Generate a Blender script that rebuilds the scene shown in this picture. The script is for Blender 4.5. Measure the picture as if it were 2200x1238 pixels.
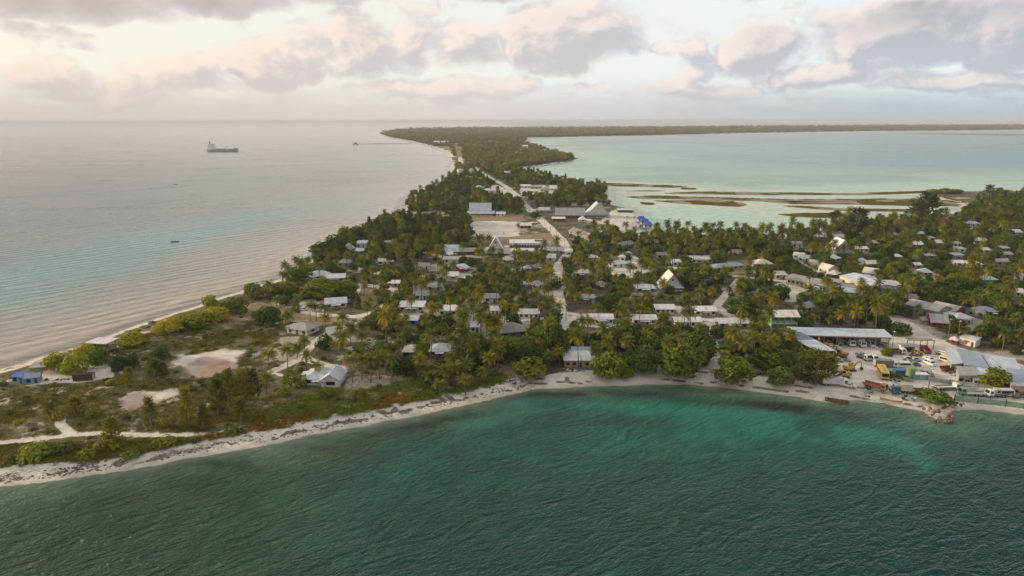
import bpy, bmesh, math, random
import numpy as np
from mathutils import Vector, Matrix

for o in list(bpy.data.objects):
    bpy.data.objects.remove(o)
S = bpy.context.scene
COL = S.collection
R = math.radians
rng = random.Random(7)
nrg = np.random.default_rng(11)

# ------------------------------------------------------------------ camera
CAM_H, FPX, HOR, ROLL = 88.0, 1467.0, 258.5, 0.0026
PITCH = math.atan((619 - HOR) / FPX)
FW = Vector((0, math.cos(PITCH), -math.sin(PITCH)))
UP0 = Vector((0, math.sin(PITCH), math.cos(PITCH)))
RT = Vector((1, 0, 0)) * math.cos(ROLL) - UP0 * math.sin(ROLL)
UP = UP0 * math.cos(ROLL) + Vector((1, 0, 0)) * math.sin(ROLL)
cam_d = bpy.data.cameras.new('camera')
cam_d.sensor_width = 36.0
cam_d.lens = 36.0 * FPX / 2200.0
cam_d.clip_start = 1.0
cam_d.clip_end = 200000.0
cam = bpy.data.objects.new('camera', cam_d)
COL.objects.link(cam)
M3 = Matrix((RT, UP, -FW)).transposed()
cam.matrix_world = Matrix.Translation((0, 0, CAM_H)) @ M3.to_4x4()
S.camera = cam

def P(px, py, z=1.3):
    """photo pixel -> point on the level z of the ground"""
    d = RT * ((px - 1100) / FPX) - UP * ((py - 619) / FPX) + FW
    t = (z - CAM_H) / d.z
    return Vector((d.x * t, d.y * t, z))

nRT, nUP, nFW = (np.array(v) for v in (RT, UP, FW))
def to_px(x, y, z):
    v = np.stack([x, y, z - CAM_H], -1)
    w = v @ nFW
    w = np.where(w < 1, 1, w)
    return 1100 + FPX * (v @ nRT) / w, 619 - FPX * (v @ nUP) / w

# ------------------------------------------------------------------ light
SUN_AZ, SUN_EL = R(-76), R(13)          # from +Y (view direction) towards -X is negative
sdir = Vector((math.sin(SUN_AZ) * math.cos(SUN_EL), math.cos(SUN_AZ) * math.cos(SUN_EL), math.sin(SUN_EL)))
sun_d = bpy.data.lights.new('sun', 'SUN')
sun_d.energy = 4.6
sun_d.angle = R(4)
sun_d.color = (1.0, 0.78, 0.50)
sun = bpy.data.objects.new('sun', sun_d)
COL.objects.link(sun)
sun.rotation_euler = sdir.to_track_quat('Z', 'Y').to_euler()
sun.location = (-200, 0, 300)

S.view_settings.view_transform = 'Standard'
S.view_settings.look = 'None'
S.view_settings.exposure = 0.08
S.view_settings.gamma = 1.0
S.view_settings.use_curve_mapping = False
S.cycles.use_denoising = True
S.cycles.max_bounces = 6
S.cycles.diffuse_bounces = 3
S.cycles.glossy_bounces = 3
S.cycles.transmission_bounces = 3
S.cycles.transparent_max_bounces = 8
S.cycles.volume_bounces = 0
S.cycles.sample_clamp_indirect = 6.0
S.cycles.sample_clamp_direct = 2.5

# ------------------------------------------------------------------ node helpers
class NT:
    def __init__(s, tree):
        s.t = tree
    def n(s, typ, ins=None, **kw):
        nd = s.t.nodes.new(typ)
        for k, v in kw.items():
            setattr(nd, k, v)
        for k, v in (ins or {}).items():
            s.set(nd.inputs[k], v)
        return nd
    def set(s, sock, v):
        if isinstance(v, bpy.types.NodeSocket):
            s.t.links.new(v, sock)
        elif v is not None:
            if hasattr(sock.default_value, '__len__') and not isinstance(v, str):
                v = tuple(v)
                if len(v) == 3 and len(sock.default_value) == 4:
                    v = v + (1.0,)
            sock.default_value = v
    def m(s, op, a, b=None, c=None, clamp=False):
        nd = s.t.nodes.new('ShaderNodeMath')
        nd.operation = op
        nd.use_clamp = clamp
        for i, v in enumerate((a, b, c)):
            if v is not None:
                s.set(nd.inputs[i], v)
        return nd.outputs[0]
    def vm(s, op, a, b=None):
        nd = s.t.nodes.new('ShaderNodeVectorMath')
        nd.operation = op
        s.set(nd.inputs[0], a)
        if b is not None:
            s.set(nd.inputs[1], b)
        return nd.outputs[0]
    def mix(s, f, a, b, blend='MIX'):
        nd = s.t.nodes.new('ShaderNodeMix')
        nd.data_type = 'RGBA'
        nd.blend_type = blend
        nd.clamp_factor = True
        s.set(nd.inputs[0], f); s.set(nd.inputs[6], a); s.set(nd.inputs[7], b)
        return nd.outputs[2]
    def sstep(s, x, a, b, lo=0.0, hi=1.0):
        nd = s.t.nodes.new('ShaderNodeMapRange')
        nd.interpolation_type = 'SMOOTHSTEP'
        s.set(nd.inputs[0], x)
        for i, v in enumerate((a, b, lo, hi)):
            s.set(nd.inputs[1 + i], v)
        return nd.outputs[0]
    def lstep(s, x, a, b, lo=0.0, hi=1.0):
        nd = s.t.nodes.new('ShaderNodeMapRange')
        s.set(nd.inputs[0], x)
        for i, v in enumerate((a, b, lo, hi)):
            s.set(nd.inputs[1 + i], v)
        return nd.outputs[0]
    def noise(s, vec, scale, detail=4.0, rough=0.55, dist=0.0):
        nd = s.t.nodes.new('ShaderNodeTexNoise')
        if vec is not None:
            s.set(nd.inputs['Vector'], vec)
        s.set(nd.inputs['Scale'], scale); s.set(nd.inputs['Detail'], detail)
        s.set(nd.inputs['Roughness'], rough); s.set(nd.inputs['Distortion'], dist)
        return nd.outputs[0]
    def ramp(s, f, stops):
        nd = s.t.nodes.new('ShaderNodeValToRGB')
        el = nd.color_ramp.elements
        while len(el) < len(stops):
            el.new(0.5)
        for e, (p, c) in zip(el, stops):
            e.position = p
            e.color = tuple(c) + (1.0,) if len(c) == 3 else c
        s.set(nd.inputs[0], f)
        return nd.outputs[0]

# ------------------------------------------------------------------ sky
W = bpy.data.worlds.new('World')
S.world = W
W.use_nodes = True
wt = NT(W.node_tree)
W.node_tree.nodes.clear()

def cloud_group():
    g = bpy.data.node_groups.new('cloud_density', 'ShaderNodeTree')
    g.interface.new_socket('UV', in_out='INPUT', socket_type='NodeSocketVector')
    g.interface.new_socket('Density', in_out='OUTPUT', socket_type='NodeSocketFloat')
    t = NT(g)
    gi = t.n('NodeGroupInput'); go = t.n('NodeGroupOutput')
    uv = gi.outputs[0]
    n1 = t.n('ShaderNodeTexNoise', {'Vector': uv, 'Scale': 9.0, 'Detail': 4.0, 'Roughness': 0.55})
    off = t.vm('MULTIPLY', t.vm('SUBTRACT', n1.outputs[1], (0.5, 0.5, 0.5)), (0.10, 0.05, 0.0))
    w = t.vm('ADD', uv, off)
    sp = t.n('ShaderNodeSeparateXYZ', {0: w})
    raw = [  # the cloud masses in view: x, y, half width, half height, weight (photo pixels)
        (90, -4, 330, 78, 1.25), (430, -14, 280, 66, 1.2), (660, -18, 200, 52, 1.0),
        (100, 172, 150, 62, .9), (390, 172, 170, 62, .9), (590, 140, 160, 72, 1.1),
        (770, 115, 110, 95, 1.1), (890, 110, 90, 75, .95), (1000, 110, 100, 70, .95),
        (1215, 88, 190, 105, 1.25), (1480, 150, 60, 44, .7), (1500, 195, 170, 30, .75), (1000, 190, 320, 34, .7),
        (1640, 115, 130, 80, 1.1), (1790, 160, 220, 40, .95), (1980, 80, 260, 110, 1.5), (2190, 70, 200, 130, 1.4),
        (1640, -16, 150, 30, .9), (1040, -22, 170, 44, .9), (2080, 180, 260, 34, .9), (200, 205, 320, 30, .6)]
    acc = None
    for x, y, rx, ry, k in raw:
        d = (RT * ((x - 1100) / FPX) - UP * ((y - 619) / FPX) + FW).normalized()
        c = d.dot(FW)
        dx = t.m('MULTIPLY', t.m('SUBTRACT', sp.outputs[0], math.atan2(d.x, d.y)), FPX / rx / c)
        dy = t.m('MULTIPLY', t.m('SUBTRACT', sp.outputs[1], math.asin(d.z)), FPX / ry / c)
        # flat-bottomed: falls off faster below the middle
        dy = t.m('MULTIPLY', dy, t.lstep(dy, -.2, .1, 1.35, 1.0))
        d2 = t.m('ADD', t.m('MULTIPLY', dx, dx), t.m('MULTIPLY', dy, dy))
        b = t.m('MULTIPLY', t.m('SUBTRACT', 1.0, d2, clamp=True), k)
        acc = b if acc is None else t.m('MAXIMUM', acc, b)
    # the same broken cumulus all round and overhead
    u2 = t.vm('MULTIPLY', uv, (3.2, 7.0, 1.0))
    gen = t.sstep(t.noise(t.vm('ADD', u2, (3.7, 1.3, 0.4)), 1.0, 5.0, 0.55), 0.45, 0.62, 0.0, 1.2)
    su = t.n('ShaderNodeSeparateXYZ', {0: uv})
    out_f = t.m('MAXIMUM', t.sstep(t.m('ABSOLUTE', su.outputs[0]), 0.68, 0.8), t.sstep(su.outputs[1], 0.185, 0.24))
    acc = t.m('MAXIMUM', acc, t.m('MULTIPLY', gen, out_f))
    # small scattered puffs between the big masses
    sm = t.sstep(t.noise(t.vm('MULTIPLY', uv, (9.0, 17.0, 1.0)), 1.0, 3.0, 0.5), 0.50, 0.66, 0.0, 0.62)
    acc = t.m('MAXIMUM', acc, sm)
    q = t.vm('MULTIPLY', w, (1.0, 1.25, 1.0))
    fb = t.noise(t.vm('ADD', q, (4.37, 5.81, 0.)), 17.0, 9.0, .58)
    dens = t.m('ADD', t.m('MULTIPLY', acc, .92), t.m('MULTIPLY', t.m('SUBTRACT', fb, .54), 1.75))
    t.set(go.inputs[0], dens)
    return g

def build_sky():
    t = wt
    tc = t.n('ShaderNodeTexCoord')
    d = t.n('ShaderNodeSeparateXYZ', {0: tc.outputs['Generated']})
    az = t.m('ARCTAN2', d.outputs[0], d.outputs[1])
    el = t.m('ARCSINE', d.outputs[2])
    uv = t.n('ShaderNodeCombineXYZ', {0: az, 1: el, 2: 0.0}).outputs[0]
    g = cloud_group()
    def dens(vec):
        nd = t.n('ShaderNodeGroup'); nd.node_tree = g
        t.set(nd.inputs[0], vec)
        return nd.outputs[0]
    d0 = dens(uv)
    d1 = dens(t.vm('ADD', uv, (-0.013, 0.013, 0.0)))      # a step towards the sun
    cover = t.sstep(d0, 0.02, 0.60)
    lit = t.m('SUBTRACT', d0, d1)
    sky = t.n('ShaderNodeTexSky', sky_type='NISHITA', sun_disc=False, sun_elevation=SUN_EL,
              sun_rotation=SUN_AZ, altitude=10.0, air_density=1.0, dust_density=2.0, ozone_density=1.0)
    skyc = t.mix(1.0, sky.outputs[0], (0.10, 0.10, 0.10), 'MULTIPLY')
    # thin high veil over the blue: cream towards the sun, pale blue away from it
    side = t.sstep(az, -0.75, 0.75)
    veil = t.mix(side, (0.93, 0.89, 0.77), (0.86, 0.93, 0.95))
    base = t.mix(t.sstep(el, 0.0, 1.4, 0.92, 0.70), skyc, veil)
    warm = t.mix(side, (0.97, 0.80, 0.67), (0.89, 0.79, 0.76))
    cool = t.mix(side, (0.68, 0.60, 0.585), (0.50, 0.53, 0.585))
    deep = t.mix(side, (0.50, 0.415, 0.375), (0.34, 0.375, 0.42))
    cl = t.mix(t.sstep(lit, -0.16, 0.42), cool, warm)
    cl = t.mix(t.m('MULTIPLY', t.sstep(d0, 0.35, 1.2), t.m('MULTIPLY', t.sstep(el, 0.08, 0.15, .15, .95), t.sstep(t.m('ABSOLUTE', t.m('ADD', az, 0.02)), .12, .42, .15, 1.0))), cl, deep)
    col = t.mix(t.m('MULTIPLY', cover, 0.95), base, cl)
    # murk low over the sea
    murk = t.mix(side, (0.66, 0.57, 0.50), (0.45, 0.51, 0.56))
    murk = t.mix(t.sstep(t.m('ABSOLUTE', t.m('ADD', az, 0.05)), 0.0, 0.55, 0.6, 0.0), murk, (0.74, 0.67, 0.64))
    wav = t.m('MULTIPLY', t.m('SUBTRACT', t.noise(t.vm('MULTIPLY', uv, (1., 2.2, 1.)), 9.0, 6.0, 0.6), 0.5), 0.05)
    mf = t.sstep(t.m('ADD', el, wav), 0.004, 0.066, 0.95, 0.0)
    col = t.mix(mf, col, murk)
    bg = t.n('ShaderNodeBackground', {'Color': col, 'Strength': 1.0})
    out = t.n('ShaderNodeOutputWorld')
    t.set(out.inputs[0], bg.outputs[0])
build_sky()
W.cycles.sampling_method = 'MANUAL'
W.cycles.sample_map_resolution = 512

# ------------------------------------------------------------------ scene helpers
def link(o, parent=None):
    COL.objects.link(o)
    if parent is not None:
        o.parent = parent
    return o
def tag(o, label=None, cat=None, group=None, kind=None):
    if label: o['label'] = label
    if cat: o['category'] = cat
    if group: o['group'] = group
    if kind: o['kind'] = kind
    return o
def new_mat(name):
    m = bpy.data.materials.new(name)
    m.use_nodes = True
    m.node_tree.nodes.clear()
    t = NT(m.node_tree)
    out = t.n('ShaderNodeOutputMaterial')
    return m, t, out
def mesh_np(name, verts, faces, mat=None, smooth=False):
    me = bpy.data.meshes.new(name)
    verts = np.asarray(verts, np.float32); faces = np.asarray(faces, np.int32)
    k = faces.shape[1]
    me.vertices.add(len(verts)); me.vertices.foreach_set('co', verts.ravel())
    me.loops.add(faces.size); me.loops.foreach_set('vertex_index', faces.ravel())
    me.polygons.add(len(faces))
    me.polygons.foreach_set('loop_start', np.arange(0, faces.size, k, dtype=np.int32))
    me.update(calc_edges=True)
    if smooth:
        me.polygons.foreach_set('use_smooth', np.ones(len(faces), bool))
    if mat: me.materials.append(mat)
    return me
def attr(me, name, arr, typ='FLOAT'):
    a = me.attributes.new(name, typ, 'POINT')
    if typ == 'FLOAT':
        a.data.foreach_set('value', np.asarray(arr, np.float32))
    elif typ == 'FLOAT_COLOR':
        a.data.foreach_set('color', np.asarray(arr, np.float32).ravel())
    elif typ == 'FLOAT_VECTOR':
        a.data.foreach_set('vector', np.asarray(arr, np.float32).ravel())
# ------------------------------------------------------------------ maps of the atoll (numpy)
_grid = np.random.default_rng(5).random((256, 256))
def vnoise(x, y):
    xi = np.floor(x).astype(int); yi = np.floor(y).astype(int)
    fx = x - xi; fy = y - yi
    fx = fx * fx * (3 - 2 * fx); fy = fy * fy * (3 - 2 * fy)
    g = lambda a, b: _grid[a & 255, b & 255]
    return (g(xi, yi) * (1 - fx) + g(xi + 1, yi) * fx) * (1 - fy) + (g(xi, yi + 1) * (1 - fx) + g(xi + 1, yi + 1) * fx) * fy
def fbm(x, y, size, oc=4):
    s = 0; a = .5; n = 0
    for i in range(oc):
        s = s + a * vnoise(x / size + 17.3 * i, y / size - 9.1 * i); n += a
        a *= .5; size *= .5
    return s / n
def smooth(x, a, b):
    t = np.clip((x - a) / (b - a), 0, 1)
    return t * t * (3 - 2 * t)
def w2(pts, z=0.0):
    return np.array([tuple(P(x, y, z))[:2] for x, y in pts])
def seg_dist(x, y, poly, closed=True):
    d = np.full(x.shape, 1e9)
    n = len(poly)
    for i in range(n if closed else n - 1):
        ax, ay = poly[i]; bx, by = poly[(i + 1) % n]
        ex, ey = bx - ax, by - ay
        L = ex * ex + ey * ey + 1e-9
        t = np.clip(((x - ax) * ex + (y - ay) * ey) / L, 0, 1)
        d = np.minimum(d, (x - ax - t * ex) ** 2 + (y - ay - t * ey) ** 2)
    return np.sqrt(d)
def inside(x, y, poly):
    c = np.zeros(x.shape, bool)
    n = len(poly); j = n - 1
    for i in range(n):
        ax, ay = poly[i]; bx, by = poly[j]
        dy = by - ay
        if abs(dy) > 1e-12:
            c ^= ((ay > y) != (by > y)) & (x < (bx - ax) * (y - ay) / dy + ax)
        j = i
    return c
def sdf(x, y, poly):
    d = seg_dist(x, y, poly)
    return np.where(inside(x, y, poly), d, -d)

SHORE_PX = [
    (-700, 880), (-300, 860), (0, 792), (90, 766), (200, 733), (300, 696), (400, 664), (470, 640), (545, 616), (600, 600),
    (640, 576), (684, 546), (704, 528), (760, 505), (798, 488), (850, 468), (866, 452), (872, 428), (905, 406), (950, 395),
    (968, 378), (968, 350), (957, 327), (930, 317), (880, 304), (832, 295), (812, 287.5),
    (850, 281), (900, 278.5), (1000, 277), (1200, 276.5), (1500, 274.5), (1900, 271.5), (2300, 268.5), (2900, 266),
    (2900, 275), (2300, 278), (2100, 280.5), (1900, 282), (1700, 285), (1500, 289), (1300, 293), (1120, 296.5),
    (1140, 302), (1130, 308), (1150, 314), (1200, 326), (1248, 341), (1228, 348), (1165, 356), (1112, 363),
    (1130, 372), (1185, 384), (1232, 394), (1262, 402), (1310, 408), (1305, 425), (1315, 440), (1350, 446), (1383, 458), (1388, 474),
    (1372, 492), (1300, 500), (1330, 508), (1420, 512), (1560, 512), (1640, 514), (1720, 510), (1800, 496), (1830, 478), (1940, 466), (2030, 458),
    (2068, 448), (2052, 436), (2010, 428), (1996, 418), (2010, 410), (2080, 412), (2130, 410), (2300, 412), (2900, 420),
    (2900, 960), (2300, 905), (2200, 893), (2110, 884), (2050, 885), (2035, 897), (2018, 904), (1998, 896), (1985, 884), (1900, 868),
    (1840, 862), (1775, 864), (1720, 853), (1650, 845), (1520, 830), (1400, 825), (1290, 831), (1150, 836), (1060, 857),
    (950, 881), (850, 902), (700, 930), (550, 962), (400, 985), (250, 1015), (120, 1034), (0, 1046), (-300, 1085), (-700, 1150)]
def subdiv(pts, amp=0.0):
    return pts
SHORE = w2(SHORE_PX)

# sandbars / mangrove banks in the lagoon (photo pixels)
BARS = {
 'a': [(1275, 397), (1300, 394), (1380, 397), (1440, 399), (1472, 402), (1440, 403), (1380, 401), (1300, 400)],
 'b': [(1345, 411), (1385, 409), (1428, 410), (1400, 412)],
 'c': [(1355, 424), (1400, 421), (1460, 423), (1560, 426), (1700, 430), (1830, 429), (1960, 428), (2050, 432), (2075, 437), (1990, 437), (1840, 433), (1700, 434), (1560, 430), (1450, 427), (1380, 427)],
 'd': [(1435, 416), (1500, 413.5), (1560, 413), (1640, 414.5), (1720, 415.5), (1840, 416.5), (1920, 414), (1990, 411.5), (2000, 413.5), (1930, 416), (1850, 419), (1700, 418), (1640, 419), (1560, 417.5), (1500, 417)],
 'e': [(1412, 432), (1480, 431), (1540, 432), (1590, 436), (1597, 440), (1580, 444), (1520, 440), (1460, 437)],
 'f': [(1650, 434.5), (1700, 433.5), (1780, 434.5), (1900, 435), (2000, 436), (2068, 440), (1990, 443), (1930, 441), (1800, 438), (1700, 437.5)],
 'g': [(1690, 444), (1740, 444.5), (1800, 449), (1900, 451), (1980, 452.5), (1980, 454.5), (1900, 453.5), (1800, 452), (1730, 447)],
 'h': [(1682, 462.5), (1740, 460), (1800, 460), (1830, 464), (1820, 468), (1760, 467), (1710, 465)],
 'i': [(1380, 436), (1400, 437.5), (1398, 440), (1384, 439)],
 'j': [(1940, 287.5), (2020, 287), (2200, 289), (2400, 290), (2200, 291.5), (2050, 290)],
 'k': [(1466, 405), (1492, 405.5), (1490, 407), (1468, 406.7)],
}
def fatten(p, d):
    n = len(p); ar = sum(p[i][0] * p[(i + 1) % n][1] - p[(i + 1) % n][0] * p[i][1] for i in range(n)); sg = 1 if ar > 0 else -1
    o = []
    for i in range(n):
        e = p[(i + 1) % n] - p[i - 1]; L = np.hypot(*e) + 1e-9
        o.append(p[i] + sg * d * np.array([e[1], -e[0]]) / L)
    return np.array(o)
BARSW = {k: fatten(w2(v), {'j': 12, 'b': 1, 'k': 1, 'i': 1}.get(k, 4.0)) for k, v in BARS.items()}

# clear sandy ground: polygons and lanes (photo pixels, lanes with a width in metres)
SAND_POLY = [
    [(1008, 477), (1060, 475), (1110, 478), (1118, 508), (1060, 511), (1005, 508)],
    [(1030, 552), (1170, 551), (1215, 545), (1200, 532), (1095, 533), (1090, 528), (1030, 548)],
    [(1330, 545), (1350, 540), (1382, 562), (1376, 602), (1312, 607), (1315, 575)],
    [(1320, 450), (1365, 455), (1385, 480), (1340, 492), (1290, 478), (1300, 462)],
    [(1795, 742), (1912, 742), (1925, 705), (1950, 698), (2000, 735), (2060, 752), (2080, 800), (2060, 845), (1990, 878), (1890, 864), (1770, 858), (1790, 790)],
    [(2060, 815), (2200, 830), (2200, 882), (2060, 866)],
    [(1662, 612), (1690, 603), (1765, 632), (1745, 652), (1690, 648)],
    [(690, 718), (700, 703), (740, 698), (752, 708), (706, 722)],
    [(95, 800), (110, 785), (180, 775), (235, 785), (240, 812), (160, 826), (60, 830)],
    [(370, 780), (400, 765), (440, 755), (480, 752), (530, 755), (520, 775), (490, 800), (430, 812), (385, 805)],
    [(250, 862), (275, 845), (330, 838), (400, 835), (395, 848), (340, 865), (280, 882), (262, 880)],
    [(1040, 400), (1070, 398), (1110, 420), (1122, 430), (1100, 428)],
    [(1110, 398), (1200, 398), (1200, 418), (1120, 420)],
    [(1212, 690), (1250, 680), (1300, 694), (1370, 700), (1370, 712), (1290, 706), (1230, 702)],
    [(1440, 690), (1610, 694), (1640, 704), (1540, 710), (1440, 702)],
    [(640, 648), (680, 640), (700, 668), (650, 672)],
]
DRY_POLY = [
    [(880, 461), (960, 463), (1125, 462), (1130, 476), (1000, 476), (880, 473)],
    [(1100, 506), (1190, 500), (1205, 525), (1180, 536), (1095, 531), (1010, 514)],
    [(1490, 560), (1620, 560), (1625, 588), (1500, 592)],
    [(770, 615), (850, 630), (800, 662), (760, 660), (765, 632)],
    [(1400, 672), (1440, 664), (1560, 676), (1545, 690), (1430, 690)],
    [(1240, 672), (1330, 672), (1330, 682), (1250, 684)],
    [(600, 660), (700, 668), (760, 690), (680, 705), (600, 690)],
    [(480, 660), (560, 650), (600, 660), (560, 690), (490, 705), (440, 700)],
    [(1080, 770), (1130, 770), (1120, 830), (1060, 835)],
    [(1290, 550), (1330, 545), (1325, 565), (1280, 570)],
]
LANES = [
    ([(1020, 360), (1035, 371), (1060, 386), (1085, 400), (1108, 418), (1125, 438), (1142, 455), (1165, 475), (1188, 497), (1208, 518), (1222, 540)], 7),
    ([(978, 312), (983, 322), (986, 332), (989, 345), (998, 358), (1020, 362)], 8),
    ([(1222, 540), (1200, 570), (1196, 590), (1199, 615), (1204, 660), (1206, 672)], 5),
    ([(1206, 672), (1250, 679)], 4), ([(1246, 680), (1208, 690), (1217, 715)], 4), ([(1206, 672), (1208, 690)], 5),
    ([(1455, 660), (1463, 668), (1479, 685), (1520, 688), (1590, 690)], 3.5),
    ([(1590, 600), (1570, 622), (1550, 645), (1540, 657), (1559, 675), (1590, 687)], 3.5),
    ([(1515, 710), (1533, 740), (1540, 765), (1532, 790)], 3),
    ([(763, 631), (770, 611), (811, 616), (856, 628), (838, 649), (814, 667)], 4),
    ([(640, 668), (685, 677), (769, 681), (815, 668)], 4),
    ([(715, 712), (694, 723), (667, 747), (655, 759), (658, 771), (628, 780), (585, 800)], 3.5),
    ([(658, 771), (690, 785), (735, 792)], 4),
    ([(-60, 958), (0, 953), (56, 947), (111, 942), (160, 936), (223, 932), (316, 936), (390, 934), (446, 934)], 1.9),
    ([(132, 893), (130, 912), (145, 927), (160, 936)], 2.2),
    ([(1925, 690), (1948, 702), (1990, 728), (2040, 750), (2120, 772), (2200, 795), (2260, 812)], 9),
    ([(1375, 585), (1440, 575), (1500, 580), (1570, 593), (1640, 600), (1690, 606)], 4),
    ([(760, 575), (820, 590), (880, 590), (950, 600), (1000, 598)], 4),
    ([(860, 528), (900, 540), (950, 552), (1030, 552)], 4),
    ([(2015, 640), (2050, 628), (2075, 620)], 4), ([(2170, 484), (2260, 486)], 5),
    ([(590, 805), (640, 812), (700, 830)], 2),
    ([(1250, 470), (1300, 480), (1340, 485)], 8), ([(1150, 478), (1125, 480)], 5),
    ([(1700, 545), (1740, 575), (1790, 600)], 3), ([(880, 665), (1000, 680), (1100, 690), (1206, 682)], 2.5),
]
SANDW = [w2(p, 1.3) for p in SAND_POLY]
DRYW = [w2(p, 1.3) for p in DRY_POLY]
LANEW = [(w2(p, 1.3), w) for p, w in LANES]
PONDW = [w2([(395, 800), (405, 785), (440, 775), (480, 778), (500, 790), (470, 802), (430, 808)], 1.2),
         w2([(265, 868), (290, 852), (320, 855), (318, 868), (285, 876)], 1.2)]
SCRUBW = w2([(0, 830), (100, 830), (240, 815), (400, 815), (560, 800), (600, 815), (650, 835), (800, 838), (900, 820), (960, 835), (950, 872), (850, 890), (700, 918), (520, 935), (300, 925), (0, 945)], 1.3)

# ------------------------------------------------------------------ polar sheet: fine where the town is, coarse elsewhere
az = np.concatenate([np.arange(-180, -52, 4.0), np.linspace(-52, 52, 760), np.arange(56, 180, 4.0)])
az = np.radians(az)
rad = np.concatenate([np.array([0.5, 8, 20, 40, 60, 80]), np.geomspace(95, 1400, 380), np.geomspace(1425, 16000, 170)[1:], [20000, 27000, 36000, 48000, 60000]])
AZ, RD = np.meshgrid(az, rad)
GX = (np.sin(AZ) * RD).ravel(); GY = (np.cos(AZ) * RD).ravel()
na, nr = len(az), len(rad)
idx = np.arange(na * nr).reshape(nr, na)
QF = np.stack([idx[:-1, :-1], idx[:-1, 1:], idx[1:, 1:], idx[1:, :-1]], -1).reshape(-1, 4)
wrap = np.stack([idx[:-1, -1], idx[:-1, 0], idx[1:, 0], idx[1:, -1]], -1)
QF = np.concatenate([QF, wrap])
GR = RD.ravel()
SD = sdf(GX, GY, SHORE)
wob = (fbm(GX, GY, 14, 3) - .5) * np.clip(GR / 500, .6, 4) * 5
SD = SD + wob
for b in BARSW.values():
    pass
PX, PY = to_px(GX, GY, np.zeros_like(GX))
front = GY > 20
PX = np.where(front, PX, -99999); PY = np.where(front, PY, 99999)

def blob(cx, cy, rx, ry, rot=0):
    c, s = math.cos(R(rot)), math.sin(R(rot))
    dx, dy = PX - cx, PY - cy
    return np.exp(-(((dx * c + dy * s) / rx) ** 2 + ((-dx * s + dy * c) / ry) ** 2))

# ---- water colours: what lies under the water
oc_side = (PX < 960 + (PY - 300) * 0.0) & (PY < 800)
lag = smooth(PX - (1000 + np.clip(420 - PY, -50, 200) * .2), 0, 140) * (PY < 520)
near = smooth(PY, 770, 830)
n40 = fbm(GX, GY, 45, 4); n15 = fbm(GX, GY, 16, 4); n200 = fbm(GX, GY, 260, 4)
def c3(r, g, b):
    return np.array([r, g, b])[None, :]
def lerp(a, b, f):
    return a + (b - a) * f[:, None]
ocean = np.repeat(c3(.055, .095, .14), len(GX), 0)
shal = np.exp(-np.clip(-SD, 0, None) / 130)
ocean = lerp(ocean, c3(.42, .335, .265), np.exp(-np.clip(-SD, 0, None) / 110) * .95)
ocean = lerp(ocean, c3(.065, .25, .26), np.clip(blob(120, 590, 280, 62, -14) * 1.2 + blob(430, 500, 240, 30, -14) * .8 + blob(740, 440, 190, 34, -10) * .5 + blob(860, 350, 90, 22) * .5, 0, 1) * (.5 + .6 * n40).clip(0, 1))
band = np.sin((-SD + 14 * (n40 - .5)) / 11.0 * 6.283) * np.exp(-np.clip(-SD, 0, None) / 70) * (PY < 800) * (1 - lag)
ocean = ocean * (1 + .14 * band[:, None])
wk = np.exp(-(((PY - (326.5 - (447 - PX) * .035)) / 1.3) ** 2)) * (PX < 447) * (PX > 120) * smooth(PX, 120, 420) * smooth(fbm(GX, GY, 120, 3), .3, .6)
ocean = lerp(ocean, c3(.5, .48, .46), wk * .55)
lagoon = np.repeat(c3(.19, .34, .34), len(GX), 0)
lagoon = lerp(lagoon, c3(.055, .24, .28), smooth(PX, 1500, 2200) * smooth(PY, 410, 330))
lagoon = lerp(lagoon, c3(.38, .52, .42), smooth(PY, 345, 425) * (1 - smooth(PX, 2000, 2300) * .5))
lagoon = lerp(lagoon, c3(.38, .54, .44), np.exp(-np.clip(-SD, 0, None) / 160))
lagoon = lerp(lagoon, c3(.15, .24, .24), smooth(n200 + .15 * n40, .55, .72) * .55)
bd = np.full(len(GX), -1e3); jj = np.nonzero((lag > .1) & (GR < 2600) & (GR > 450))[0]
bb = np.full(len(jj), -1e3)
for k_, p_ in BARSW.items():
    if k_ != 'j': bb = np.maximum(bb, sdf(GX[jj], GY[jj], p_))
bd[jj] = bb
lagoon = lerp(lagoon, c3(.52, .54, .42), smooth(bd, -38, -4) * (.35 + .65 * smooth(n40, .35, .6)))
reef = np.repeat(c3(.011, .058, .043), len(GX), 0)
reef = lerp(reef, c3(.003, .036, .036), smooth(PX + (PY - 900) * .55, 1500, 2300) * smooth(PY, 870, 1030))
reef = lerp(reef, c3(.030, .095, .068), np.clip(blob(850, 1040, 460, 120, -10) * .8 + blob(380, 1160, 300, 70) * .2, 0, 1) * smooth(n40, .35, .6))
reef = lerp(reef, c3(.035, .036, .026), np.clip(blob(700, 960, 320, 36, -11) * .95 + blob(250, 1060, 300, 45, -10) * .55 + blob(1010, 920, 150, 26, -14) * .5, 0, 1) * smooth(n15, .25, .55))
reef = lerp(reef, c3(.024, .052, .032), smooth(-PX, -950, -250) * .75)
turq = (blob(1180, 868, 95, 12) * 1.0 + blob(1420, 880, 230, 16, 2) * .75 + blob(1700, 915, 140, 20, 12) * .95 + blob(1880, 950, 110, 26, 16) * .9
        + blob(1600, 900, 300, 34, 3) * .6 + blob(1500, 940, 420, 70, 6) * .28 + blob(1150, 990, 330, 70, -8) * .14 + blob(1000, 930, 160, 45, -30) * .45 + blob(1960, 978, 40, 18, 30) * .6)
reef = lerp(reef, c3(.014, .15, .118), np.clip(turq * (.25 + .75 * smooth(n15, .3, .62) + .5 * smooth(fbm(GX, GY, 7, 3), .45, .6)), 0, 1))
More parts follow.
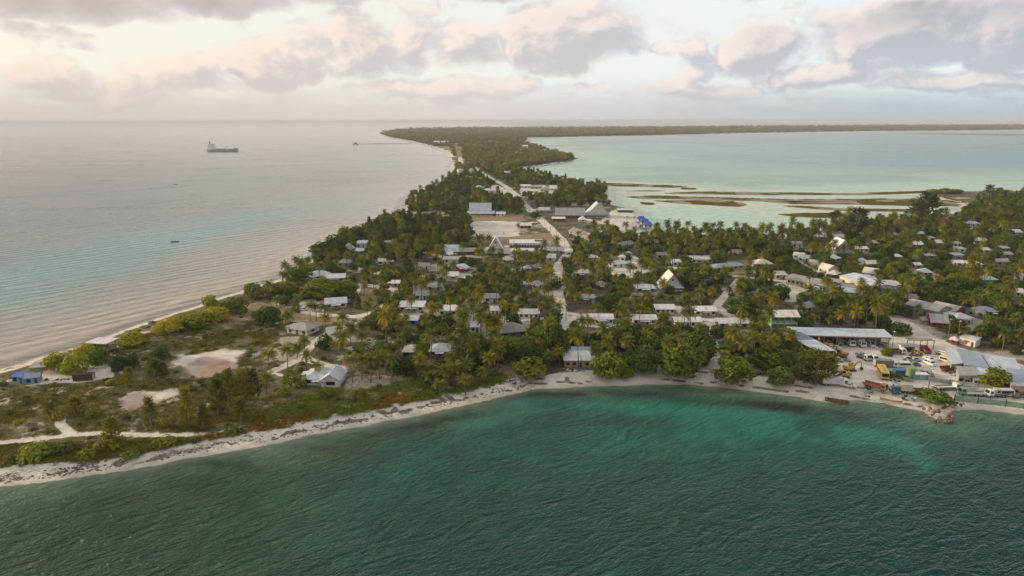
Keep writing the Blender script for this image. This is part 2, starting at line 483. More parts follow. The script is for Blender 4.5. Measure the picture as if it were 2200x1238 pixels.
reef = lerp(reef, c3(.16, .30, .20), np.exp(-np.clip(-SD, 0, None) / 7) * .9 * (1 - .5 * smooth(n40, .5, .6)))
dark = (blob(1270, 846, 170, 8) * .9 + blob(1650, 872, 220, 11, 4) * .5 + blob(1090, 850, 60, 10, -12) * .5 + blob(1760, 888, 120, 12, 8) * .7 + blob(1350, 905, 160, 14) * .35 + blob(900, 915, 160, 12, -13) * .6)
reef = lerp(reef, c3(.020, .026, .022), np.clip(dark * (.4 + 1.0 * smooth(n15, .3, .55)), 0, 1))
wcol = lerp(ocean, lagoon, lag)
wcol = lerp(wcol, reef, near)
depth = np.clip(-SD, 0, None)
walpha = smooth(depth, -1.5, np.where(near > .5, 7, 12)) * .96 + .04
keep = (SD < 3)
fk = keep[QF].any(1)
wme = mesh_np('water', np.stack([GX, GY, np.zeros_like(GX)], -1), QF[fk], None, True)
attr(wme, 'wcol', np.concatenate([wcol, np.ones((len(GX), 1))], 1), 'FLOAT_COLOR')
attr(wme, 'wal', walpha)
# how choppy: lagoon is calm, open sea moderate, near bay choppy; far water averages out
chop = (0.55 * (1 - lag) + .16 * lag) * (1 - near) + near * 1.0
chop = chop / (1 + (GR / 1100) ** 1.1)
chop = chop * (1 - .55 * np.exp(-depth / 60) * (1 - near))
attr(wme, 'chop', chop)
attr(wme, 'swell', (1 - lag) * (1 - near))
attr(wme, 'refl', (1.0 * (1 - lag) + .50 * lag) * (1 - near) + near * .38)

m, t, out = new_mat('sea_water')
geo = t.n('ShaderNodeNewGeometry')
pos = geo.outputs['Position']
wa = t.n('ShaderNodeAttribute', attribute_name='wcol').outputs['Color']
al = t.n('ShaderNodeAttribute', attribute_name='wal').outputs['Fac']
ch = t.n('ShaderNodeAttribute', attribute_name='chop').outputs['Fac']
sxyz = t.n('ShaderNodeSeparateXYZ', {0: pos})
def along(deg, su, sv):
    c, q = math.cos(R(deg)), math.sin(R(deg))
    u = t.m('ADD', t.m('MULTIPLY', sxyz.outputs[0], c * su), t.m('MULTIPLY', sxyz.outputs[1], q * su))
    v = t.m('ADD', t.m('MULTIPLY', sxyz.outputs[0], -q * sv), t.m('MULTIPLY', sxyz.outputs[1], c * sv))
    return t.n('ShaderNodeCombineXYZ', {0: u, 1: v, 2: 0.0}).outputs[0]
mp = along(34, .55, 1.5)
mp2 = along(14, .7, 1.3)
oc_ = t.n('ShaderNodeAttribute', attribute_name='swell').outputs['Fac']
def ridge(v, sc, det, r=.55, dist=.4):
    n = t.noise(v, sc, det, r, dist)
    return t.m('SUBTRACT', 1.0, t.m('ABSOLUTE', t.m('MULTIPLY', t.m('SUBTRACT', n, .5), 3.2)))
h = t.m('ADD', t.m('MULTIPLY', ridge(mp, .15, 3), .62), t.m('MULTIPLY', ridge(mp2, .42, 3), .34))
h = t.m('ADD', h, t.m('MULTIPLY', ridge(mp, 1.0, 3), .13))
h = t.m('ADD', h, t.m('MULTIPLY', t.noise(mp2, .055, 2), .6))
wind0 = t.noise(pos, .011, 4, .6)
swl = t.n('ShaderNodeTexWave', {'Vector': along(52, .02, .115), 'Scale': .30, 'Distortion': 11.0, 'Detail': 4.0, 'Detail Scale': .8}, wave_type='BANDS', bands_direction='Y').outputs[1]
h = t.m('ADD', h, t.m('MULTIPLY', t.m('MULTIPLY', t.m('MULTIPLY', swl, oc_), t.lstep(wind0, .35, .65, .15, 1.0)), 1.1))
bump = t.n('ShaderNodeBump', {'Height': t.m('MULTIPLY', h, ch), 'Strength': 1.0, 'Distance': 1.6})
# patches of wind on the water
wind = t.noise(t.n('ShaderNodeMapping', {'Vector': pos, 'Scale': (.25, 1.0, 1.0), 'Rotation': (0, 0, R(8))}).outputs[0], .012, 5, .6)
rough = t.lstep(wind, .3, .7, .24, .40)
det = t.lstep(t.noise(pos, .12, 6, .6), .3, .7, .78, 1.22)
colr = t.mix(1.0, wa, t.n('ShaderNodeCombineXYZ', {0: det, 1: det, 2: det}).outputs[0], 'MULTIPLY')
dif = t.n('ShaderNodeBsdfDiffuse', {'Color': colr, 'Normal': bump.outputs[0]})
gls = t.n('ShaderNodeBsdfGlossy', {'Color': (.84, .82, .81), 'Roughness': rough, 'Normal': bump.outputs[0]})
frw = t.n('ShaderNodeFresnel', {'IOR': 1.333, 'Normal': bump.outputs[0]})
rf = t.n('ShaderNodeAttribute', attribute_name='refl').outputs['Fac']
b = t.n('ShaderNodeMixShader', {0: t.m('MULTIPLY', frw.outputs[0], rf), 1: dif.outputs[0], 2: gls.outputs[0]})
tr = t.n('ShaderNodeBsdfTransparent', {'Color': (.86, .97, .93)})
gl = t.n('ShaderNodeBsdfGlossy', {'Roughness': .12, 'Normal': bump.outputs[0], 'Color': (1, 1, 1)})
fr = t.n('ShaderNodeFresnel', {'IOR': 1.333, 'Normal': bump.outputs[0]})
clear = t.n('ShaderNodeMixShader', {0: fr.outputs[0], 1: tr.outputs[0], 2: gl.outputs[0]})
mx = t.n('ShaderNodeMixShader', {0: al, 1: clear.outputs[0], 2: b.outputs[0]})
t.set(out.inputs[0], mx.outputs[0])
wme.materials.append(m)
water = link(bpy.data.objects.new('water', wme))
tag(water, 'green reef bay, grey open ocean and pale turquoise lagoon round the atoll', 'water', kind='structure')

# ---- land
sand = np.zeros_like(GX); dry = np.zeros_like(GX)
nearland = (SD > -40) & (GR < 1700) & front
ii = np.nonzero(nearland)[0]
gx, gy = GX[ii], GY[ii]
sd_ = SD[ii]
s_ = np.zeros(len(ii)); d_ = np.zeros(len(ii)); pond = np.zeros(len(ii)); scr = np.zeros(len(ii))
jit = (fbm(gx, gy, 9, 3) - .5) * 5
for q_, p in enumerate(SANDW): s_ = np.maximum(s_, smooth(sdf(gx, gy, p) + jit, -1.5, 2.5) if q_ not in (9, 10) else .8 * smooth(sdf(gx, gy, p) + jit * 2.4, -4, 6))
for p, w in LANEW: s_ = np.maximum(s_, smooth(w / 2 - seg_dist(gx, gy, p, False) + jit * .25, -1.2, .8))
for p in DRYW: d_ = np.maximum(d_, smooth(sdf(gx, gy, p) + jit * 1.5, -2, 3))
for p in PONDW: pond = np.maximum(pond, smooth(sdf(gx, gy, p) + jit * 1.6, -9, 6))
scr = smooth(sdf(gx, gy, SCRUBW) + jit * 2, -4, 5)
bw = np.where(PY[ii] > 760, 10 + 6 * fbm(gx, gy, 60, 2), 7)
left_flat = smooth(-PX[ii], -620, -420) * (PY[ii] > 620)
bw = bw * (1 - .28 * left_flat)
scr = np.maximum(scr, left_flat * .9)
beach = 1 - smooth(sd_ + jit * .6, bw * .75, bw * 1.15)
patch = smooth(fbm(gx, gy, 22, 4), .54, .64) * .5 * (1 - .75 * left_flat) + left_flat * smooth(fbm(gx, gy, 6, 3), .58, .68) * .45
s_ = np.maximum(np.maximum(s_, beach), patch * (1 - d_))
wr = np.exp(-((sd_ + (fbm(gx, gy, 8, 3) - .5) * 6 - 4.2) / .55) ** 2) + .8 * np.exp(-((sd_ + (fbm(gx, gy, 11, 3) - .5) * 7 - 8.5) / .5) ** 2)
wr = wr * (1.15 - .55 * left_flat) * (PY[ii] > 760) * smooth(fbm(gx, gy, 25, 2), .3, .5)
rockm = (PY[ii] > 760) * (smooth(-PX[ii], -640, -420)) * np.exp(-((sd_ - 5.5) / 3.0) ** 2) * smooth(fbm(gx, gy, 4, 3), .42, .58)
A = np.zeros((len(GX), 4)); A[ii, 0] = s_; A[ii, 1] = scr; A[ii, 2] = d_; A[:, 3] = 1
B = np.zeros((len(GX), 4)); B[ii, 0] = np.clip(wr + rockm * .55, 0, 1); B[ii, 1] = pond; B[:, 3] = 1
B[ii, 2] = (1 - smooth(sd_, .3, 3.0))            # washed by the waves: damp sand
far = (SD > -60) & (GR >= 1700)
A[far, 0] = np.where(SD[far] < np.where(PX[far] < 1000, 16, 26), 1.0, .0)
A[far, 1] = .6
A[far, 2] = smooth(fbm(GX[far], GY[far], 130, 3), .48, .58) * .9
LZ = np.where(SD > 0, 1.35 * smooth(SD, 0, 13), SD * .09) + np.clip(SD - 6, 0, 20) * .012 * (fbm(GX, GY, 18, 4))
LZ = np.where(GR > 1500, np.where(SD > 0, 1.2 * smooth(SD, 0, 30), SD * .05), LZ)
LZ = np.clip(LZ, -2.2, 2.2)
keep = (SD > -22) | ((GR > 1200) & (SD > -70))
fk = keep[QF].any(1)
lme = mesh_np('ground', np.stack([GX, GY, LZ], -1), QF[fk], None, True)
attr(lme, 'gm', A, 'FLOAT_COLOR'); attr(lme, 'gm2', B, 'FLOAT_COLOR')
def clean(me):
    bm = bmesh.new(); bm.from_mesh(me)
    loose = [v for v in bm.verts if not v.link_faces]
    bmesh.ops.delete(bm, geom=loose, context='VERTS')
    bm.to_mesh(me); bm.free()
clean(lme); clean(wme)

m, t, out = new_mat('coral_ground')
pos = t.n('ShaderNodeNewGeometry').outputs['Position']
ga = t.n('ShaderNodeSeparateColor', {0: t.n('ShaderNodeAttribute', attribute_name='gm').outputs['Color']})
gb = t.n('ShaderNodeSeparateColor', {0: t.n('ShaderNodeAttribute', attribute_name='gm2').outputs['Color']})
n1 = t.noise(pos, .35, 6, .65); n2 = t.noise(pos, .09, 5, .6); n3 = t.noise(pos, 1.6, 4, .6)
sandc = t.ramp(n1, [(.25, (.46, .41, .35)), (.55, (.64, .585, .515)), (.8, (.72, .68, .61))])
litter = t.ramp(n2, [(.3, (.052, .042, .026)), (.5, (.13, .105, .07)), (.7, (.26, .22, .165))])
litter = t.mix(t.sstep(n1, .45, .62), litter, (.055, .062, .024))
scrub = t.ramp(n1, [(.3, (.045, .050, .018)), (.5, (.10, .092, .036)), (.64, (.19, .15, .085)), (.78, (.36, .31, .25))])
dryg = t.ramp(n1, [(.3, (.16, .115, .06)), (.6, (.29, .215, .13)), (.8, (.40, .33, .24))])
def soft(w, k=.32):
    return t.sstep(t.m('ADD', w, t.m('MULTIPLY', t.m('SUBTRACT', n3, .5), k)), .32, .68)
c = t.mix(soft(ga.outputs[1]), litter, scrub)
c = t.mix(soft(ga.outputs[2], .6), c, dryg)
sandc = t.mix(t.sstep(n2, .50, .68, 0., .45), sandc, (.36, .30, .235))
c = t.mix(soft(ga.outputs[0], .5), c, sandc)
c = t.mix(soft(gb.outputs[1], .3), c, t.ramp(n2, [(.30, (.22, .13, .095)), (.45, (.36, .25, .20)), (.58, (.30, .27, .26)), (.7, (.40, .33, .29))]))
c = t.mix(t.m('MULTIPLY', gb.outputs[2], .45), c, (.30, .235, .15))
c = t.mix(t.m('MULTIPLY', soft(gb.outputs[0], .9), .8), c, (.06, .048, .034))
zz = t.n('ShaderNodeSeparateXYZ', {0: pos}).outputs[2]
c = t.mix(t.lstep(zz, .02, -.35, 0., .85), c, t.mix(1.0, c, (.30, .42, .34), 'MULTIPLY'))      # light absorbed by the water, put into the submerged ground colour
bp = t.n('ShaderNodeBump', {'Height': t.m('ADD', n1, t.m('MULTIPLY', n3, .4)), 'Distance': .5, 'Strength': .6})
b = t.n('ShaderNodeBsdfPrincipled', {'Base Color': c, 'Roughness': .9, 'Specular IOR Level': .2, 'Normal': bp.outputs[0]})
t.set(out.inputs[0], b.outputs[0])
lme.materials.append(m)
ground = link(bpy.data.objects.new('ground', lme))
tag(ground, 'low coral island of pale sand, dry scrub and sandy lanes', 'ground', kind='structure')
GROUND_MAT = m

def gz(x, y):
    """height of the ground under a point of the near land"""
    return 1.35
# ------------------------------------------------------------------ building kit
rr = random.Random(42)
hrnd = random.Random(77)
_mats = {}
def paint(name, col, rough=.6, spec=.3, dirt=.25, metal=0.0, scale=.9, corr=False):
    if name in _mats: return _mats[name]
    m, t, out = new_mat(name)
    tc = t.n('ShaderNodeTexCoord').outputs['Object']
    oi = t.n('ShaderNodeObjectInfo').outputs['Random']
    pos = t.n('ShaderNodeNewGeometry').outputs['Position']
    n = t.noise(pos, scale, 5, .62)
    d = t.lstep(n, .25, .75, 1 - dirt, 1 + dirt * .35)
    d = t.m('MULTIPLY', d, t.lstep(oi, 0, 1, .9, 1.06))
    c = t.mix(1.0, col, t.n('ShaderNodeCombineXYZ', {0: d, 1: d, 2: d}).outputs[0], 'MULTIPLY')
    c = t.mix(t.sstep(t.noise(pos, scale * .45, 6, .7), .56, .74, 0, dirt * 1.3), c, (.20, .13, .085))
    ins = {'Base Color': c, 'Roughness': rough, 'Specular IOR Level': spec, 'Metallic': metal}
    if corr:
        w = t.n('ShaderNodeTexWave', {'Vector': tc, 'Scale': 1.05, 'Distortion': 0.0}, wave_type='BANDS', bands_direction='X')
        ins['Normal'] = t.n('ShaderNodeBump', {'Height': w.outputs[1], 'Distance': .06, 'Strength': .5}).outputs[0]
    b = t.n('ShaderNodeBsdfPrincipled', ins)
    t.set(out.inputs[0], b.outputs[0])
    _mats[name] = m
    return m
ROOFC = {'W': ('roof_white', (.74, .73, .72)), 'B': ('roof_pale_blue', (.55, .60, .66)), 'G': ('roof_grey', (.36, .355, .35)),
         'D': ('roof_slate', (.135, .16, .20)), 'N': ('roof_thatch', (.27, .235, .20)), 'U': ('roof_blue', (.03, .11, .42)),
         'T': ('roof_teal', (.22, .38, .36)), 'R': ('roof_rust', (.22, .09, .07)), 'P': ('roof_cream', (.72, .66, .58)),
         'S': ('roof_steel', (.30, .36, .44))}
WALLC = {'w': ('wall_white', (.66, .65, .62)), 'c': ('wall_cream', (.62, .54, .40)), 'k': ('wall_pink_block', (.42, .27, .22)),
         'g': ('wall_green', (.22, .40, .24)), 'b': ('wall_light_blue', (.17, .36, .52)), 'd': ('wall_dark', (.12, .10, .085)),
         'y': ('wall_grey', (.33, .32, .31)), 'u': ('wall_blue', (.04, .10, .30)), 't': ('wall_teal', (.07, .17, .20)), 'r': ('wall_red', (.33, .07, .06))}
def roofm(k):
    n, c = ROOFC[k]
    if n in _mats: return _mats[n]
    m = paint(n, c, .5, .3, .2, 0, .5, True)
    # sheets laid at different times: panel tones along the roof
    t = NT(m.node_tree); b = [q for q in m.node_tree.nodes if q.type == 'BSDF_PRINCIPLED'][0]
    src = b.inputs['Base Color'].links[0].from_socket
    oc = t.n('ShaderNodeTexCoord').outputs['Object']; oi = t.n('ShaderNodeObjectInfo').outputs['Random']
    sp = t.n('ShaderNodeSeparateXYZ', {0: oc})
    cell = t.n('ShaderNodeTexWhiteNoise', {'Vector': t.n('ShaderNodeCombineXYZ', {0: t.m('FLOOR', t.m('MULTIPLY', sp.outputs[0], 1.1)), 1: t.m('FLOOR', t.m('MULTIPLY', sp.outputs[1], .32)), 2: oi}).outputs[0]}).outputs[0]
    v = t.lstep(cell, 0, 1, .86, 1.06)
    cc = t.mix(1.0, src, t.n('ShaderNodeCombineXYZ', {0: v, 1: v, 2: v}).outputs[0], 'MULTIPLY')
    rusty = t.m('MULTIPLY', t.sstep(cell, .90, .97), t.sstep(oi, .35, .6))
    cc = t.mix(t.m('MULTIPLY', rusty, .55), cc, (.24, .14, .09))
    t.set(b.inputs['Base Color'], cc)
    return m
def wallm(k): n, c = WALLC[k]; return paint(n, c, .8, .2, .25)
GLASS = paint('window_glass', (.018, .022, .026), .15, .5, .1)
DOORM = paint('door_wood', (.10, .07, .05), .6, .3)
POSTM = paint('post_timber', (.28, .24, .20), .8, .2)
CONC = paint('concrete', (.42, .40, .37), .85, .2)
RUBBER = paint('tyre_rubber', (.018, .018, .019), .8, .2)
STEEL = paint('bare_steel', (.38, .38, .38), .4, .5)
DARK = paint('dark_steel', (.05, .05, .052), .5, .4)
LAMPM = paint('lamp_glass', (.75, .75, .70), .2, .5, .05)

class MB:
    def __init__(s): s.v = []; s.f = []
    def quad(s, *p):
        n = len(s.v); s.v += [tuple(q) for q in p]; s.f.append(tuple(range(n, n + len(p))))
    def box(s, x0, x1, y0, y1, z0, z1, tx=0.0, ty=0.0):
        n = len(s.v)
        s.v += [(x0, y0, z0), (x1, y0, z0), (x1, y1, z0), (x0, y1, z0),
                (x0 + tx, y0 + ty, z1), (x1 - tx, y0 + ty, z1), (x1 - tx, y1 - ty, z1), (x0 + tx, y1 - ty, z1)]
        s.f += [(n, n + 3, n + 2, n + 1), (n + 4, n + 5, n + 6, n + 7), (n, n + 1, n + 5, n + 4), (n + 1, n + 2, n + 6, n + 5), (n + 2, n + 3, n + 7, n + 6), (n + 3, n, n + 4, n + 7)]
        return s
    def prof(s, pts, y0, y1):
        """extrude a closed XZ outline along Y"""
        n = len(s.v); k = len(pts)
        s.v += [(x, y0, z) for x, z in pts] + [(x, y1, z) for x, z in pts]
        s.f += [tuple(range(n, n + k)), tuple(range(n + 2 * k - 1, n + k - 1, -1))]
        for i in range(k):
            j = (i + 1) % k
            s.f.append((n + j, n + i, n + k + i, n + k + j))
        return s
    def prism(s, pts, z0, z1):
        n = len(s.v); k = len(pts)
        s.v += [(x, y, z0) for x, y in pts] + [(x, y, z1) for x, y in pts]
        s.f += [tuple(range(n + k - 1, n - 1, -1)), tuple(range(n + k, n + 2 * k))]
        for i in range(k):
            j = (i + 1) % k
            s.f.append((n + i, n + j, n + k + j, n + k + i))
        return s
    def tube(s, a, b, r0, r1=None, k=8, caps=True):
        r1 = r0 if r1 is None else r1
        a = Vector(a); b = Vector(b); d = (b - a)
        q = d.to_track_quat('Z', 'Y')
        n = len(s.v)
        for c, r in ((a, r0), (b, r1)):
            for i in range(k):
                w = 2 * math.pi * i / k
                s.v.append(tuple(c + q @ Vector((r * math.cos(w), r * math.sin(w), 0))))
        for i in range(k):
            j = (i + 1) % k
            s.f.append((n + i, n + j, n + k + j, n + k + i))
        if caps:
            s.f += [tuple(range(n + k - 1, n - 1, -1)), tuple(range(n + k, n + 2 * k))]
        return s
    def mesh(s, name, mat):
        me = bpy.data.meshes.new(name)
        me.from_pydata(s.v, [], s.f)
        bm = bmesh.new(); bm.from_mesh(me); bmesh.ops.recalc_face_normals(bm, faces=bm.faces); bm.to_mesh(me); bm.free()
        if mat: me.materials.append(mat)
        return me
    def build(s, name, mat, parent=None, loc=None):
        o = bpy.data.objects.new(name, s.mesh(name, mat))
        if loc is not None: o.location = loc
        return link(o, parent)
_unit = {}
def unit_box(name, mat, parent, x0, x1, y0, y1, z0, z1):
    """a part that is one slab, sharing the mesh with its likes"""
    key = (name, mat.name)
    if key not in _unit:
        b = MB(); b.box(-.5, .5, -.5, .5, -.5, .5)
        _unit[key] = b.mesh(name, mat)
    o = bpy.data.objects.new(name, _unit[key])
    o.location = ((x0 + x1) / 2, (y0 + y1) / 2, (z0 + z1) / 2)
    o.scale = (x1 - x0, y1 - y0, z1 - z0)
    return link(o, parent)
def empty(name, loc, rz=0.0):
    o = bpy.data.objects.new(name, None)
    o.empty_display_size = .5
    o.location = loc; o.rotation_euler = (0, 0, rz)
    return link(o)
def copy_tree(o, parent=None):
    c = o.copy(); COL.objects.link(c)
    if parent is not None: c.parent = parent
    for ch in o.children: copy_tree(ch, c)
    return c
FOOT = []     # footprints that keep trees away: centre, half length, half width, angle
VIEWB = []    # the picture boxes of roofs that must stay in sight
LAND = []     # landmarks for describing places: x, y, phrase

def front_line(x0, y0, x1, y1, z=1.35):
    a = P(x0, y0, z); b = P(x1, y1, z)
    L = (b - a).length
    rz = math.atan2(b.y - a.y, b.x - a.x)
    return a, b, L, rz

def gable_roof(L, W, h, rh, oh, th=.16):
    b = MB(); x = L / 2 + oh; y0, y1 = -oh, W + oh
    ym = W / 2; ez = h - rh * oh / (W / 2)
    b.prof([(0, 0)], 0, 0) if False else None
    pts = [(y0, ez), (ym, h + rh), (y1, ez), (y1, ez + th), (ym, h + rh + th), (y0, ez + th)]
    n = len(b.v); k = 6
    b.v += [(-x, y, z) for y, z in pts] + [(x, y, z) for y, z in pts]
    b.f += [(n, n + 1, n + 4, n + 5), (n + 1, n + 2, n + 3, n + 4), (n + 6, n + 11, n + 10, n + 7), (n + 7, n + 10, n + 9, n + 8)]
    for i in range(k):
        j = (i + 1) % k
        b.f.append((n + i, n + k + i, n + k + j, n + j))
    return b
def hip_roof(L, W, h, rh, oh, inset=None, th=.15):
    b = MB(); x = L / 2 + oh; y0, y1 = -oh, W + oh; ym = W / 2
    ins = min(W / 2 + oh, x * .98) if inset is None else inset
    r = x - ins; ez = h - .15
    v = [(-x, y0, ez), (x, y0, ez), (x, y1, ez), (-x, y1, ez), (-r, ym, h + rh), (r, ym, h + rh),
         (-x, y0, ez - th), (x, y0, ez - th), (x, y1, ez - th), (-x, y1, ez - th)]
    b.v += v
    b.f += [(0, 1, 5, 4), (1, 2, 5), (2, 3, 4, 5), (3, 0, 4), (6, 9, 8, 7), (0, 6, 7, 1), (1, 7, 8, 2), (2, 8, 9, 3), (3, 9, 6, 0)]
    return b
def shed_roof(L, W, h, rh, oh, th=.16):
    b = MB(); x = L / 2 + oh; y0, y1 = -oh, W + oh
    sl = rh / W; z0 = h - sl * oh; z1 = h + rh + sl * oh
    b.v += [(-x, y0, z0), (x, y0, z0), (x, y1, z1), (-x, y1, z1), (-x, y0, z0 + th), (x, y0, z0 + th), (x, y1, z1 + th), (-x, y1, z1 + th)]
    b.f += [(0, 3, 2, 1), (4, 5, 6, 7), (0, 1, 5, 4), (1, 2, 6, 5), (2, 3, 7, 6), (3, 0, 4, 7)]
    return b
def walls(L, W, h, rh, roof):
    b = MB(); x = L / 2
    if roof == 'gable':
        for s in (-1, 1):
            b.quad((s * x, 0, 0), (s * x, W, 0), (s * x, W, h), (s * x, W / 2, h + rh - .02), (s * x, 0, h))
        b.quad((-x, 0, 0), (x, 0, 0), (x, 0, h), (-x, 0, h)); b.quad((-x, W, 0), (x, W, 0), (x, W, h), (-x, W, h))
    elif roof == 'shed':
        for s in (-1, 1):
            b.quad((s * x, 0, 0), (s * x, W, 0), (s * x, W, h + rh), (s * x, 0, h))
        b.quad((-x, 0, 0), (x, 0, 0), (x, 0, h), (-x, 0, h)); b.quad((-x, W, 0), (x, W, 0), (x, W, h + rh), (-x, W, h + rh))
    else:
        b.box(-x, x, 0, W, 0, h)
    return b
def house(label, line, W, h=2.45, roof='gable', rh=1.2, rc='W', wc='w', win=3, oh=.5, posts=0, open_=False, cat='house', name='house',
          door=True, z=1.3, group=None, keep=True, land=None):
    a, b, L, rz = front_line(*line)
    c = (a + b) / 2
    root = empty(name, (c.x, c.y, z), rz)
    tag(root, label, cat, group)
    rf = {'gable': gable_roof, 'hip': hip_roof, 'shed': shed_roof}[roof](L, W, h, rh, oh)
    rf.build('roof', roofm(rc), root)
    if not open_:
        walls(L, W, h, rh, roof).build('wall', wallm(wc), root)
        if win:
            step = L / win
            ww = min(1.5, step * .55)
            dk = win // 2 if door and win > 1 else -1
            for i in range(win):
                cx = -L / 2 + step * (i + .5)
                if i == dk:
                    unit_box('door', DOORM, root, cx - .45, cx + .45, -.05, .03, .0, min(2.05, h - .35))
                else:
                    w = unit_box('window', GLASS, root, cx - ww / 2, cx + ww / 2, -.06, .03, min(.95, h * .35), min(2.05, h - .35))
            # gable ends that can be seen
            sgn = 1 if c.x < 0 else -1
            unit_box('window', GLASS, root, sgn * L / 2 - .05, sgn * L / 2 + .05, W * .35, W * .6, 1.0, min(2.0, h - .4))
    if posts:
        for i in range(posts):
            cx = -L / 2 + .15 + (L - .3) * i / (posts - 1)
            unit_box('post', POSTM, root, cx - .09, cx + .09, -oh * .6 - .09 + (.0 if not open_ else .3), -oh * .6 + .09 + (.0 if not open_ else .3), 0, h - .16)
            if open_:
                unit_box('post', POSTM, root, cx - .09, cx + .09, W - .3, W - .12, 0, h - .05)
    if not open_ and c.length < 520 and name == 'house':
        if hrnd.random() < .55:      # rain tank at a corner
            sx = hrnd.choice((-1, 1))
            o = MB().tube((0, 0, .25), (0, 0, 2.1), .8, .8, 12).build('rain_tank', wallm(hrnd.choice('wyb')), root, (sx * (L / 2 + 1.1), W * hrnd.uniform(.2, .8), 0))
        if hrnd.random() < .5:       # lean-to on one side
            sx = hrnd.choice((-1, 1)); x0_, x1_ = sorted((sx * (L / 2 + .55), sx * (L / 2 + 2.9)))
            o = unit_box('lean_to_roof', roofm(hrnd.choice('GBNWS')), root, x0_, x1_, W * .25, W * .95, 2.05, 2.15)
            o.rotation_euler = (0, sx * R(8), 0)
            for y_ in (W * .28, W * .9): unit_box('post', POSTM, root, sx * (L / 2 + 2.7) - .07, sx * (L / 2 + 2.7) + .07, y_ - .07, y_ + .07, 0, 1.95)
        if hrnd.random() < .45:      # open porch before the door
            unit_box('porch_roof', roofm(hrnd.choice('GBNW')), root, -L * .22, L * .22, -2.2, -.52, min(2.25, h - .4), min(2.33, h - .32))
            for x_ in (-L * .2, L * .2): unit_box('post', POSTM, root, x_ - .07, x_ + .07, -2.1, -1.96, 0, min(2.24, h - .41))
    d = Vector((-math.sin(rz), math.cos(rz), 0))
    cc = c + d * (W / 2)
    FOOT.append((cc.x, cc.y, L / 2, W / 2, rz))
    if keep:
        xs = [line[0], line[2]]
        s = .97 * ((line[1] + line[3]) / 2 - HOR) / CAM_H
        yb = max(line[1], line[3])
        yt = min(line[1], line[3]) - s * (h + rh) - s * W * .2
        VIEWB.append((min(xs), yt, max(xs), yb - s * h * .45, (c.x ** 2 + c.y ** 2) ** .5))
    if land: LAND.append((cc.x, cc.y, land))
    return root, L, rz
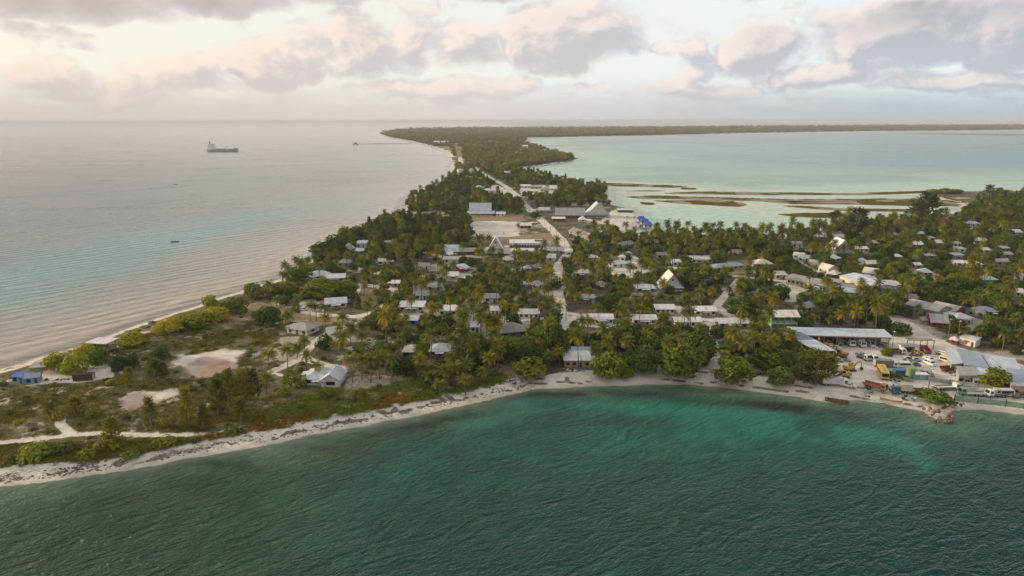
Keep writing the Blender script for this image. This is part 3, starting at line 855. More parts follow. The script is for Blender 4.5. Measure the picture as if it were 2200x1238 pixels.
# ------------------------------------------------------------------ houses of the town
# (label, front wall foot in photo pixels, depth m, options)
def H(label, x0, y0, x1, y1, W, **k): return (label, (x0, y0, x1, y1), W, k)
HOUSES = [
 H('grey-roofed bungalow turned to the path beside the left palms', 617, 716, 660, 722, 8, roof='hip', rh=1.8, rc='G', wc='w', win=3, land='the grey-roofed bungalow on the left'),
 H('pale gabled house behind the row of palms left of centre', 700, 664, 745, 661, 9, rh=1.7, rc='B', win=3, land='the pale gabled house behind the left palms'),
 H('long white shed-roofed house among yellow bushes by the ocean shore', 697, 608, 741, 606, 7, roof='shed', rh=.8, rc='W', wc='y', win=3, land='the white shed-roofed house by the ocean bushes'),
 H('pale hip-roofed house behind the white shed roof near the ocean', 672, 604, 716, 597, 9, roof='hip', rh=2.2, rc='B', wc='w', win=2),
 H('long low white-roofed house at the lane, leftmost of the inner row', 858, 670, 910, 670, 7, roof='shed', rh=.8, rc='W', win=4, land='the leftmost white house of the inner row'),
 H('white-roofed house with a small dormer block behind its ridge', 944, 679, 981, 679, 7, roof='shed', rh=.7, rc='W', win=3),
 H('striped grey-roofed cottage above the inner row of white roofs', 889, 645, 920, 645, 6.5, rh=1.4, rc='G', win=2),
 H('house with a brown weathered roof sunk among the front palms', 866, 768, 897, 768, 7, roof='hip', rh=1.6, rc='P', wc='u', win=2, posts=3, land='the brown-roofed house in the front palms'),
 H('pale hip-roofed house half hidden by palms next to the brown roof', 924, 767, 966, 767, 8, roof='hip', rh=2, rc='B', wc='y', win=3),
 H('small bright gabled hut in the palms left of the centre lane', 963, 601, 984, 601, 5, rh=1.6, rc='W', win=1, door=False),
 H('low dull grey house above the striped cottage', 919, 625, 948, 625, 6, rh=1.1, rc='G', wc='y', win=2),
 H('tiny white-roofed house left of the white long house in the inner row', 1055, 678, 1072, 678, 5, roof='shed', rh=.5, rc='W', win=2),
 H('long white-roofed house in front of the lane junction palms', 1115, 685, 1157, 685, 7, rh=1.2, rc='W', win=4, land='the long white house by the lane junction'),
 H('teal-walled house with a broad brown thatched hip roof', 1077, 727, 1130, 722, 9, roof='hip', rh=2.8, rc='N', wc='t', win=3, land='the brown thatched house'),
 H('pink block house with a white roof right on the beach', 1213, 790, 1268, 790, 7, roof='shed', rh=.9, rc='W', wc='k', win=4, h=2.9, land='the pink beach house'),
 H('grey lean-to shed behind the pink beach house', 1214, 768, 1268, 768, 3.5, roof='shed', rh=.4, rc='S', wc='y', win=0, h=2.4, keep=False),
 H('white-roofed bungalow with shrubs before it on the front lane', 1269, 697, 1317, 697, 7, rh=1.3, rc='W', win=5, land='the white bungalow on the front lane'),
 H('white-roofed bungalow with a parked white car at its left end', 1360, 698, 1410, 698, 7, rh=1.2, rc='W', win=4),
 H('white house, left one of the pair on the dry lawn', 1409, 675, 1449, 675, 7, rh=1.3, rc='W', win=4, posts=4, land='the left white house on the dry lawn'),
 H('white house, right one of the pair on the dry lawn', 1494, 679, 1538, 679, 7, rh=1.3, rc='W', win=4, posts=4, land='the right white house on the dry lawn'),
 H('white-roofed bungalow between palms below the dry lawn', 1450, 703, 1506, 703, 7, rh=1.1, rc='W', win=5),
 H('long white-roofed house left of the green two-storey building', 1546, 706, 1606, 706, 7, rh=1.2, rc='W', wc='y', win=5, land='the long white house left of the green building'),
 H('small white-roofed house alone in the palms right of the lane', 1236, 596, 1263, 596, 6, roof='shed', rh=.7, rc='W', wc='y', win=2),
 H('open white-roofed house left of the small white pyramid hall', 1367, 629, 1408, 629, 8, roof='hip', rh=1.4, rc='W', wc='y', win=3),
 H('grey hip-roofed hut beside the bright green tree', 1143, 621, 1166, 621, 6, roof='hip', rh=1.7, rc='G', win=2),
 H('little blue-roofed hut left of the grey hut by the green tree', 1114, 621, 1128, 621, 4, roof='shed', rh=.5, rc='S', wc='b', win=1, door=False),
 H('grey flat house in the trees left of the white parked car', 1040, 651, 1070, 651, 6, roof='shed', rh=.7, rc='G', wc='w', win=2),
 H('grey house with a short white fence right of the sandy lane', 1243, 651, 1275, 651, 6, rh=1.2, rc='G', wc='y', win=2),
 H('pale gabled cottage below the blue-walled school', 1171, 562, 1193, 562, 6, rh=1.9, rc='P', win=1, door=False),
 H('pale hip-roofed cottage below the big peaked hall', 1078, 566, 1102, 566, 6, roof='hip', rh=1.8, rc='P', win=2),
 H('white-and-red house with a tilted roof left of the palms', 990, 586, 1008, 583, 5, roof='shed', rh=1.2, rc='B', wc='r', win=1),
 H('dull grey roof in the trees below the pale cottages, left one', 1126, 585, 1142, 585, 5, roof='hip', rh=1.4, rc='G', wc='y', win=1),
 H('dull grey roof in the trees below the pale cottages, right one', 1149, 584, 1164, 580, 5, rh=1.3, rc='N', wc='y', win=1),
 H('blue-grey roofed house alone on the dry open ground', 1538, 584, 1598, 578, 9, roof='hip', rh=1.3, rc='S', wc='y', win=5, land='the blue-grey roof on the dry ground'),
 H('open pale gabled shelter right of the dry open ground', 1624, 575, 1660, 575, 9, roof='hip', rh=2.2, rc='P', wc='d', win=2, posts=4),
 H('low pale house beside the white sandy square', 1316, 576, 1353, 574, 8, roof='hip', rh=1.2, rc='B', wc='w', win=3, land='the pale house at the sandy square'),
 H('tiny white kiosk with a pointed roof at the sandy square', 1332, 562, 1343, 562, 3, roof='hip', rh=1.2, rc='W', win=1, door=False, h=3.2),
 H('grey gabled hut between the school block and the white warehouse', 1785, 617, 1806, 619, 6, rh=1.6, rc='G', wc='y', win=1),
 H('small bright blue hut at the end of the school block', 1748, 622, 1768, 626, 5, roof='shed', rh=.5, rc='U', wc='b', win=2),
 H('long low grey building behind the warehouse containers', 1899, 625, 1933, 626, 8, roof='shed', rh=.5, rc='P', wc='y', win=3, h=3.4),
 H('two-gabled pale house behind the white warehouse', 1852, 597, 1880, 601, 8, rh=2.2, rc='P', wc='y', win=2, h=3.4),
 H('grey gabled house at the bend of the right road', 2000, 703, 2036, 706, 9, rh=2.4, rc='G', wc='r', win=3, land='the grey gabled house at the road bend'),
 H('white-roofed house right of the grey gable at the road bend', 2055, 696, 2090, 694, 7, roof='hip', rh=1.6, rc='B', wc='w', win=2),
 H('long grey workshop roof with a pale blue edge strip', 1944, 668, 2012, 684, 11, roof='gable', rh=1.8, rc='G', wc='y', win=4, h=3.2, land='the long grey workshop roof'),
 H('grey roof behind the long workshop with red drums beside', 1998, 668, 2050, 680, 9, roof='gable', rh=1.6, rc='G', wc='r', win=3),
 H('teal-roofed house in the dark trees at the right edge', 2113, 614, 2142, 614, 7, roof='shed', rh=.7, rc='T', wc='t', win=2, h=3.2),
 H('little shaded roof in the trees left of the right palms', 1728, 673, 1749, 669, 6, rh=1.6, rc='G', wc='y', win=1),
 H('pale sloping roof among trees left of the school square', 1665, 600, 1690, 600, 6, roof='shed', rh=.8, rc='P', wc='w', win=2),
 # beyond the pitch and along the lagoon
 H('grey steep-roofed house on the point by the ocean trees', 742, 543, 766, 541, 9, roof='hip', rh=3.4, rc='G', wc='w', win=2, land='the grey steep roof on the ocean point'),
 H('white-walled annex right of the grey steep roof on the point', 766, 533, 786, 533, 7, roof='shed', rh=.7, rc='B', wc='w', win=2, h=3.4),
 H('tiny white hut in front of the ocean point houses', 766, 546, 781, 546, 4, rh=1.1, rc='W', wc='b', win=1, door=False),
 H('tiny flat shop hut below the tall dark grove', 826, 528, 840, 528, 5, roof='shed', rh=.4, rc='G', wc='k', win=2, door=False),
 H('grey hut under trees above the long white shed roof', 724, 573, 750, 573, 7, roof='hip', rh=2, rc='G', wc='y', win=2),
 H('white pointed-roof house left of the big peaked hall', 952, 548, 984, 548, 9, rh=3.6, rc='B', wc='y', win=2, land='the white pointed roof left of the big hall'),
 H('low grey roof joined between the white pointed house and the hall', 987, 548, 1020, 548, 8, rh=1.6, rc='G', wc='d', win=2),
 H('little white hut in front of the white pointed house', 960, 554, 972, 554, 4, rh=1.2, rc='W', wc='t', win=1, door=False),
 H('long dull roof below the white pointed house', 952, 566, 984, 566, 7, roof='shed', rh=.6, rc='G', wc='w', win=2),
 H('open pavilion with a pale roof beside the sports pitch', 1118, 491, 1141, 491, 9, roof='gable', rh=1.4, rc='P', wc='r', win=3, land='the pavilion beside the pitch'),
 H('long grey shed roof on the lane right of the school', 1172, 546, 1212, 546, 9, rh=1.6, rc='G', wc='y', win=3),
 H('white-walled van shed below the long grey shed roof', 1214, 548, 1230, 548, 6, roof='shed', rh=.5, rc='W', wc='w', win=1),
 H('low white house left of the main road behind the maneaba', 1066, 465, 1085, 465, 8, roof='shed', rh=.7, rc='W', wc='w', win=2, keep=False),
 H('small grey house left of the long lagoon hall', 1158, 457, 1181, 457, 8, rh=2.2, rc='B', wc='y', win=2),
 H('white roofed shop with an orange front on the main road', 1187, 476, 1214, 476, 7, roof='shed', rh=.6, rc='W', wc='r', win=3),
 H('small steep white roof before the lagoon pyramid hall', 1244, 478, 1260, 478, 6, roof='hip', rh=3, rc='W', wc='w', win=1),
 H('long grey gabled shed turned along the main road, upper one', 1222, 502, 1240, 508, 9, rh=2.2, rc='N', wc='y', win=2),
 H('long grey gabled shed turned along the main road, lower one', 1243, 508, 1266, 518, 8, rh=1.8, rc='N', wc='y', win=2),
 H('long flat house on the coral point of the lagoon shore', 1328, 457, 1358, 457, 9, roof='shed', rh=.8, rc='B', wc='d', win=4),
 H('dull thatched hut in the trees right of the blue huts', 1402, 527, 1418, 527, 6, roof='hip', rh=1.6, rc='N', wc='y', win=1),
 H('dark grey hut in the trees above the sandy square', 1338, 534, 1362, 530, 6, rh=1.6, rc='G', wc='y', win=1),
 H('long pale roof left of the round tree above the blue-grey roof', 1484, 566, 1531, 566, 8, roof='shed', rh=.7, rc='P', wc='w', win=4),
 H('small brown house under the lagoon palms', 1574, 550, 1593, 550, 7, rh=1.2, rc='N', wc='k', win=2),
 H('white house on the far side of the road, leftmost of the tank group', 1026, 406, 1040, 405, 9, roof='hip', rh=1.8, rc='B', wc='w', win=2),
 H('pale hip-roofed house left of the road below the tanks', 1043, 414, 1062, 413, 10, roof='hip', rh=2.4, rc='W', wc='w', win=2),
 H('cluster house with a white roof by the lagoon trees, left', 1118, 404, 1140, 404, 12, roof='shed', rh=1, rc='W', wc='w', win=3),
 H('cluster house with a long grey roof by the lagoon trees', 1140, 406, 1165, 406, 10, rh=1.4, rc='G', wc='y', win=3),
 H('cluster house with a pinkish roof in front of the lagoon trees', 1140, 415, 1158, 415, 9, roof='hip', rh=2, rc='P', wc='w', win=2),
 H('cluster house with a broad grey hip roof by the lagoon trees', 1160, 411, 1183, 411, 10, roof='hip', rh=2, rc='G', wc='w', win=2),
 H('cluster house with a white hip roof by the lagoon trees, right', 1183, 409, 1197, 409, 9, roof='hip', rh=2, rc='W', wc='w', win=2),
 H('white hut at the forest edge above the lagoon trees', 1083, 374, 1097, 374, 9, rh=2.2, rc='W', wc='w', win=1, door=False),
 # right half of the town
 H('grey house with white wall under the lagoon palms, right part', 1701, 532, 1724, 532, 8, rh=1.3, rc='G', wc='w', win=2),
 H('small grey roof left of the twin-stepped grey house', 1757, 516, 1775, 516, 6, rh=1.2, rc='B', wc='y', win=1),
 H('twin-stepped grey house above the right white hall', 1793, 517, 1815, 517, 8, rh=1.8, rc='B', wc='w', win=2),
 H('small pale roof right of the twin-stepped grey house', 1840, 509, 1852, 509, 6, rh=1.2, rc='P', wc='y', win=1),
 H('square white-roofed hut right of the right white hall', 1874, 530, 1888, 530, 6, roof='shed', rh=.8, rc='W', wc='y', win=1),
 H('flat white-roofed house just right of the right white hall', 1836, 542, 1866, 543, 7, roof='shed', rh=.5, rc='W', wc='w', win=3),
 H('pale gabled house among dark trees far right of the white hall', 1958, 533, 1983, 533, 8, rh=1.7, rc='P', wc='y', win=2),
 H('small white gable deep in the dark trees', 2012, 529, 2024, 529, 6, rh=1.6, rc='W', wc='y', win=1, door=False),
 H('top left cottage of the staircase of roofs left of the white hall', 1704, 556, 1725, 558, 7, rh=1.3, rc='P', wc='w', win=2),
 H('second cottage of the staircase of roofs, with a lilac wall', 1714, 561, 1738, 563, 7, rh=1.2, rc='B', wc='w', win=2),
 H('third cottage of the staircase of roofs, long and grey', 1733, 572, 1760, 577, 7, rh=1.5, rc='G', wc='w', win=2),
 H('fourth cottage of the staircase of roofs, with a dark upper window', 1757, 584, 1779, 590, 7, rh=1.8, rc='P', wc='w', win=2, h=3.2),
 H('lowest cottage of the staircase of roofs, hip roof over a dark porch', 1775, 596, 1795, 599, 7, roof='hip', rh=1.7, rc='P', wc='d', win=2),
 H('little grey roof just below the right white hall', 1783, 556, 1794, 556, 5, rh=1, rc='G', wc='y', win=1),
 H('small striped white roof below the right white hall', 1793, 565, 1808, 562, 6, roof='shed', rh=.9, rc='W', wc='y', win=1),
 H('two-level house with a pale blue wall right of the big round tree', 1862, 578, 1884, 578, 7, rh=1.4, rc='P', wc='b', win=2, h=3.2),
 H('low roof left of the pale blue two-level house', 1846, 570, 1860, 568, 6, rh=1.1, rc='B', wc='y', win=1),
 H('pale hip roof amid the dark palms below the far right roofs', 1984, 594, 2003, 594, 7, roof='hip', rh=1.8, rc='B', wc='y', win=2),
 H('small shaded white roof on the upper right slope of trees', 1914, 512, 1928, 512, 6, rh=1.2, rc='B', wc='y', win=1),
 H('white building by the far right lagoon trees', 2076, 487, 2106, 487, 9, roof='shed', rh=.8, rc='B', wc='w', win=3),
 H('dull red roof in the lagoon-side trees on the right', 2016, 479, 2041, 479, 8, rh=1.6, rc='R', wc='y', win=2),
 H('white house at the right edge below the sandy road', 2172, 506, 2196, 506, 9, rh=1.6, rc='B', wc='w', win=2),
 H('small pale wall house in the middle of the right trees', 2060, 543, 2074, 543, 6, roof='shed', rh=.4, rc='B', wc='w', win=1),
 H('long pale roof in the right trees above the small pale wall house', 2094, 524, 2120, 523, 7, rh=1.3, rc='P', wc='y', win=2),
 H('low flat grey roof in the right trees, left of the pair', 2048, 557, 2072, 557, 7, roof='shed', rh=.4, rc='G', wc='y', win=1),
 H('white hut under the tall yellow conifer on the right', 2056, 573, 2070, 573, 5, rh=1, rc='W', wc='y', win=1),
 H('pale house right of the tall yellow conifer', 2086, 577, 2110, 577, 7, roof='shed', rh=.8, rc='B', wc='w', win=2),
 H('long grey roof near the right edge above the teal roof', 2140, 571, 2170, 571, 7, rh=1.2, rc='G', wc='y', win=2),
 H('dull roof at the right edge in line with the long grey roof', 2152, 555, 2176, 555, 7, rh=1.1, rc='G', wc='y', win=1),
 H('small pale hut in the dark trees right of the lagoon palms', 1972, 509, 1985, 509, 6, rh=1.2, rc='B', wc='y', win=1, door=False),
 H('faint grey roof below the small pale hut in the dark trees', 1996, 519, 2010, 519, 6, roof='shed', rh=.5, rc='G', wc='y', win=1, door=False),
 H('low white roof left of the long pale roof in the right trees', 2048, 531, 2066, 531, 6, roof='shed', rh=.5, rc='B', wc='w', win=2),
 H('short pale roof right of the small pale wall house', 2113, 545, 2126, 545, 6, rh=1.1, rc='P', wc='y', win=1, door=False),
 H('thin pale roof near the right edge below the sandy road', 2150, 541, 2168, 541, 6, rh=1.0, rc='B', wc='y', win=2),
 H('grey shack roof in the palms left of the yellow conifer', 1992, 558, 2010, 558, 6, roof='shed', rh=.6, rc='G', wc='y', win=1),
 H('small white roof in the palms far left of the yellow conifer', 1966, 578, 1979, 578, 5, rh=1.0, rc='W', wc='y', win=1, door=False),
 H('low white roof behind the pale blue two-level house', 1924, 560, 1938, 560, 6, roof='shed', rh=.5, rc='W', wc='y', win=1),
 H('little pale house at the right edge above the road poles', 2182, 638, 2200, 638, 6, rh=1.2, rc='P', wc='w', win=2),
 H('steel-roofed hut in the trees right of the white-roofed roadside house', 2122, 681, 2142, 681, 6, roof='shed', rh=.7, rc='S', wc='y', win=2),
 H('grey gabled hut between the roadside house and the steel-roofed hut', 2098, 683, 2114, 681, 6, rh=1.6, rc='G', wc='y', win=1),
 H('brown shack roof beside the blue containers', 1942, 650, 1968, 652, 7, rh=1.2, rc='N', wc='d', win=2),
 H('pale lean-to roof in front of the white warehouse', 1812, 637, 1838, 640, 7, roof='shed', rh=.6, rc='B', wc='y', win=2),
 H('grey shed right before the white warehouse', 1808, 627, 1836, 629, 8, rh=1.5, rc='G', wc='y', win=2),
 H('small white roof left of the long pale roof above the blue-grey house', 1446, 572, 1464, 572, 6, roof='shed', rh=.6, rc='W', wc='w', win=2),
 H('dull roof in the palms below the dark grey hut by the square', 1412, 556, 1432, 556, 6, rh=1.3, rc='N', wc='y', win=2),
 H('low white roof in the trees right of the lane, upper', 1262, 562, 1284, 562, 6, roof='shed', rh=.6, rc='B', wc='w', win=2),
 H('thatched hut in the trees right of the lane, lower', 1284, 622, 1302, 622, 6, roof='hip', rh=1.6, rc='N', wc='d', win=1),
 H('white hut in the palms above the leftmost white house', 842, 618, 858, 618, 5, rh=1.1, rc='W', wc='y', win=1, door=False),
 H('pale roof in the palms right of the ocean bushes', 812, 570, 834, 570, 6, rh=1.3, rc='P', wc='w', win=2),
 H('grey roof in the palms above the small bright hut', 900, 580, 922, 580, 6, rh=1.3, rc='G', wc='w', win=2),
 H('small white roof in the front palms beside the sandy gap', 1012, 715, 1030, 715, 6, roof='shed', rh=.6, rc='B', wc='w', win=2),
 H('white boat-shed roof in the front palms, upper left', 878, 700, 896, 700, 5, roof='shed', rh=.5, rc='W', wc='b', win=1),
]
for label, line, Wd, k in HOUSES:
    house(label, line, Wd, **k)

# ---- the big hip-and-gable house in front
r, L, rz = house('large pale-roofed house with two joined roofs and a rusty patch', (655, 829, 722, 829), 9, roof='hip', rh=2.3, rc='B', wc='w', win=4, h=2.7, oh=.7, land='the large pale-roofed house in front')
b = gable_roof(9, 6.2, 2.72, 2.0, .6).build('cross_roof', roofm('B'), r, (L * .36 + 3.3, 2.9, .05)); b.rotation_euler = (0, 0, R(90))
bw = walls(9, 6.2, 2.6, 2.0, 'gable').build('cross_wall', wallm('w'), r, (L * .36 + 3.3, 2.9, 0)); bw.rotation_euler = (0, 0, R(90))
bw.location = (L * .36 + 3.1, 2.95, 0)
b.location = (L * .36 + 3.1, 2.95, .02)
unit_box('window', GLASS, r, L * .36 - 1.4, L * .36 + 1.6, -1.75, -1.5, 1.0, 2.1)
unit_box('rust_patch', paint('rust', (.25, .07, .03), .8, .1), r, -L * .32, -L * .25, .2, 2.6, 3.1, 3.16).rotation_euler = (R(24), 0, 0)

# ---- peaked assembly halls (maneaba): steep upper roof over wide lower eaves
def maneaba(label, line, W, top, eave, hall_h, rc1, rc2, ins=.3, posts=6, wc='w', axis='x', land=None):
    a, b, L, rz = front_line(*line)
    c = (a + b) / 2
    root = empty('assembly_hall', (c.x, c.y, 1.3), rz)
    tag(root, label, 'hall')
    # lower skirt: frustum of hips
    x0, x1 = L / 2, L / 2 * (1 - ins); y0, y1 = 0, W; yi0, yi1 = W / 2 * ins, W - W / 2 * ins
    s = MB(); th = .2
    lo = [(-x0, y0, eave), (x0, y0, eave), (x0, y1, eave), (-x0, y1, eave)]
    hi = [(-x1, yi0, hall_h), (x1, yi0, hall_h), (x1, yi1, hall_h), (-x1, yi1, hall_h)]
    n = len(s.v); s.v += lo + hi + [(x, y, z - th) for x, y, z in lo]
    for i in range(4):
        j = (i + 1) % 4
        s.f += [(n + i, n + j, n + 4 + j, n + 4 + i), (n + i, n + 8 + i, n + 8 + j, n + j)]
    s.f.append((n + 11, n + 10, n + 9, n + 8))
    s.build('lower_roof', roofm(rc2), root)
    # upper steep gable
    u = MB(); ym = W / 2
    if axis == 'y':   # the gable end faces the viewer
        o = .5
        for sg in (-1, 1):
            u.quad((sg * (x1 + o), yi0 - o, hall_h - .3), (0, yi0 - o - .4, top), (0, yi1 + o, top), (sg * (x1 + o), yi1 + o, hall_h - .3))
            u.quad((sg * (x1 + o), yi0 - o, hall_h - .5), (sg * (x1 + o), yi1 + o, hall_h - .5), (0, yi1 + o, top - .22), (0, yi0 - o - .4, top - .22))
        u.quad((-x1 - o, yi0 - o, hall_h - .3), (-x1 - o, yi0 - o, hall_h - .5), (0, yi0 - o - .4, top - .22), (0, yi0 - o - .4, top))
        u.quad((x1 + o, yi0 - o, hall_h - .3), (x1 + o, yi0 - o, hall_h - .5), (0, yi0 - o - .4, top - .22), (0, yi0 - o - .4, top))
        u.build('upper_roof', roofm(rc1), root)
        for y in (yi0 + .2, yi1 - .2):
            MB().prof([(-x1, hall_h - .3), (x1, hall_h - .3), (0, top - .4)], y, y + .15).build('gable_wall', wallm(wc), root)
        unit_box('vent', GLASS, root, -.5, .5, yi0 + .1, yi0 + .3, top * .55 + hall_h * .45 - .7, top * .55 + hall_h * .45 + .3)
    else:
        o = .6
        for sg in (-1, 1):
            ya = yi0 - .1 if sg < 0 else yi1 + .1
            u.quad((-x1 - .3, ya, hall_h - .1), (x1 + .3, ya, hall_h - .1), (x1 + o, ym, top), (-x1 - o, ym, top))
            u.quad((-x1 - .3, ya, hall_h - .3), (-x1 - o, ym, top - .22), (x1 + o, ym, top - .22), (x1 + .3, ya, hall_h - .3))
        u.build('upper_roof', roofm(rc1), root)
        for sg in (-1, 1):
            e = MB(); e.quad((sg * x1, yi0 + .1, hall_h - .2), (sg * x1, yi1 - .1, hall_h - .2), (sg * x1, ym, top - .3))
            e.build('gable_wall', wallm(wc), root)
    # posts and a low inner wall
    unit_box('low_wall', wallm(wc), root, -x0 * .86, x0 * .86, y0 + W * .08, y1 - W * .08, 0, eave * .45)
    for i in range(posts):
        px_ = -x0 * .92 + 2 * x0 * .92 * i / (posts - 1)
        unit_box('post', POSTM, root, px_ - .14, px_ + .14, .5, .78, 0, eave - .05)
    d = Vector((-math.sin(rz), math.cos(rz), 0)); cc = c + d * (W / 2)
    FOOT.append((cc.x, cc.y, L / 2, W / 2, rz))
    s_ = .97 * (line[1] - HOR) / CAM_H
    VIEWB.append((line[0], line[1] - s_ * (top + W * .15), line[2], line[1] - s_ * 1.0, c.length))
    if land: LAND.append((cc.x, cc.y, land))
    return root
maneaba('big white assembly hall with hipped eaves on the field before the pitch', (1000, 465, 1062, 465), 20, 11.5, 2.6, 3.4, 'B', 'B', ins=.26, land='the big white hall on the field')
maneaba('great peaked hall with peach-lit roof and wide grey lower eaves', (1032, 553, 1096, 553), 20, 12.4, 2.4, 4.8, 'W', 'G', ins=.58, axis='y', land='the great peaked hall')
maneaba('steep white pyramid hall in the middle of the palms', (1420, 628, 1470, 628), 13, 9.5, 2.3, 2.9, 'W', 'B', ins=.12, axis='y', land='the steep white pyramid hall')
maneaba('tall white pyramid hall on the lagoon side beside the long grey roof', (1257, 469, 1312, 469), 20, 13.5, 2.6, 3.6, 'B', 'G', ins=.16, axis='y', land='the lagoon pyramid hall')
maneaba('white steep-roofed church hall in the right half of the town', (1788, 552, 1838, 552), 15, 11, 2.6, 4.2, 'W', 'B', ins=.2, axis='y', land='the white church hall on the right')
house('long plain grey-roofed hall joined to the lagoon pyramid', (1194, 470, 1256, 470), 18, h=3.2, roof='gable', rh=5.5, rc='G', wc='d', win=6, name='assembly_hall', cat='hall', land='the long grey lagoon hall')

# ---- long white school with blue dado and solar panels
r, L, rz = house('long white school block with a blue lower wall and solar panels', (1096, 532, 1168, 532), 11, h=3.3, roof='gable', rh=1.5, rc='W', wc='w', win=12, oh=.6, name='school_block', cat='school', land='the blue-walled school block')
unit_box('dado', wallm('u'), r, -L / 2 - .06, L / 2 + .06, -.1, .05, 0, 1.3)
sl = math.atan2(1.5, 5.5)
for i in range(5):
    o = unit_box('solar_panel', paint('solar_cell', (.008, .010, .02), .15, .5, .05), r, L * .24 + i * 1.75, L * .24 + i * 1.75 + 1.65, 2.0, 4.6, 0, .08)
    o.location.z = 3.3 + 1.5 * (3.3 / 5.5) + .24; o.rotation_euler = (sl, 0, 0)
unit_box('end_block', wallm('w'), r, L / 2 + .1, L / 2 + 5, 2.0, 8.0, 0, 3.4)

# ---- right: long school building, the warehouse, the green two-storey house
r, L, rz = house('long cream school building with a grey roof beside the sand square', (1690, 609, 1774, 626), 11, h=3.0, roof='gable', rh=1.5, rc='G', wc='c', win=9, oh=.9, posts=8, name='school_block', cat='school', land='the long cream school')
r, L, rz = house('big white warehouse with cream long side and pale blue gable', (1802, 613, 1868, 640), 16, h=5.2, roof='gable', rh=1.4, rc='B', wc='c', win=0, oh=.3, name='warehouse', cat='warehouse', land='the white warehouse')
unit_box('gable_cladding', paint('cladding_pale_blue', (.45, .56, .62), .6), r, L / 2 - .03, L / 2 + .1, .1, 15.9, .1, 5.15)
unit_box('roller_door', paint('roller_door_blue', (.33, .45, .52), .6), r, L / 2 + .1, L / 2 + .18, 3, 7.2, 0, 4.2)
unit_box('door', DOORM, r, L / 2 + .1, L / 2 + .18, 12.6, 13.8, 0, 2.3)
for k in (.25, .55):
    o = unit_box('roof_light', paint('roof_light', (.12, .14, .15), .3, .5), r, -L / 2 + L * k, -L / 2 + L * k + 1.6, .6, 7.4, 5.95, 6.02)
    o.rotation_euler = (math.atan2(1.4, 8.0), 0, 0)
def two_storey():
    a, b, L, rz = front_line(1656, 709, 1711, 709)
    c = (a + b) / 2
    r = empty('apartment_building', (c.x, c.y, 1.3), rz)
    tag(r, 'two-storey green building with a white roof and glazed front', 'building')
    unit_box('wall', wallm('g'), r, -L / 2, L / 2, 0, 8, 0, 6.0)
    gable_roof(L + .6, 8, 6.02, 1.6, .7).build('roof', roofm('P'), r)
    unit_box('floor_band', wallm('w'), r, -L / 2 - .1, L / 2 + .1, -.35, .1, 2.9, 3.25)
    for z0 in (.35, 3.6):
        for i in range(4):
            x = -L / 2 + L * (i + .06) / 4
            w = unit_box('window', paint('window_teal', (.10, .17, .16), .2, .5), r, x, x + L / 4 * .86, -.06, .05, z0 + .55, z0 + 2.0)
            unit_box('spandrel', paint('spandrel_green', (.27, .46, .26), .6), r, x, x + L / 4 * .86, -.05, .04, z0 - .2, z0 + .5)
    for i in range(5):
        x = -L / 2 + L * i / 4
        unit_box('pillar', wallm('g'), r, x - .14, x + .14, -.4, -.12, 0, 6.0)
    unit_box('door', DOORM, r, L / 2 - .02, L / 2 + .06, 2, 3, 0, 2.1)
    FOOT.append((c.x, c.y + 4, L / 2, 5, rz)); VIEWB.append((1650, 672, 1714, 708, c.length)); LAND.append((c.x, c.y + 4, 'the green two-storey building'))
two_storey()

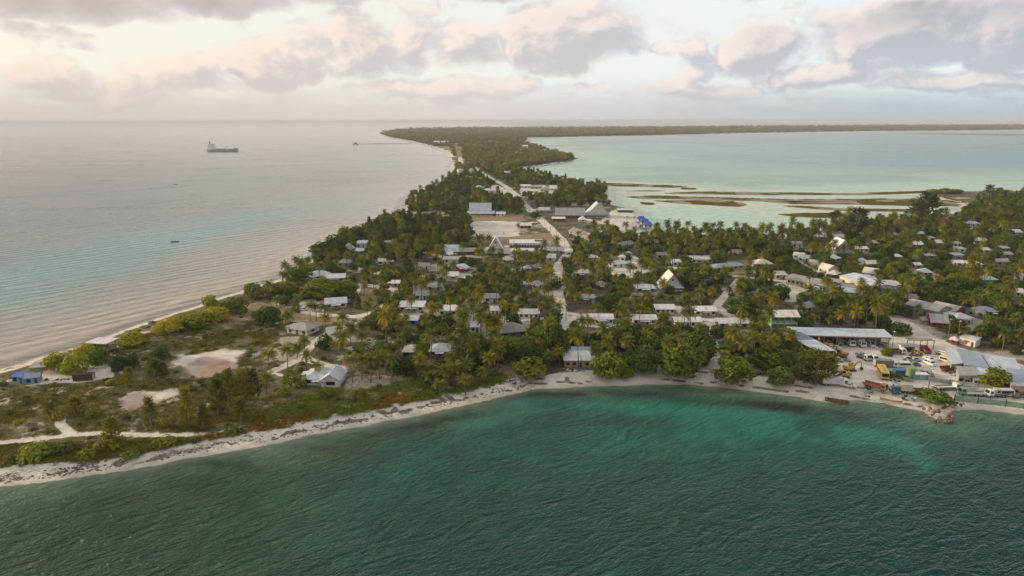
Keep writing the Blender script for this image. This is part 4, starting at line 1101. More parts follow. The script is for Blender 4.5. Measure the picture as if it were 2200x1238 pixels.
# ---- vehicle depot: an L of open sheds
def depot():
    a, b, L, rz = front_line(1740, 744, 1910, 749)
    c = (a + b) / 2
    r = empty('vehicle_shed', (c.x, c.y, 1.3), rz)
    tag(r, 'long open vehicle shed with six bays and a white sloping roof', 'shed')
    W = 8
    shed_roof(L + 7, W, 4.6, .5, .5).build('roof', roofm('B'), r, (-3.0, 0, 0))
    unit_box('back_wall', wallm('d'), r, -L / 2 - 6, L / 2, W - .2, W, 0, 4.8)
    for i in range(7):
        x = -L / 2 + .3 + (L - .6) * i / 6
        unit_box('post', POSTM, r, x - .14, x + .14, .1, .38, 0, 4.45)
        if 0 < i < 6: unit_box('partition', wallm('k'), r, x - .07, x + .07, 3.5, W - .2, 0, 3.6)
    unit_box('fascia', POSTM, r, -L / 2, L / 2, -.28, -.1, 4.1, 4.5)
    FOOT.append((c.x, c.y + 4, L / 2 + 5, 5, rz)); VIEWB.append((1715, 708, 1912, 745, c.length)); LAND.append((c.x, c.y + 4, 'the open vehicle shed'))
    a, b, L, rz = front_line(1750, 777, 1793, 777)
    c = (a + b) / 2
    r = empty('workshop_wing', (c.x, c.y, 1.3), R(4))
    tag(r, 'workshop wing with a pale front roof and a dark slate band behind', 'workshop')
    D = 19.0
    sk = -4.0
    def slab(name, y0, y1, z0, z1, m):
        q = MB(); f = lambda y: sk * y / D
        q.v += [(-L / 2 + f(y0), y0, z0), (L / 2 + f(y0), y0, z0), (L / 2 + f(y1), y1, z1), (-L / 2 + f(y1), y1, z1)]
        q.v += [(x, y, z + .18) for x, y, z in q.v[:4]]
        q.f += [(0, 3, 2, 1), (4, 5, 6, 7), (0, 1, 5, 4), (1, 2, 6, 5), (2, 3, 7, 6), (3, 0, 4, 7)]
        q.build(name, m, r)
    slab('roof', -.4, 10.5, 4.2, 4.9, roofm('B')); slab('rear_roof', 10.55, D, 4.95, 5.4, roofm('D'))
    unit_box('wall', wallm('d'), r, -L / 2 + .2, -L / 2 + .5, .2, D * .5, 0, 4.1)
    for y in (.2, 6, 11, 17):
        unit_box('post', POSTM, r, L / 2 - .45 + sk * y / D, L / 2 - .2 + sk * y / D, y, y + .25, 0, 4.1)
        unit_box('post', POSTM, r, -L / 2 + .5 + sk * y / D, -L / 2 + .75 + sk * y / D, y, y + .25, 0, 4.1)
    FOOT.append((c.x - 2, c.y + 9, L / 2 + 1, 10, 0)); VIEWB.append((1720, 722, 1793, 758, c.length)); LAND.append((c.x, c.y + 8, 'the depot workshop wing'))
depot()
# ---- big sheds on the right of the yard
def flat_shed(label, quad, h, rc, wc='y', name='workshop', slope=.5, land=None):
    pts = [P(x, y, 1.3 + h) for x, y in quad]      # roof corners as seen, level with the eaves
    c = sum(pts, Vector()) / 4; c.z = 1.3
    r = empty(name, c); tag(r, label, 'workshop')
    q = MB(); loc = [p - c for p in pts]
    q.v += [(p.x, p.y, h + (slope if i in (0, 1) else 0)) for i, p in enumerate(loc)]
    q.v += [(x, y, z + .16) for x, y, z in q.v[:4]]
    q.f += [(0, 3, 2, 1), (4, 5, 6, 7), (0, 1, 5, 4), (1, 2, 6, 5), (2, 3, 7, 6), (3, 0, 4, 7)]
    q.build('roof', roofm(rc), r)
    w = MB(); w.prism([(p.x * .95, p.y * .95) for p in loc][::-1], 0, h - .02); w.build('wall', wallm(wc), r)
    L = (loc[2] - loc[3]).length
    e = (loc[2] - loc[3]).normalized(); nrm = Vector((e.y, -e.x, 0))
    for k in range(3):
        p = (loc[3] * .95).lerp(loc[2] * .95, (k + .5) / 3)
        o = unit_box('window' if k != 1 else 'door', GLASS if k != 1 else DOORM, r, -.7, .7, -.06, .06, 0, 1.2)
        o.location = (p.x, p.y, 1.6 if k != 1 else .8); o.scale.z = 1.1 if k != 1 else 1.6
        o.rotation_euler = (0, 0, math.atan2(e.y, e.x))
    xs = [p.x for p in loc]; ys = [p.y for p in loc]
    FOOT.append((c.x, c.y, (max(xs) - min(xs)) / 2, (max(ys) - min(ys)) / 2, 0))
    VIEWB.append((min(x for x, y in quad), min(y for x, y in quad), max(x for x, y in quad), max(y for x, y in quad), c.length))
    if land: LAND.append((c.x, c.y, land))
flat_shed('narrow pale roof with a yellow edge beside the parked van in the yard', [(2031, 751), (2051, 749), (2070, 781), (2044, 783)], 3.4, 'B', land='the narrow pale roof in the yard')
flat_shed('wide slate-blue workshop roof right of the yard', [(2053, 752), (2105, 762), (2126, 791), (2072, 785)], 3.5, 'S', land='the slate-blue workshop')
flat_shed('pale steel roof extending the slate-blue workshop to the right', [(2107, 762), (2180, 774), (2197, 802), (2127, 790)], 3.2, 'B')
flat_shed('grey workers shed behind the fence, right of the scrap yard', [(2054, 791), (2094, 791), (2100, 808), (2060, 808)], 3.0, 'G')
flat_shed('blue-grey lean-to roof beside the grey workers shed', [(2092, 791), (2120, 794), (2133, 811), (2098, 806)], 2.8, 'B')
flat_shed('low grey porch roof in front of the workers shed', [(2086, 809), (2128, 812), (2134, 821), (2092, 818)], 2.2, 'G', slope=.2)
flat_shed('bright blue metal roof at the right edge by the fence', [(2160, 794), (2215, 800), (2240, 836), (2172, 828)], 3.6, 'S', 'k', land='the blue metal roof at the right edge')
r, L, rz = house('small white hut with a red emblem by the right road', (2060, 739, 2094, 747), 4.5, h=2.8, roof='shed', rh=.4, rc='B', wc='w', win=0, oh=.3, name='hut', cat='hut', land='the white hut by the right road')
unit_box('emblem', wallm('r'), r, -1.3, .6, -.07, .02, 1.5, 2.2); unit_box('emblem', wallm('r'), r, -.6, .0, -.075, .02, .6, 1.5)
unit_box('door', DOORM, r, 1.4, 2.2, -.06, .02, 0, 2.0)
house('tiny white-roofed stall with a red front by the white hut', (2039, 738, 2055, 741), 3, h=2.0, roof='hip', rh=.9, rc='W', wc='r', win=1, oh=.3, name='hut', cat='hut', door=False)

# ---- left headland
def shelter():
    c = P(222, 757, 1.3)
    r = empty('beach_shelter', c, R(-8)); tag(r, 'raised beach house with a flat white square roof near yellow bushes', 'shelter')
    MB().box(-4.4, 4.4, -3.6, 3.6, 4.55, 4.75).build('roof', roofm('W'), r)
    unit_box('wall', paint('wall_timber', (.30, .20, .12), .8), r, -3.2, .6, -2.4, 2.6, 2.0, 4.5)
    unit_box('deck', POSTM, r, -3.8, 3.8, -3.0, 3.0, 1.75, 1.95)
    for x in (-3.5, 0, 3.5):
        for y in (-2.8, 2.8): unit_box('post', POSTM, r, x - .12, x + .12, y - .12, y + .12, 0, 4.5)
    for x in (-2.2, -.6): unit_box('window', GLASS, r, x - .5, x + .5, -2.46, -2.38, 2.9, 3.9)
    FOOT.append((c.x, c.y, 5, 4, 0)); VIEWB.append((197, 722, 247, 755, c.length)); LAND.append((c.x, c.y, 'the white-roofed beach shelter'))
shelter()
house('left blue beach hut with a deep blue roof', (27, 823, 53, 826), 4.5, h=2.4, roof='gable', rh=.9, rc='U', wc='b', win=2, oh=.3, name='hut', cat='hut', land='the blue beach huts')
house('right blue beach hut with a pale blue roof', (55, 828, 86, 824), 4.5, h=2.4, roof='gable', rh=.9, rc='S', wc='b', win=2, oh=.3, name='hut', cat='hut')
house('grey flat-roofed beach shed behind the blue huts', (66, 803, 98, 801), 5, h=2.2, roof='shed', rh=.3, rc='G', wc='d', win=0, oh=.4, posts=4, open_=True, name='shed', cat='shed')

VIEWB.append((1090, 508, 1172, 537, 380.0)); VIEWB.append((1032, 510, 1096, 550, 380.0)); VIEWB.append((1096, 522, 1170, 534, 380.0))
# ------------------------------------------------------------------ vehicles, containers and yard things
def pm(name, col, rough=.45, dirt=.28): return paint(name, col, rough, .45, dirt)
WHITE = pm('car_white', (.72, .72, .70)); SILVER = pm('car_silver', (.33, .36, .38)); CREAM = pm('car_cream', (.60, .53, .40)); YELLOW = pm('machine_yellow', (.48, .31, .05)); BUSY = pm('bus_yellow', (.62, .42, .04))
ORANGE = pm('machine_orange', (.40, .16, .05)); REDM = pm('car_red', (.24, .06, .05)); BLUEM = pm('steel_blue', (.03, .12, .30)); BLUEP = pm('steel_pale_blue', (.16, .36, .48)); GREENM = pm('steel_green', (.20, .32, .18)); GREYG_ = pm('truck_grey_green', (.22, .26, .23)); BROWNM = pm('tipper_brown', (.13, .09, .07)); RUSTM = paint('rusty_steel', (.10, .060, .045), .9, .1, .35); DGREY = pm('bed_grey', (.16, .18, .18))
_wb = MB(); _wb.tube((0, -.5, 0), (0, .5, 0), 1, 1, 12); WHEEL = _wb.mesh('wheel', RUBBER)
_rb = MB(); _rb.tube((0, -.52, 0), (0, .52, 0), .5, .5, 8); RIM = _rb.mesh('rim', STEEL)
def wheels(root, xs, w, r, tw=.24):
    for x in xs:
        for sg in (-1, 1):
            o = link(bpy.data.objects.new('wheel', WHEEL), root); o.location = (x, sg * (w / 2 - tw / 2), r); o.scale = (r, tw, r)
            link(bpy.data.objects.new('rim', RIM), o)
def spot(rear, front, z=None):
    a = P(rear[0], rear[1], 1.35); b = P(front[0], front[1], 1.35)
    return (a + b) / 2, math.atan2(b.y - a.y, b.x - a.x)
VEH = []
def vroot(name, label, cat, px, py, deg, group=None):
    p = P(px, py, 1.33); VEH.append(p)
    r = empty(name, (p.x, p.y, 1.33), R(deg)); tag(r, label, cat, group)
    return r
def glass(root, name, *b): return unit_box(name, GLASS, root, *b)
def lights(root, x, w, z):
    for sg in (-1, 1): unit_box('headlight', LAMPM, root, x - .05, x + .04, sg * (w / 2 - .32) - .14, sg * (w / 2 - .32) + .14, z - .1, z + .1)
def van(label, px, py, deg, col=WHITE, L=5.0, h=2.15):
    r = vroot('minibus', label, 'van', px, py, deg); w = 1.85; x = L / 2
    MB().prof([(-x, .35), (x, .35), (x, .95), (x - .55, 1.15), (x - 1.35, h), (-x + .1, h), (-x, 1.2)], -w / 2, w / 2).build('body', col, r)
    for sg in (-1, 1): glass(r, 'side_window', -x + .3, x - 1.4, sg * (w / 2 + .012) - .012, sg * (w / 2 + .012) + .012, 1.2, h - .28)
    g = glass(r, 'windscreen', -.5, .5, -w / 2 + .12, w / 2 - .12, -.02, .02); g.location = (x - .93, 0, (1.15 + h) / 2 + .03); g.scale.x = 1.15; g.rotation_euler = (0, math.atan2(h - 1.15, .8), 0)
    glass(r, 'rear_window', -x - .03, -x + .06, -w / 2 + .2, w / 2 - .2, 1.25, h - .3)
    wheels(r, (-x + .9, x - .95), w, .34); lights(r, x, w, .8)
    return r
def car(label, px, py, deg, col=WHITE, pick=False, name='car'):
    r = vroot('pickup' if pick else name, label, 'pickup' if pick else 'car', px, py, deg); w = 1.75; x = 2.4
    if pick:
        MB().prof([(-x, .4), (x, .4), (x, .95), (x - .2, 1.05), (-x, 1.05)], -w / 2, w / 2).build('body', col, r)
        MB().box(-.55, 1.35, -w / 2 + .06, w / 2 - .06, 1.05, 1.72, .28, .1).build('cabin', col, r)
        unit_box('bed', DARK, r, -x + .15, -.65, -w / 2 + .15, w / 2 - .15, 1.0, 1.07)
        for sg in (-1, 1): glass(r, 'side_window', -.25, 1.05, sg * (w / 2 - .1) - .03, sg * (w / 2 - .1) + .03, 1.15, 1.58)
        g = glass(r, 'windscreen', -.02, .02, -w / 2 + .2, w / 2 - .2, -.3, .3); g.location = (1.24, 0, 1.38); g.rotation_euler = (0, -R(22), 0)
    else:
        MB().prof([(-x, .35), (x, .35), (x, .8), (x - .9, .98), (-x + .5, .98), (-x, .9)], -w / 2, w / 2).build('body', col, r)
        MB().box(-1.6, 1.3, -w / 2 + .06, w / 2 - .06, .98, 1.48, .5, .12).build('cabin', col, r)
        for sg in (-1, 1): glass(r, 'side_window', -1.05, .75, sg * (w / 2 - .1) - .03, sg * (w / 2 - .1) + .03, 1.04, 1.36)
        g = glass(r, 'windscreen', -.02, .02, -w / 2 + .2, w / 2 - .2, -.3, .3); g.location = (1.1, 0, 1.22); g.rotation_euler = (0, -R(48), 0)
    wheels(r, (-x + .8, x - .85), w, .34); lights(r, x, w, .72)
    return r
def truck(label, px, py, deg, cab=WHITE, bed=DGREY, kind='flat', L=7.2):
    r = vroot('lorry', label, 'truck', px, py, deg); w = 2.3; x = L / 2
    unit_box('chassis', DARK, r, -x, x - .2, -.45, .45, .55, .85)
    MB().prof([(x - 1.75, .6), (x, .6), (x, 1.35), (x - .3, 2.45), (x - 1.75, 2.5)], -w / 2 + .08, w / 2 - .08).build('cab', cab, r)
    g = glass(r, 'windscreen', -.02, .02, -w / 2 + .25, w / 2 - .25, -.5, .5); g.location = (x - .13, 0, 1.9); g.rotation_euler = (0, -R(15), 0)
    for sg in (-1, 1): glass(r, 'side_window', x - 1.4, x - .5, sg * (w / 2 - .07) - .02, sg * (w / 2 - .07) + .02, 1.45, 2.1)
    if kind == 'flat':
        unit_box('bed', bed, r, -x, x - 1.9, -w / 2, w / 2, .9, 1.08)
        for sg in (-1, 1): unit_box('drop_side', WHITE if bed is not WHITE else DGREY, r, -x, x - 1.9, sg * w / 2 - .05, sg * w / 2 + .05, .8, 1.4)
    elif kind == 'tip':
        b = MB(); b.prof([(-x - .1, 1.0), (x - 2.0, 1.0), (x - 1.9, 2.0), (-x - .25, 1.9)], -w / 2, -w / 2 + .1); b.prof([(-x - .1, 1.0), (x - 2.0, 1.0), (x - 1.9, 2.0), (-x - .25, 1.9)], w / 2 - .1, w / 2)
        b.box(-x - .1, x - 2.0, -w / 2 + .1, w / 2 - .1, .95, 1.1); b.box(x - 2.05, x - 1.92, -w / 2 + .1, w / 2 - .1, 1.0, 2.1)
        b.build('tipper_body', bed, r)
    elif kind == 'box':
        unit_box('cargo_box', bed, r, -x, x - 1.85, -w / 2, w / 2, .9, 3.0)
        unit_box('rear_door', STEEL, r, -x - .05, -x - .005, -w / 2 + .1, w / 2 - .1, 1.0, 2.9)
    wheels(r, (-x + 1.1, -x + 2.1, x - .95) if L > 6.5 else (-x + 1.1, x - .95), w, .45, .3); lights(r, x, w, .85)
    return r
def bus(label, rear, front):
    p, h = spot(rear, front)
    r = empty('bus', (p.x, p.y, 1.33), h); tag(r, label, 'bus'); VEH.append(p); L, w = 9.2, 2.4; x = L / 2
    MB().prof([(-x, .4), (x, .4), (x, 1.2), (x - .12, 2.7), (x - .35, 2.9), (-x + .2, 2.9), (-x, 2.7)], -w / 2, w / 2).build('body', BUSY, r)
    for sg in (-1, 1):
        for i in range(6):
            a = -x + .5 + i * 1.35; glass(r, 'side_window', a, a + 1.2, sg * (w / 2 + .01) - .015, sg * (w / 2 + .01) + .015, 1.45, 2.35)
    g = glass(r, 'windscreen', -.02, .02, -w / 2 + .15, w / 2 - .15, -.62, .62); g.location = (x - .04, 0, 1.95); g.rotation_euler = (0, -R(4.5), 0)
    glass(r, 'rear_window', -x - .02, -x + .02, -w / 2 + .3, w / 2 - .3, 1.5, 2.4)
    for a in (-2.4, .2, 2.2): unit_box('roof_hatch', pm('hatch_brown', (.30, .18, .05)), r, a - .4, a + .4, -.4, .4, 2.9, 3.0)
    unit_box('bumper', DARK, r, x - .02, x + .1, -w / 2 + .1, w / 2 - .1, .45, .7)
    wheels(r, (-x + 1.9, x - 1.7), w, .48, .3); lights(r, x + .02, w, .95)
bus('yellow bus parked with its front to the beach', (1890, 797), (1902, 820))
def excavator(label, px, py, deg, col, reach=1.0):
    r = vroot('excavator', label, 'excavator', px, py, deg)
    for sg in (-1, 1):
        MB().prof([(-1.7, .25), (-1.45, 0), (1.45, 0), (1.7, .25), (1.7, .55), (1.45, .8), (-1.45, .8), (-1.7, .55)], sg * 1.05 - .25, sg * 1.05 + .25).build('track', DARK, r)
    unit_box('undercarriage', DARK, r, -.9, .9, -.8, .8, .35, .85)
    MB().box(-2.1, 1.2, -1.15, 1.15, .95, 1.9, .1, .05).build('house', col, r)
    MB().box(-2.3, -1.5, -1.1, 1.1, 1.0, 2.05, .08, .08).build('counterweight', col, r)
    c = MB().box(-.2, 1.25, .25, 1.1, 1.9, 2.85, .1, .05).build('cab', col, r)
    glass(r, 'cab_window', 1.2, 1.27, .32, 1.03, 1.6, 2.6); glass(r, 'cab_window', -.05, 1.05, 1.09, 1.14, 1.95, 2.65)
    b = MB(); q = [(1.0, 1.5), (2.7 * reach, 3.6), (4.1 * reach, 3.5), (4.1 * reach, 3.1), (2.9 * reach, 3.1), (1.3, 1.25)]
    b.prof(q, -.22, .22).build('boom', col, r)
    MB().prof([(3.9 * reach, 3.7), (4.3 * reach, 3.5), (4.9 * reach, 1.2), (4.6 * reach, 1.15)], -.17, .17).build('stick', col, r)
    MB().prof([(4.5 * reach, 1.3), (5.1 * reach, 1.2), (5.2 * reach, .5), (4.6 * reach, .12), (4.2 * reach, .5)], -.45, .45).build('bucket', DARK, r)
def loader(label, px, py, deg, col=YELLOW):
    r = vroot('wheel_loader', label, 'loader', px, py, deg)
    MB().box(-2.0, .4, -.8, .8, .7, 1.6, .1, .1).build('engine_house', col, r)
    MB().box(-.6, .7, -.7, .7, 1.6, 2.7, .1, .08).build('cab', col, r)
    glass(r, 'cab_window', .62, .7, -.55, .55, 1.75, 2.5)
    for sg in (-1, 1): MB().prof([(.4, 1.4), (2.2, .6), (2.2, .35), (.4, 1.1)], sg * .5 - .1, sg * .5 + .1).build('lift_arm', col, r)
    MB().prof([(2.1, .9), (2.9, .15), (2.1, .1)], -1.1, 1.1).build('bucket', DARK, r)
    wheels(r, (-1.3, 1.0), 2.2, .65, .45)
def container(label, line, col, L=6.06, z=1.33, name='shipping_container', h=2.5, group=None):
    a = P(line[0], line[1], z); b = P(line[2], line[3], z); c = (a + b) / 2; rz = math.atan2(b.y - a.y, b.x - a.x)
    r = empty(name, (c.x, c.y, z), rz); tag(r, label, 'container', group)
    w = 2.44; x = L / 2
    n = 22; bz = MB()
    pts = [(-x + L * i / n, (0 if i % 2 else .07)) for i in range(n + 1)] + [(x - L * i / n, w - (0 if i % 2 else .07)) for i in range(n + 1)]
    bz.prism(pts, .12, h - .1); bz.build('body', col, r)
    unit_box('roof', col, r, -x, x, -.01, w + .01, h - .1, h); unit_box('base_frame', col, r, -x, x, -.01, w + .01, 0, .12)
    for sx in (-1, 1):
        for y in (.06, w - .06): unit_box('corner_post', col, r, sx * x - .07, sx * x + .07, y - .08, y + .08, .1, h - .08)
    for y in (.35, 1.3): unit_box('door', STEEL if col is not STEEL else WHITE, r, x - .01, x + .03, y, y + .8, .2, h - .25)
    FOOT_V.append((c.x, c.y))
FOOT_V = []

# --- the yard
car('white car in the leftmost bay of the open vehicle shed', 1779, 740, -90)
truck('grey-green lorry in the second bay of the vehicle shed', 1799, 738, -90, GREYG_, GREYG_, 'box', 6)
truck('small white lorry in the third bay of the vehicle shed', 1825, 742, -90, WHITE, GREYG_, 'flat', 5.6)
truck('tall white lorry in the fourth bay of the vehicle shed', 1847, 743, -90, WHITE, WHITE, 'box', 6.2)
van('white van in the fifth bay of the vehicle shed', 1870, 744, -90, WHITE, 4.8)
car('dark car in the rightmost bay of the vehicle shed', 1896, 746, -60, DGREY)
truck('orange flatbed trailer lorry beside the shed corner', 1786, 751, 178, ORANGE, ORANGE, 'flat', 6.5)
excavator('orange excavator with a raised arm below the vehicle shed', 1807, 767, 120, ORANGE, .85)
car('grey pickup behind the orange excavator', 1797, 777, -20, SILVER, True)
truck('white tipper lorry standing in the middle of the yard', 1855, 772, -75, WHITE, GREYG_, 'tip', 5.8)
van('round-nosed white ambulance van in the middle of the yard', 1876, 776, -85, WHITE, 5.2, 2.4)
truck('long lorry with grey bed and white cab facing right', 1902, 790, -4, WHITE, DGREY, 'box', 8.0)
van('white minibus side-on right of the long lorry', 1945, 790, -4, WHITE, 5.4, 2.2)
truck('brown tipper lorry with a white cab near the sheds', 1922, 761, -3, WHITE, BROWNM, 'tip', 7.6)
car('silver car behind the white minibus, left of two', 1951, 774, -5, SILVER)
car('silver pickup behind the white minibus, farther right', 1963, 777, -5, SILVER, True)
car('grey pickup touching the right end of the white minibus', 1962, 787, -5, DGREY, True)
car('white pickup alone on open ground, front of the pair', 1997, 784, -78, WHITE, True)
car('white car right behind the lone white pickup', 1996, 775, -78, WHITE)
loader('yellow wheel loader under the racks by the road', 1969, 765, 200)
truck('red machine lorry parked by the racks', 1988, 758, 80, REDM, REDM, 'tip', 5.5)
van('white van parked by the narrow pale roof', 2034, 779, -55, WHITE, 5.0)
truck('red tipper with a white cab near the scrub', 2039, 799, 5, WHITE, REDM, 'tip', 5.6)
truck('brown lorry nosing out beside the narrow pale roof', 2028, 765, -60, BROWNM, REDM, 'flat', 6)
excavator('yellow excavator with its arm stretched right', 1826, 797, 5, YELLOW, .9)
excavator('yellow excavator with its long boom lowered left', 1812, 811, 178, YELLOW, 1.15)
truck('white box lorry facing right near the beach', 1793, 828, -6, WHITE, pm('box_offwhite', (.58, .57, .54)), 'box', 8.4)
car('battered white car in front of the white box lorry', 1822, 831, -25, WHITE)
truck('orange dump truck with raised body near the water', 1880, 836, -48, ORANGE, ORANGE, 'tip', 7.2)
truck('bright blue lorry cab near the beach scrap', 1921, 842, -100, BLUEM, BLUEM, 'flat', 5)
truck('cream lorry next to the blue lorry cab', 1937, 843, 170, CREAM, CREAM, 'box', 5.6)
truck('pale blue old lorry at the edge of the green bush', 1953, 843, 172, BLUEP, SILVER, 'flat', 5.2)
car('dark pickup behind the pale blue box', 1976, 806, 5, DGREY, True)
car('dark grey car right of the dark pickup', 1996, 807, 80, DGREY)
truck('white lorry between the two fences, leftmost', 2036, 838, 2, WHITE, WHITE, 'flat', 7.6)
truck('dark flatbed lorry between the two fences', 2074, 838, 175, DGREY, DGREY, 'flat', 6.6)
truck('green flatbed lorry in front of the dark flatbed', 2084, 849, 176, GREENM, GREENM, 'flat', 7.0)
truck('cream lorry right of the green flatbed inside the fence', 2122, 850, -4, CREAM, GREENM, 'flat', 7.2)
truck('white lorry with its cab up near the right fence', 2141, 852, 184, WHITE, WHITE, 'flat', 7)
van('white minibus inside the right fence', 2163, 851, -3, WHITE, 5.6, 2.4)
car('dark wreck at the right end of the fenced strip', 2190, 854, 10, DGREY)
truck('white lorry half under the workers shed porch', 2118, 826, -30, WHITE, GREENM, 'flat', 5.4)
car('white car beside the white-roofed bungalow on the front lane', 1357, 699, -95, WHITE)
car('white car standing in the trees below the bright green tree', 1124, 642, 10, WHITE)
car('white pickup among junk beside the pale gabled house', 652, 668, 15, WHITE, True)
loader('dark tractor parked at the sandy square', 1361, 578, 150, DGREY)
car('dark car on the main road bend beyond the hall', 1049, 377, 130, DGREY)
car('white car by the trees behind the big white hall', 1084, 451, 20, WHITE)
car('red car beside the storage tanks', 1018, 384, 20, REDM)
container('deep blue container behind the yellow bus', (1924, 811, 1959, 811), BLUEM)
container('small dull blue container touching the deep blue one', (1908, 812, 1922, 812), BLUEP, 2.6)
container('rust-red container on the sand of the left headland', (160, 821, 196, 819), RUSTM)
container('blue container left of the warehouse stack', (1872, 642, 1898, 642), BLUEM)
container('lower blue container of the stack by the warehouse', (1904, 647, 1927, 647), BLUEM)
container('upper blue container of the stack by the warehouse', (1904, 647, 1927, 647), BLUEM, z=3.85)
bpy.data.objects['shipping_container.004'].location = bpy.data.objects['shipping_container.003'].location + Vector((.15, .1, 2.5)) if 'shipping_container.004' in bpy.data.objects else (0, 0, 0)
container('blue container right of the warehouse stack', (1933, 636, 1956, 637), BLUEP)
container('rust-red container at the warehouse corner', (1897, 624, 1911, 628), REDM, 6.06)

def tank(label, px, py, rad, h, mat=None, cone=.12, z=1.3, legs=0, name='water_tank'):
    p = P(px, py, z); r = empty(name, (p.x, p.y, z)); tag(r, label, 'tank'); mat = mat or pm('tank_white', (.72, .70, .67), .5)
    MB().tube((0, 0, legs), (0, 0, legs + h), rad, rad, 24).build('shell', mat, r)
    MB().tube((0, 0, legs + h), (0, 0, legs + h + rad * cone), rad * 1.01, rad * .15, 24).build('lid', mat, r)
    if legs:
        for i in range(4):
            w = math.pi / 4 + i * math.pi / 2
            MB().tube((rad * .8 * math.cos(w), rad * .8 * math.sin(w), 0), (rad * .8 * math.cos(w), rad * .8 * math.sin(w), legs - .1), .1, .1, 6).build('leg', POSTM, r)
        MB().tube((0, 0, legs - .18), (0, 0, legs - .02), rad * 1.15, rad * 1.15, 12).build('platform', POSTM, r)
    else:
        for i in range(1, 4): MB().tube((0, 0, h * i / 4), (0, 0, h * i / 4 + .12), rad * 1.012, rad * 1.012, 24, False).build('hoop', mat, r)
    return r
tank('tall white storage tank, left one of the two by the ocean neck', 989, 378, 5.4, 10.5, name='storage_tank')
tank('white storage tank, right one of the two by the ocean neck', 1012, 375, 4.2, 9.0, name='storage_tank')
tank('green water tank on a stand behind the beached lorries', 1954, 818, 1.4, 2.4, pm('tank_green', (.16, .25, .11)), legs=2.2)
tank('white water tank on a tall platform at the right edge', 2184, 618, 2.1, 3.0, legs=4.5)
tank('small grey water tank beside the headland trees', 238, 787, .9, 2.2, pm('tank_grey', (.35, .35, .33)))
for lab, x0, x1, y, rc, wc in [('white pump house between the storage tanks', 994, 1004, 384, 'W', 'w'), ('red-fronted office below the right storage tank', 1006, 1022, 386, 'W', 'r'), ('pale shed on the lane below the storage tanks', 1024, 1036, 388, 'B', 'w')]:
    house(lab, (x0, y, x1, y), 6, h=3, rh=1.2, rc=rc, wc=wc, win=2, keep=False, name='shed', cat='shed')
for lab, x0, x1, y, W_ in [('white hotel block with a blue roof in the far forest', 931, 943, 309, 26), ('low white house right of the far hotel block', 948, 962, 309, 22), ('long pale roof deep in the far forest', 985, 996, 296.5, 40), ('white house at the root of the far lagoon shore', 1096, 1103, 295, 40), ('pale roofs on the far lagoon edge', 1122, 1134, 319, 20)]:
    house(lab, (x0, y, x1, y), W_, h=7, rh=3, rc='W', wc='w', win=3, keep=False)

# --- huts on stilts with blue roofs
for i, (lab, x0, x1, y) in enumerate([('upper left blue-roofed stilt hut over the lagoon', 1370, 1386, 481), ('middle blue-roofed stilt hut over the lagoon', 1377, 1394, 487), ('lower right blue-roofed stilt hut over the lagoon', 1383, 1401, 494)]):
    a = P(x0, y, 0.0); b = P(x1, y, 0.0); L = (b - a).length; c = (a + b) / 2
    VIEWB.append((x0 - 4, y - 20, x1 + 4, y + 6, c.length)); VIEWB.append((x0 - 4, y - 20, x1 + 4, y - 8, c.length))
    r = empty('stilt_hut', (c.x, c.y, -.3), R(-6)); tag(r, lab, 'hut')
    hip_roof(L, 8, 4.4, 2.2, .6, L * .28).build('roof', roofm('U'), r)
    unit_box('wall', wallm('w'), r, -L / 2 + .4, L / 2 - .4, .5, 7.5, 2.0, 4.3)
    unit_box('deck', POSTM, r, -L / 2, L / 2, -.6, 8.2, 1.8, 2.0)
    for k in range(2): unit_box('window', GLASS, r, -L / 4 + k * L / 2 - .8, -L / 4 + k * L / 2 + .8, .42, .52, 2.8, 3.8)
    for k in range(4):
        for y_ in (0, 7.8): unit_box('stilt', POSTM, r, -L / 2 + .3 + k * (L - .6) / 3 - .12, -L / 2 + .3 + k * (L - .6) / 3 + .12, y_ - .12, y_ + .12, -.6, 1.8)

# --- jetty far out
def jetty():
    a = P(885, 309.5, 0); b = P(768, 311.5, 0); d = b - a; L = d.length
    r = empty('jetty', (a.x, a.y, 0), math.atan2(d.y, d.x)); tag(r, 'long thin jetty on piles with a loading platform at its end', 'jetty')
    m = paint('jetty_concrete', (.16, .155, .15), .9, .2)
    unit_box('deck', m, r, 0, L, -2.2, 2.2, 3.0, 3.9)
    unit_box('platform', m, r, L, L + 16, -9, 9, 2.8, 4.0)
    n = 16
    for i in range(n):
        x = 8 + (L - 10) * i / (n - 1); unit_box('pile', m, r, x - .6, x + .6, -1.8, 1.8, -2, 3.0)
    for x, y in ((L + 2, -7), (L + 14, -7), (L + 2, 7), (L + 14, 7)): unit_box('pile', m, r, x - .8, x + .8, y - .8, y + .8, -2, 2.8)
    MB().box(L + 3, L + 11, -5, 4, 4, 8.5, .5, .5).build('shed', m, r)
    unit_box('crane_mast', m, r, L + 12, L + 13, 5, 6, 4, 14)
jetty()

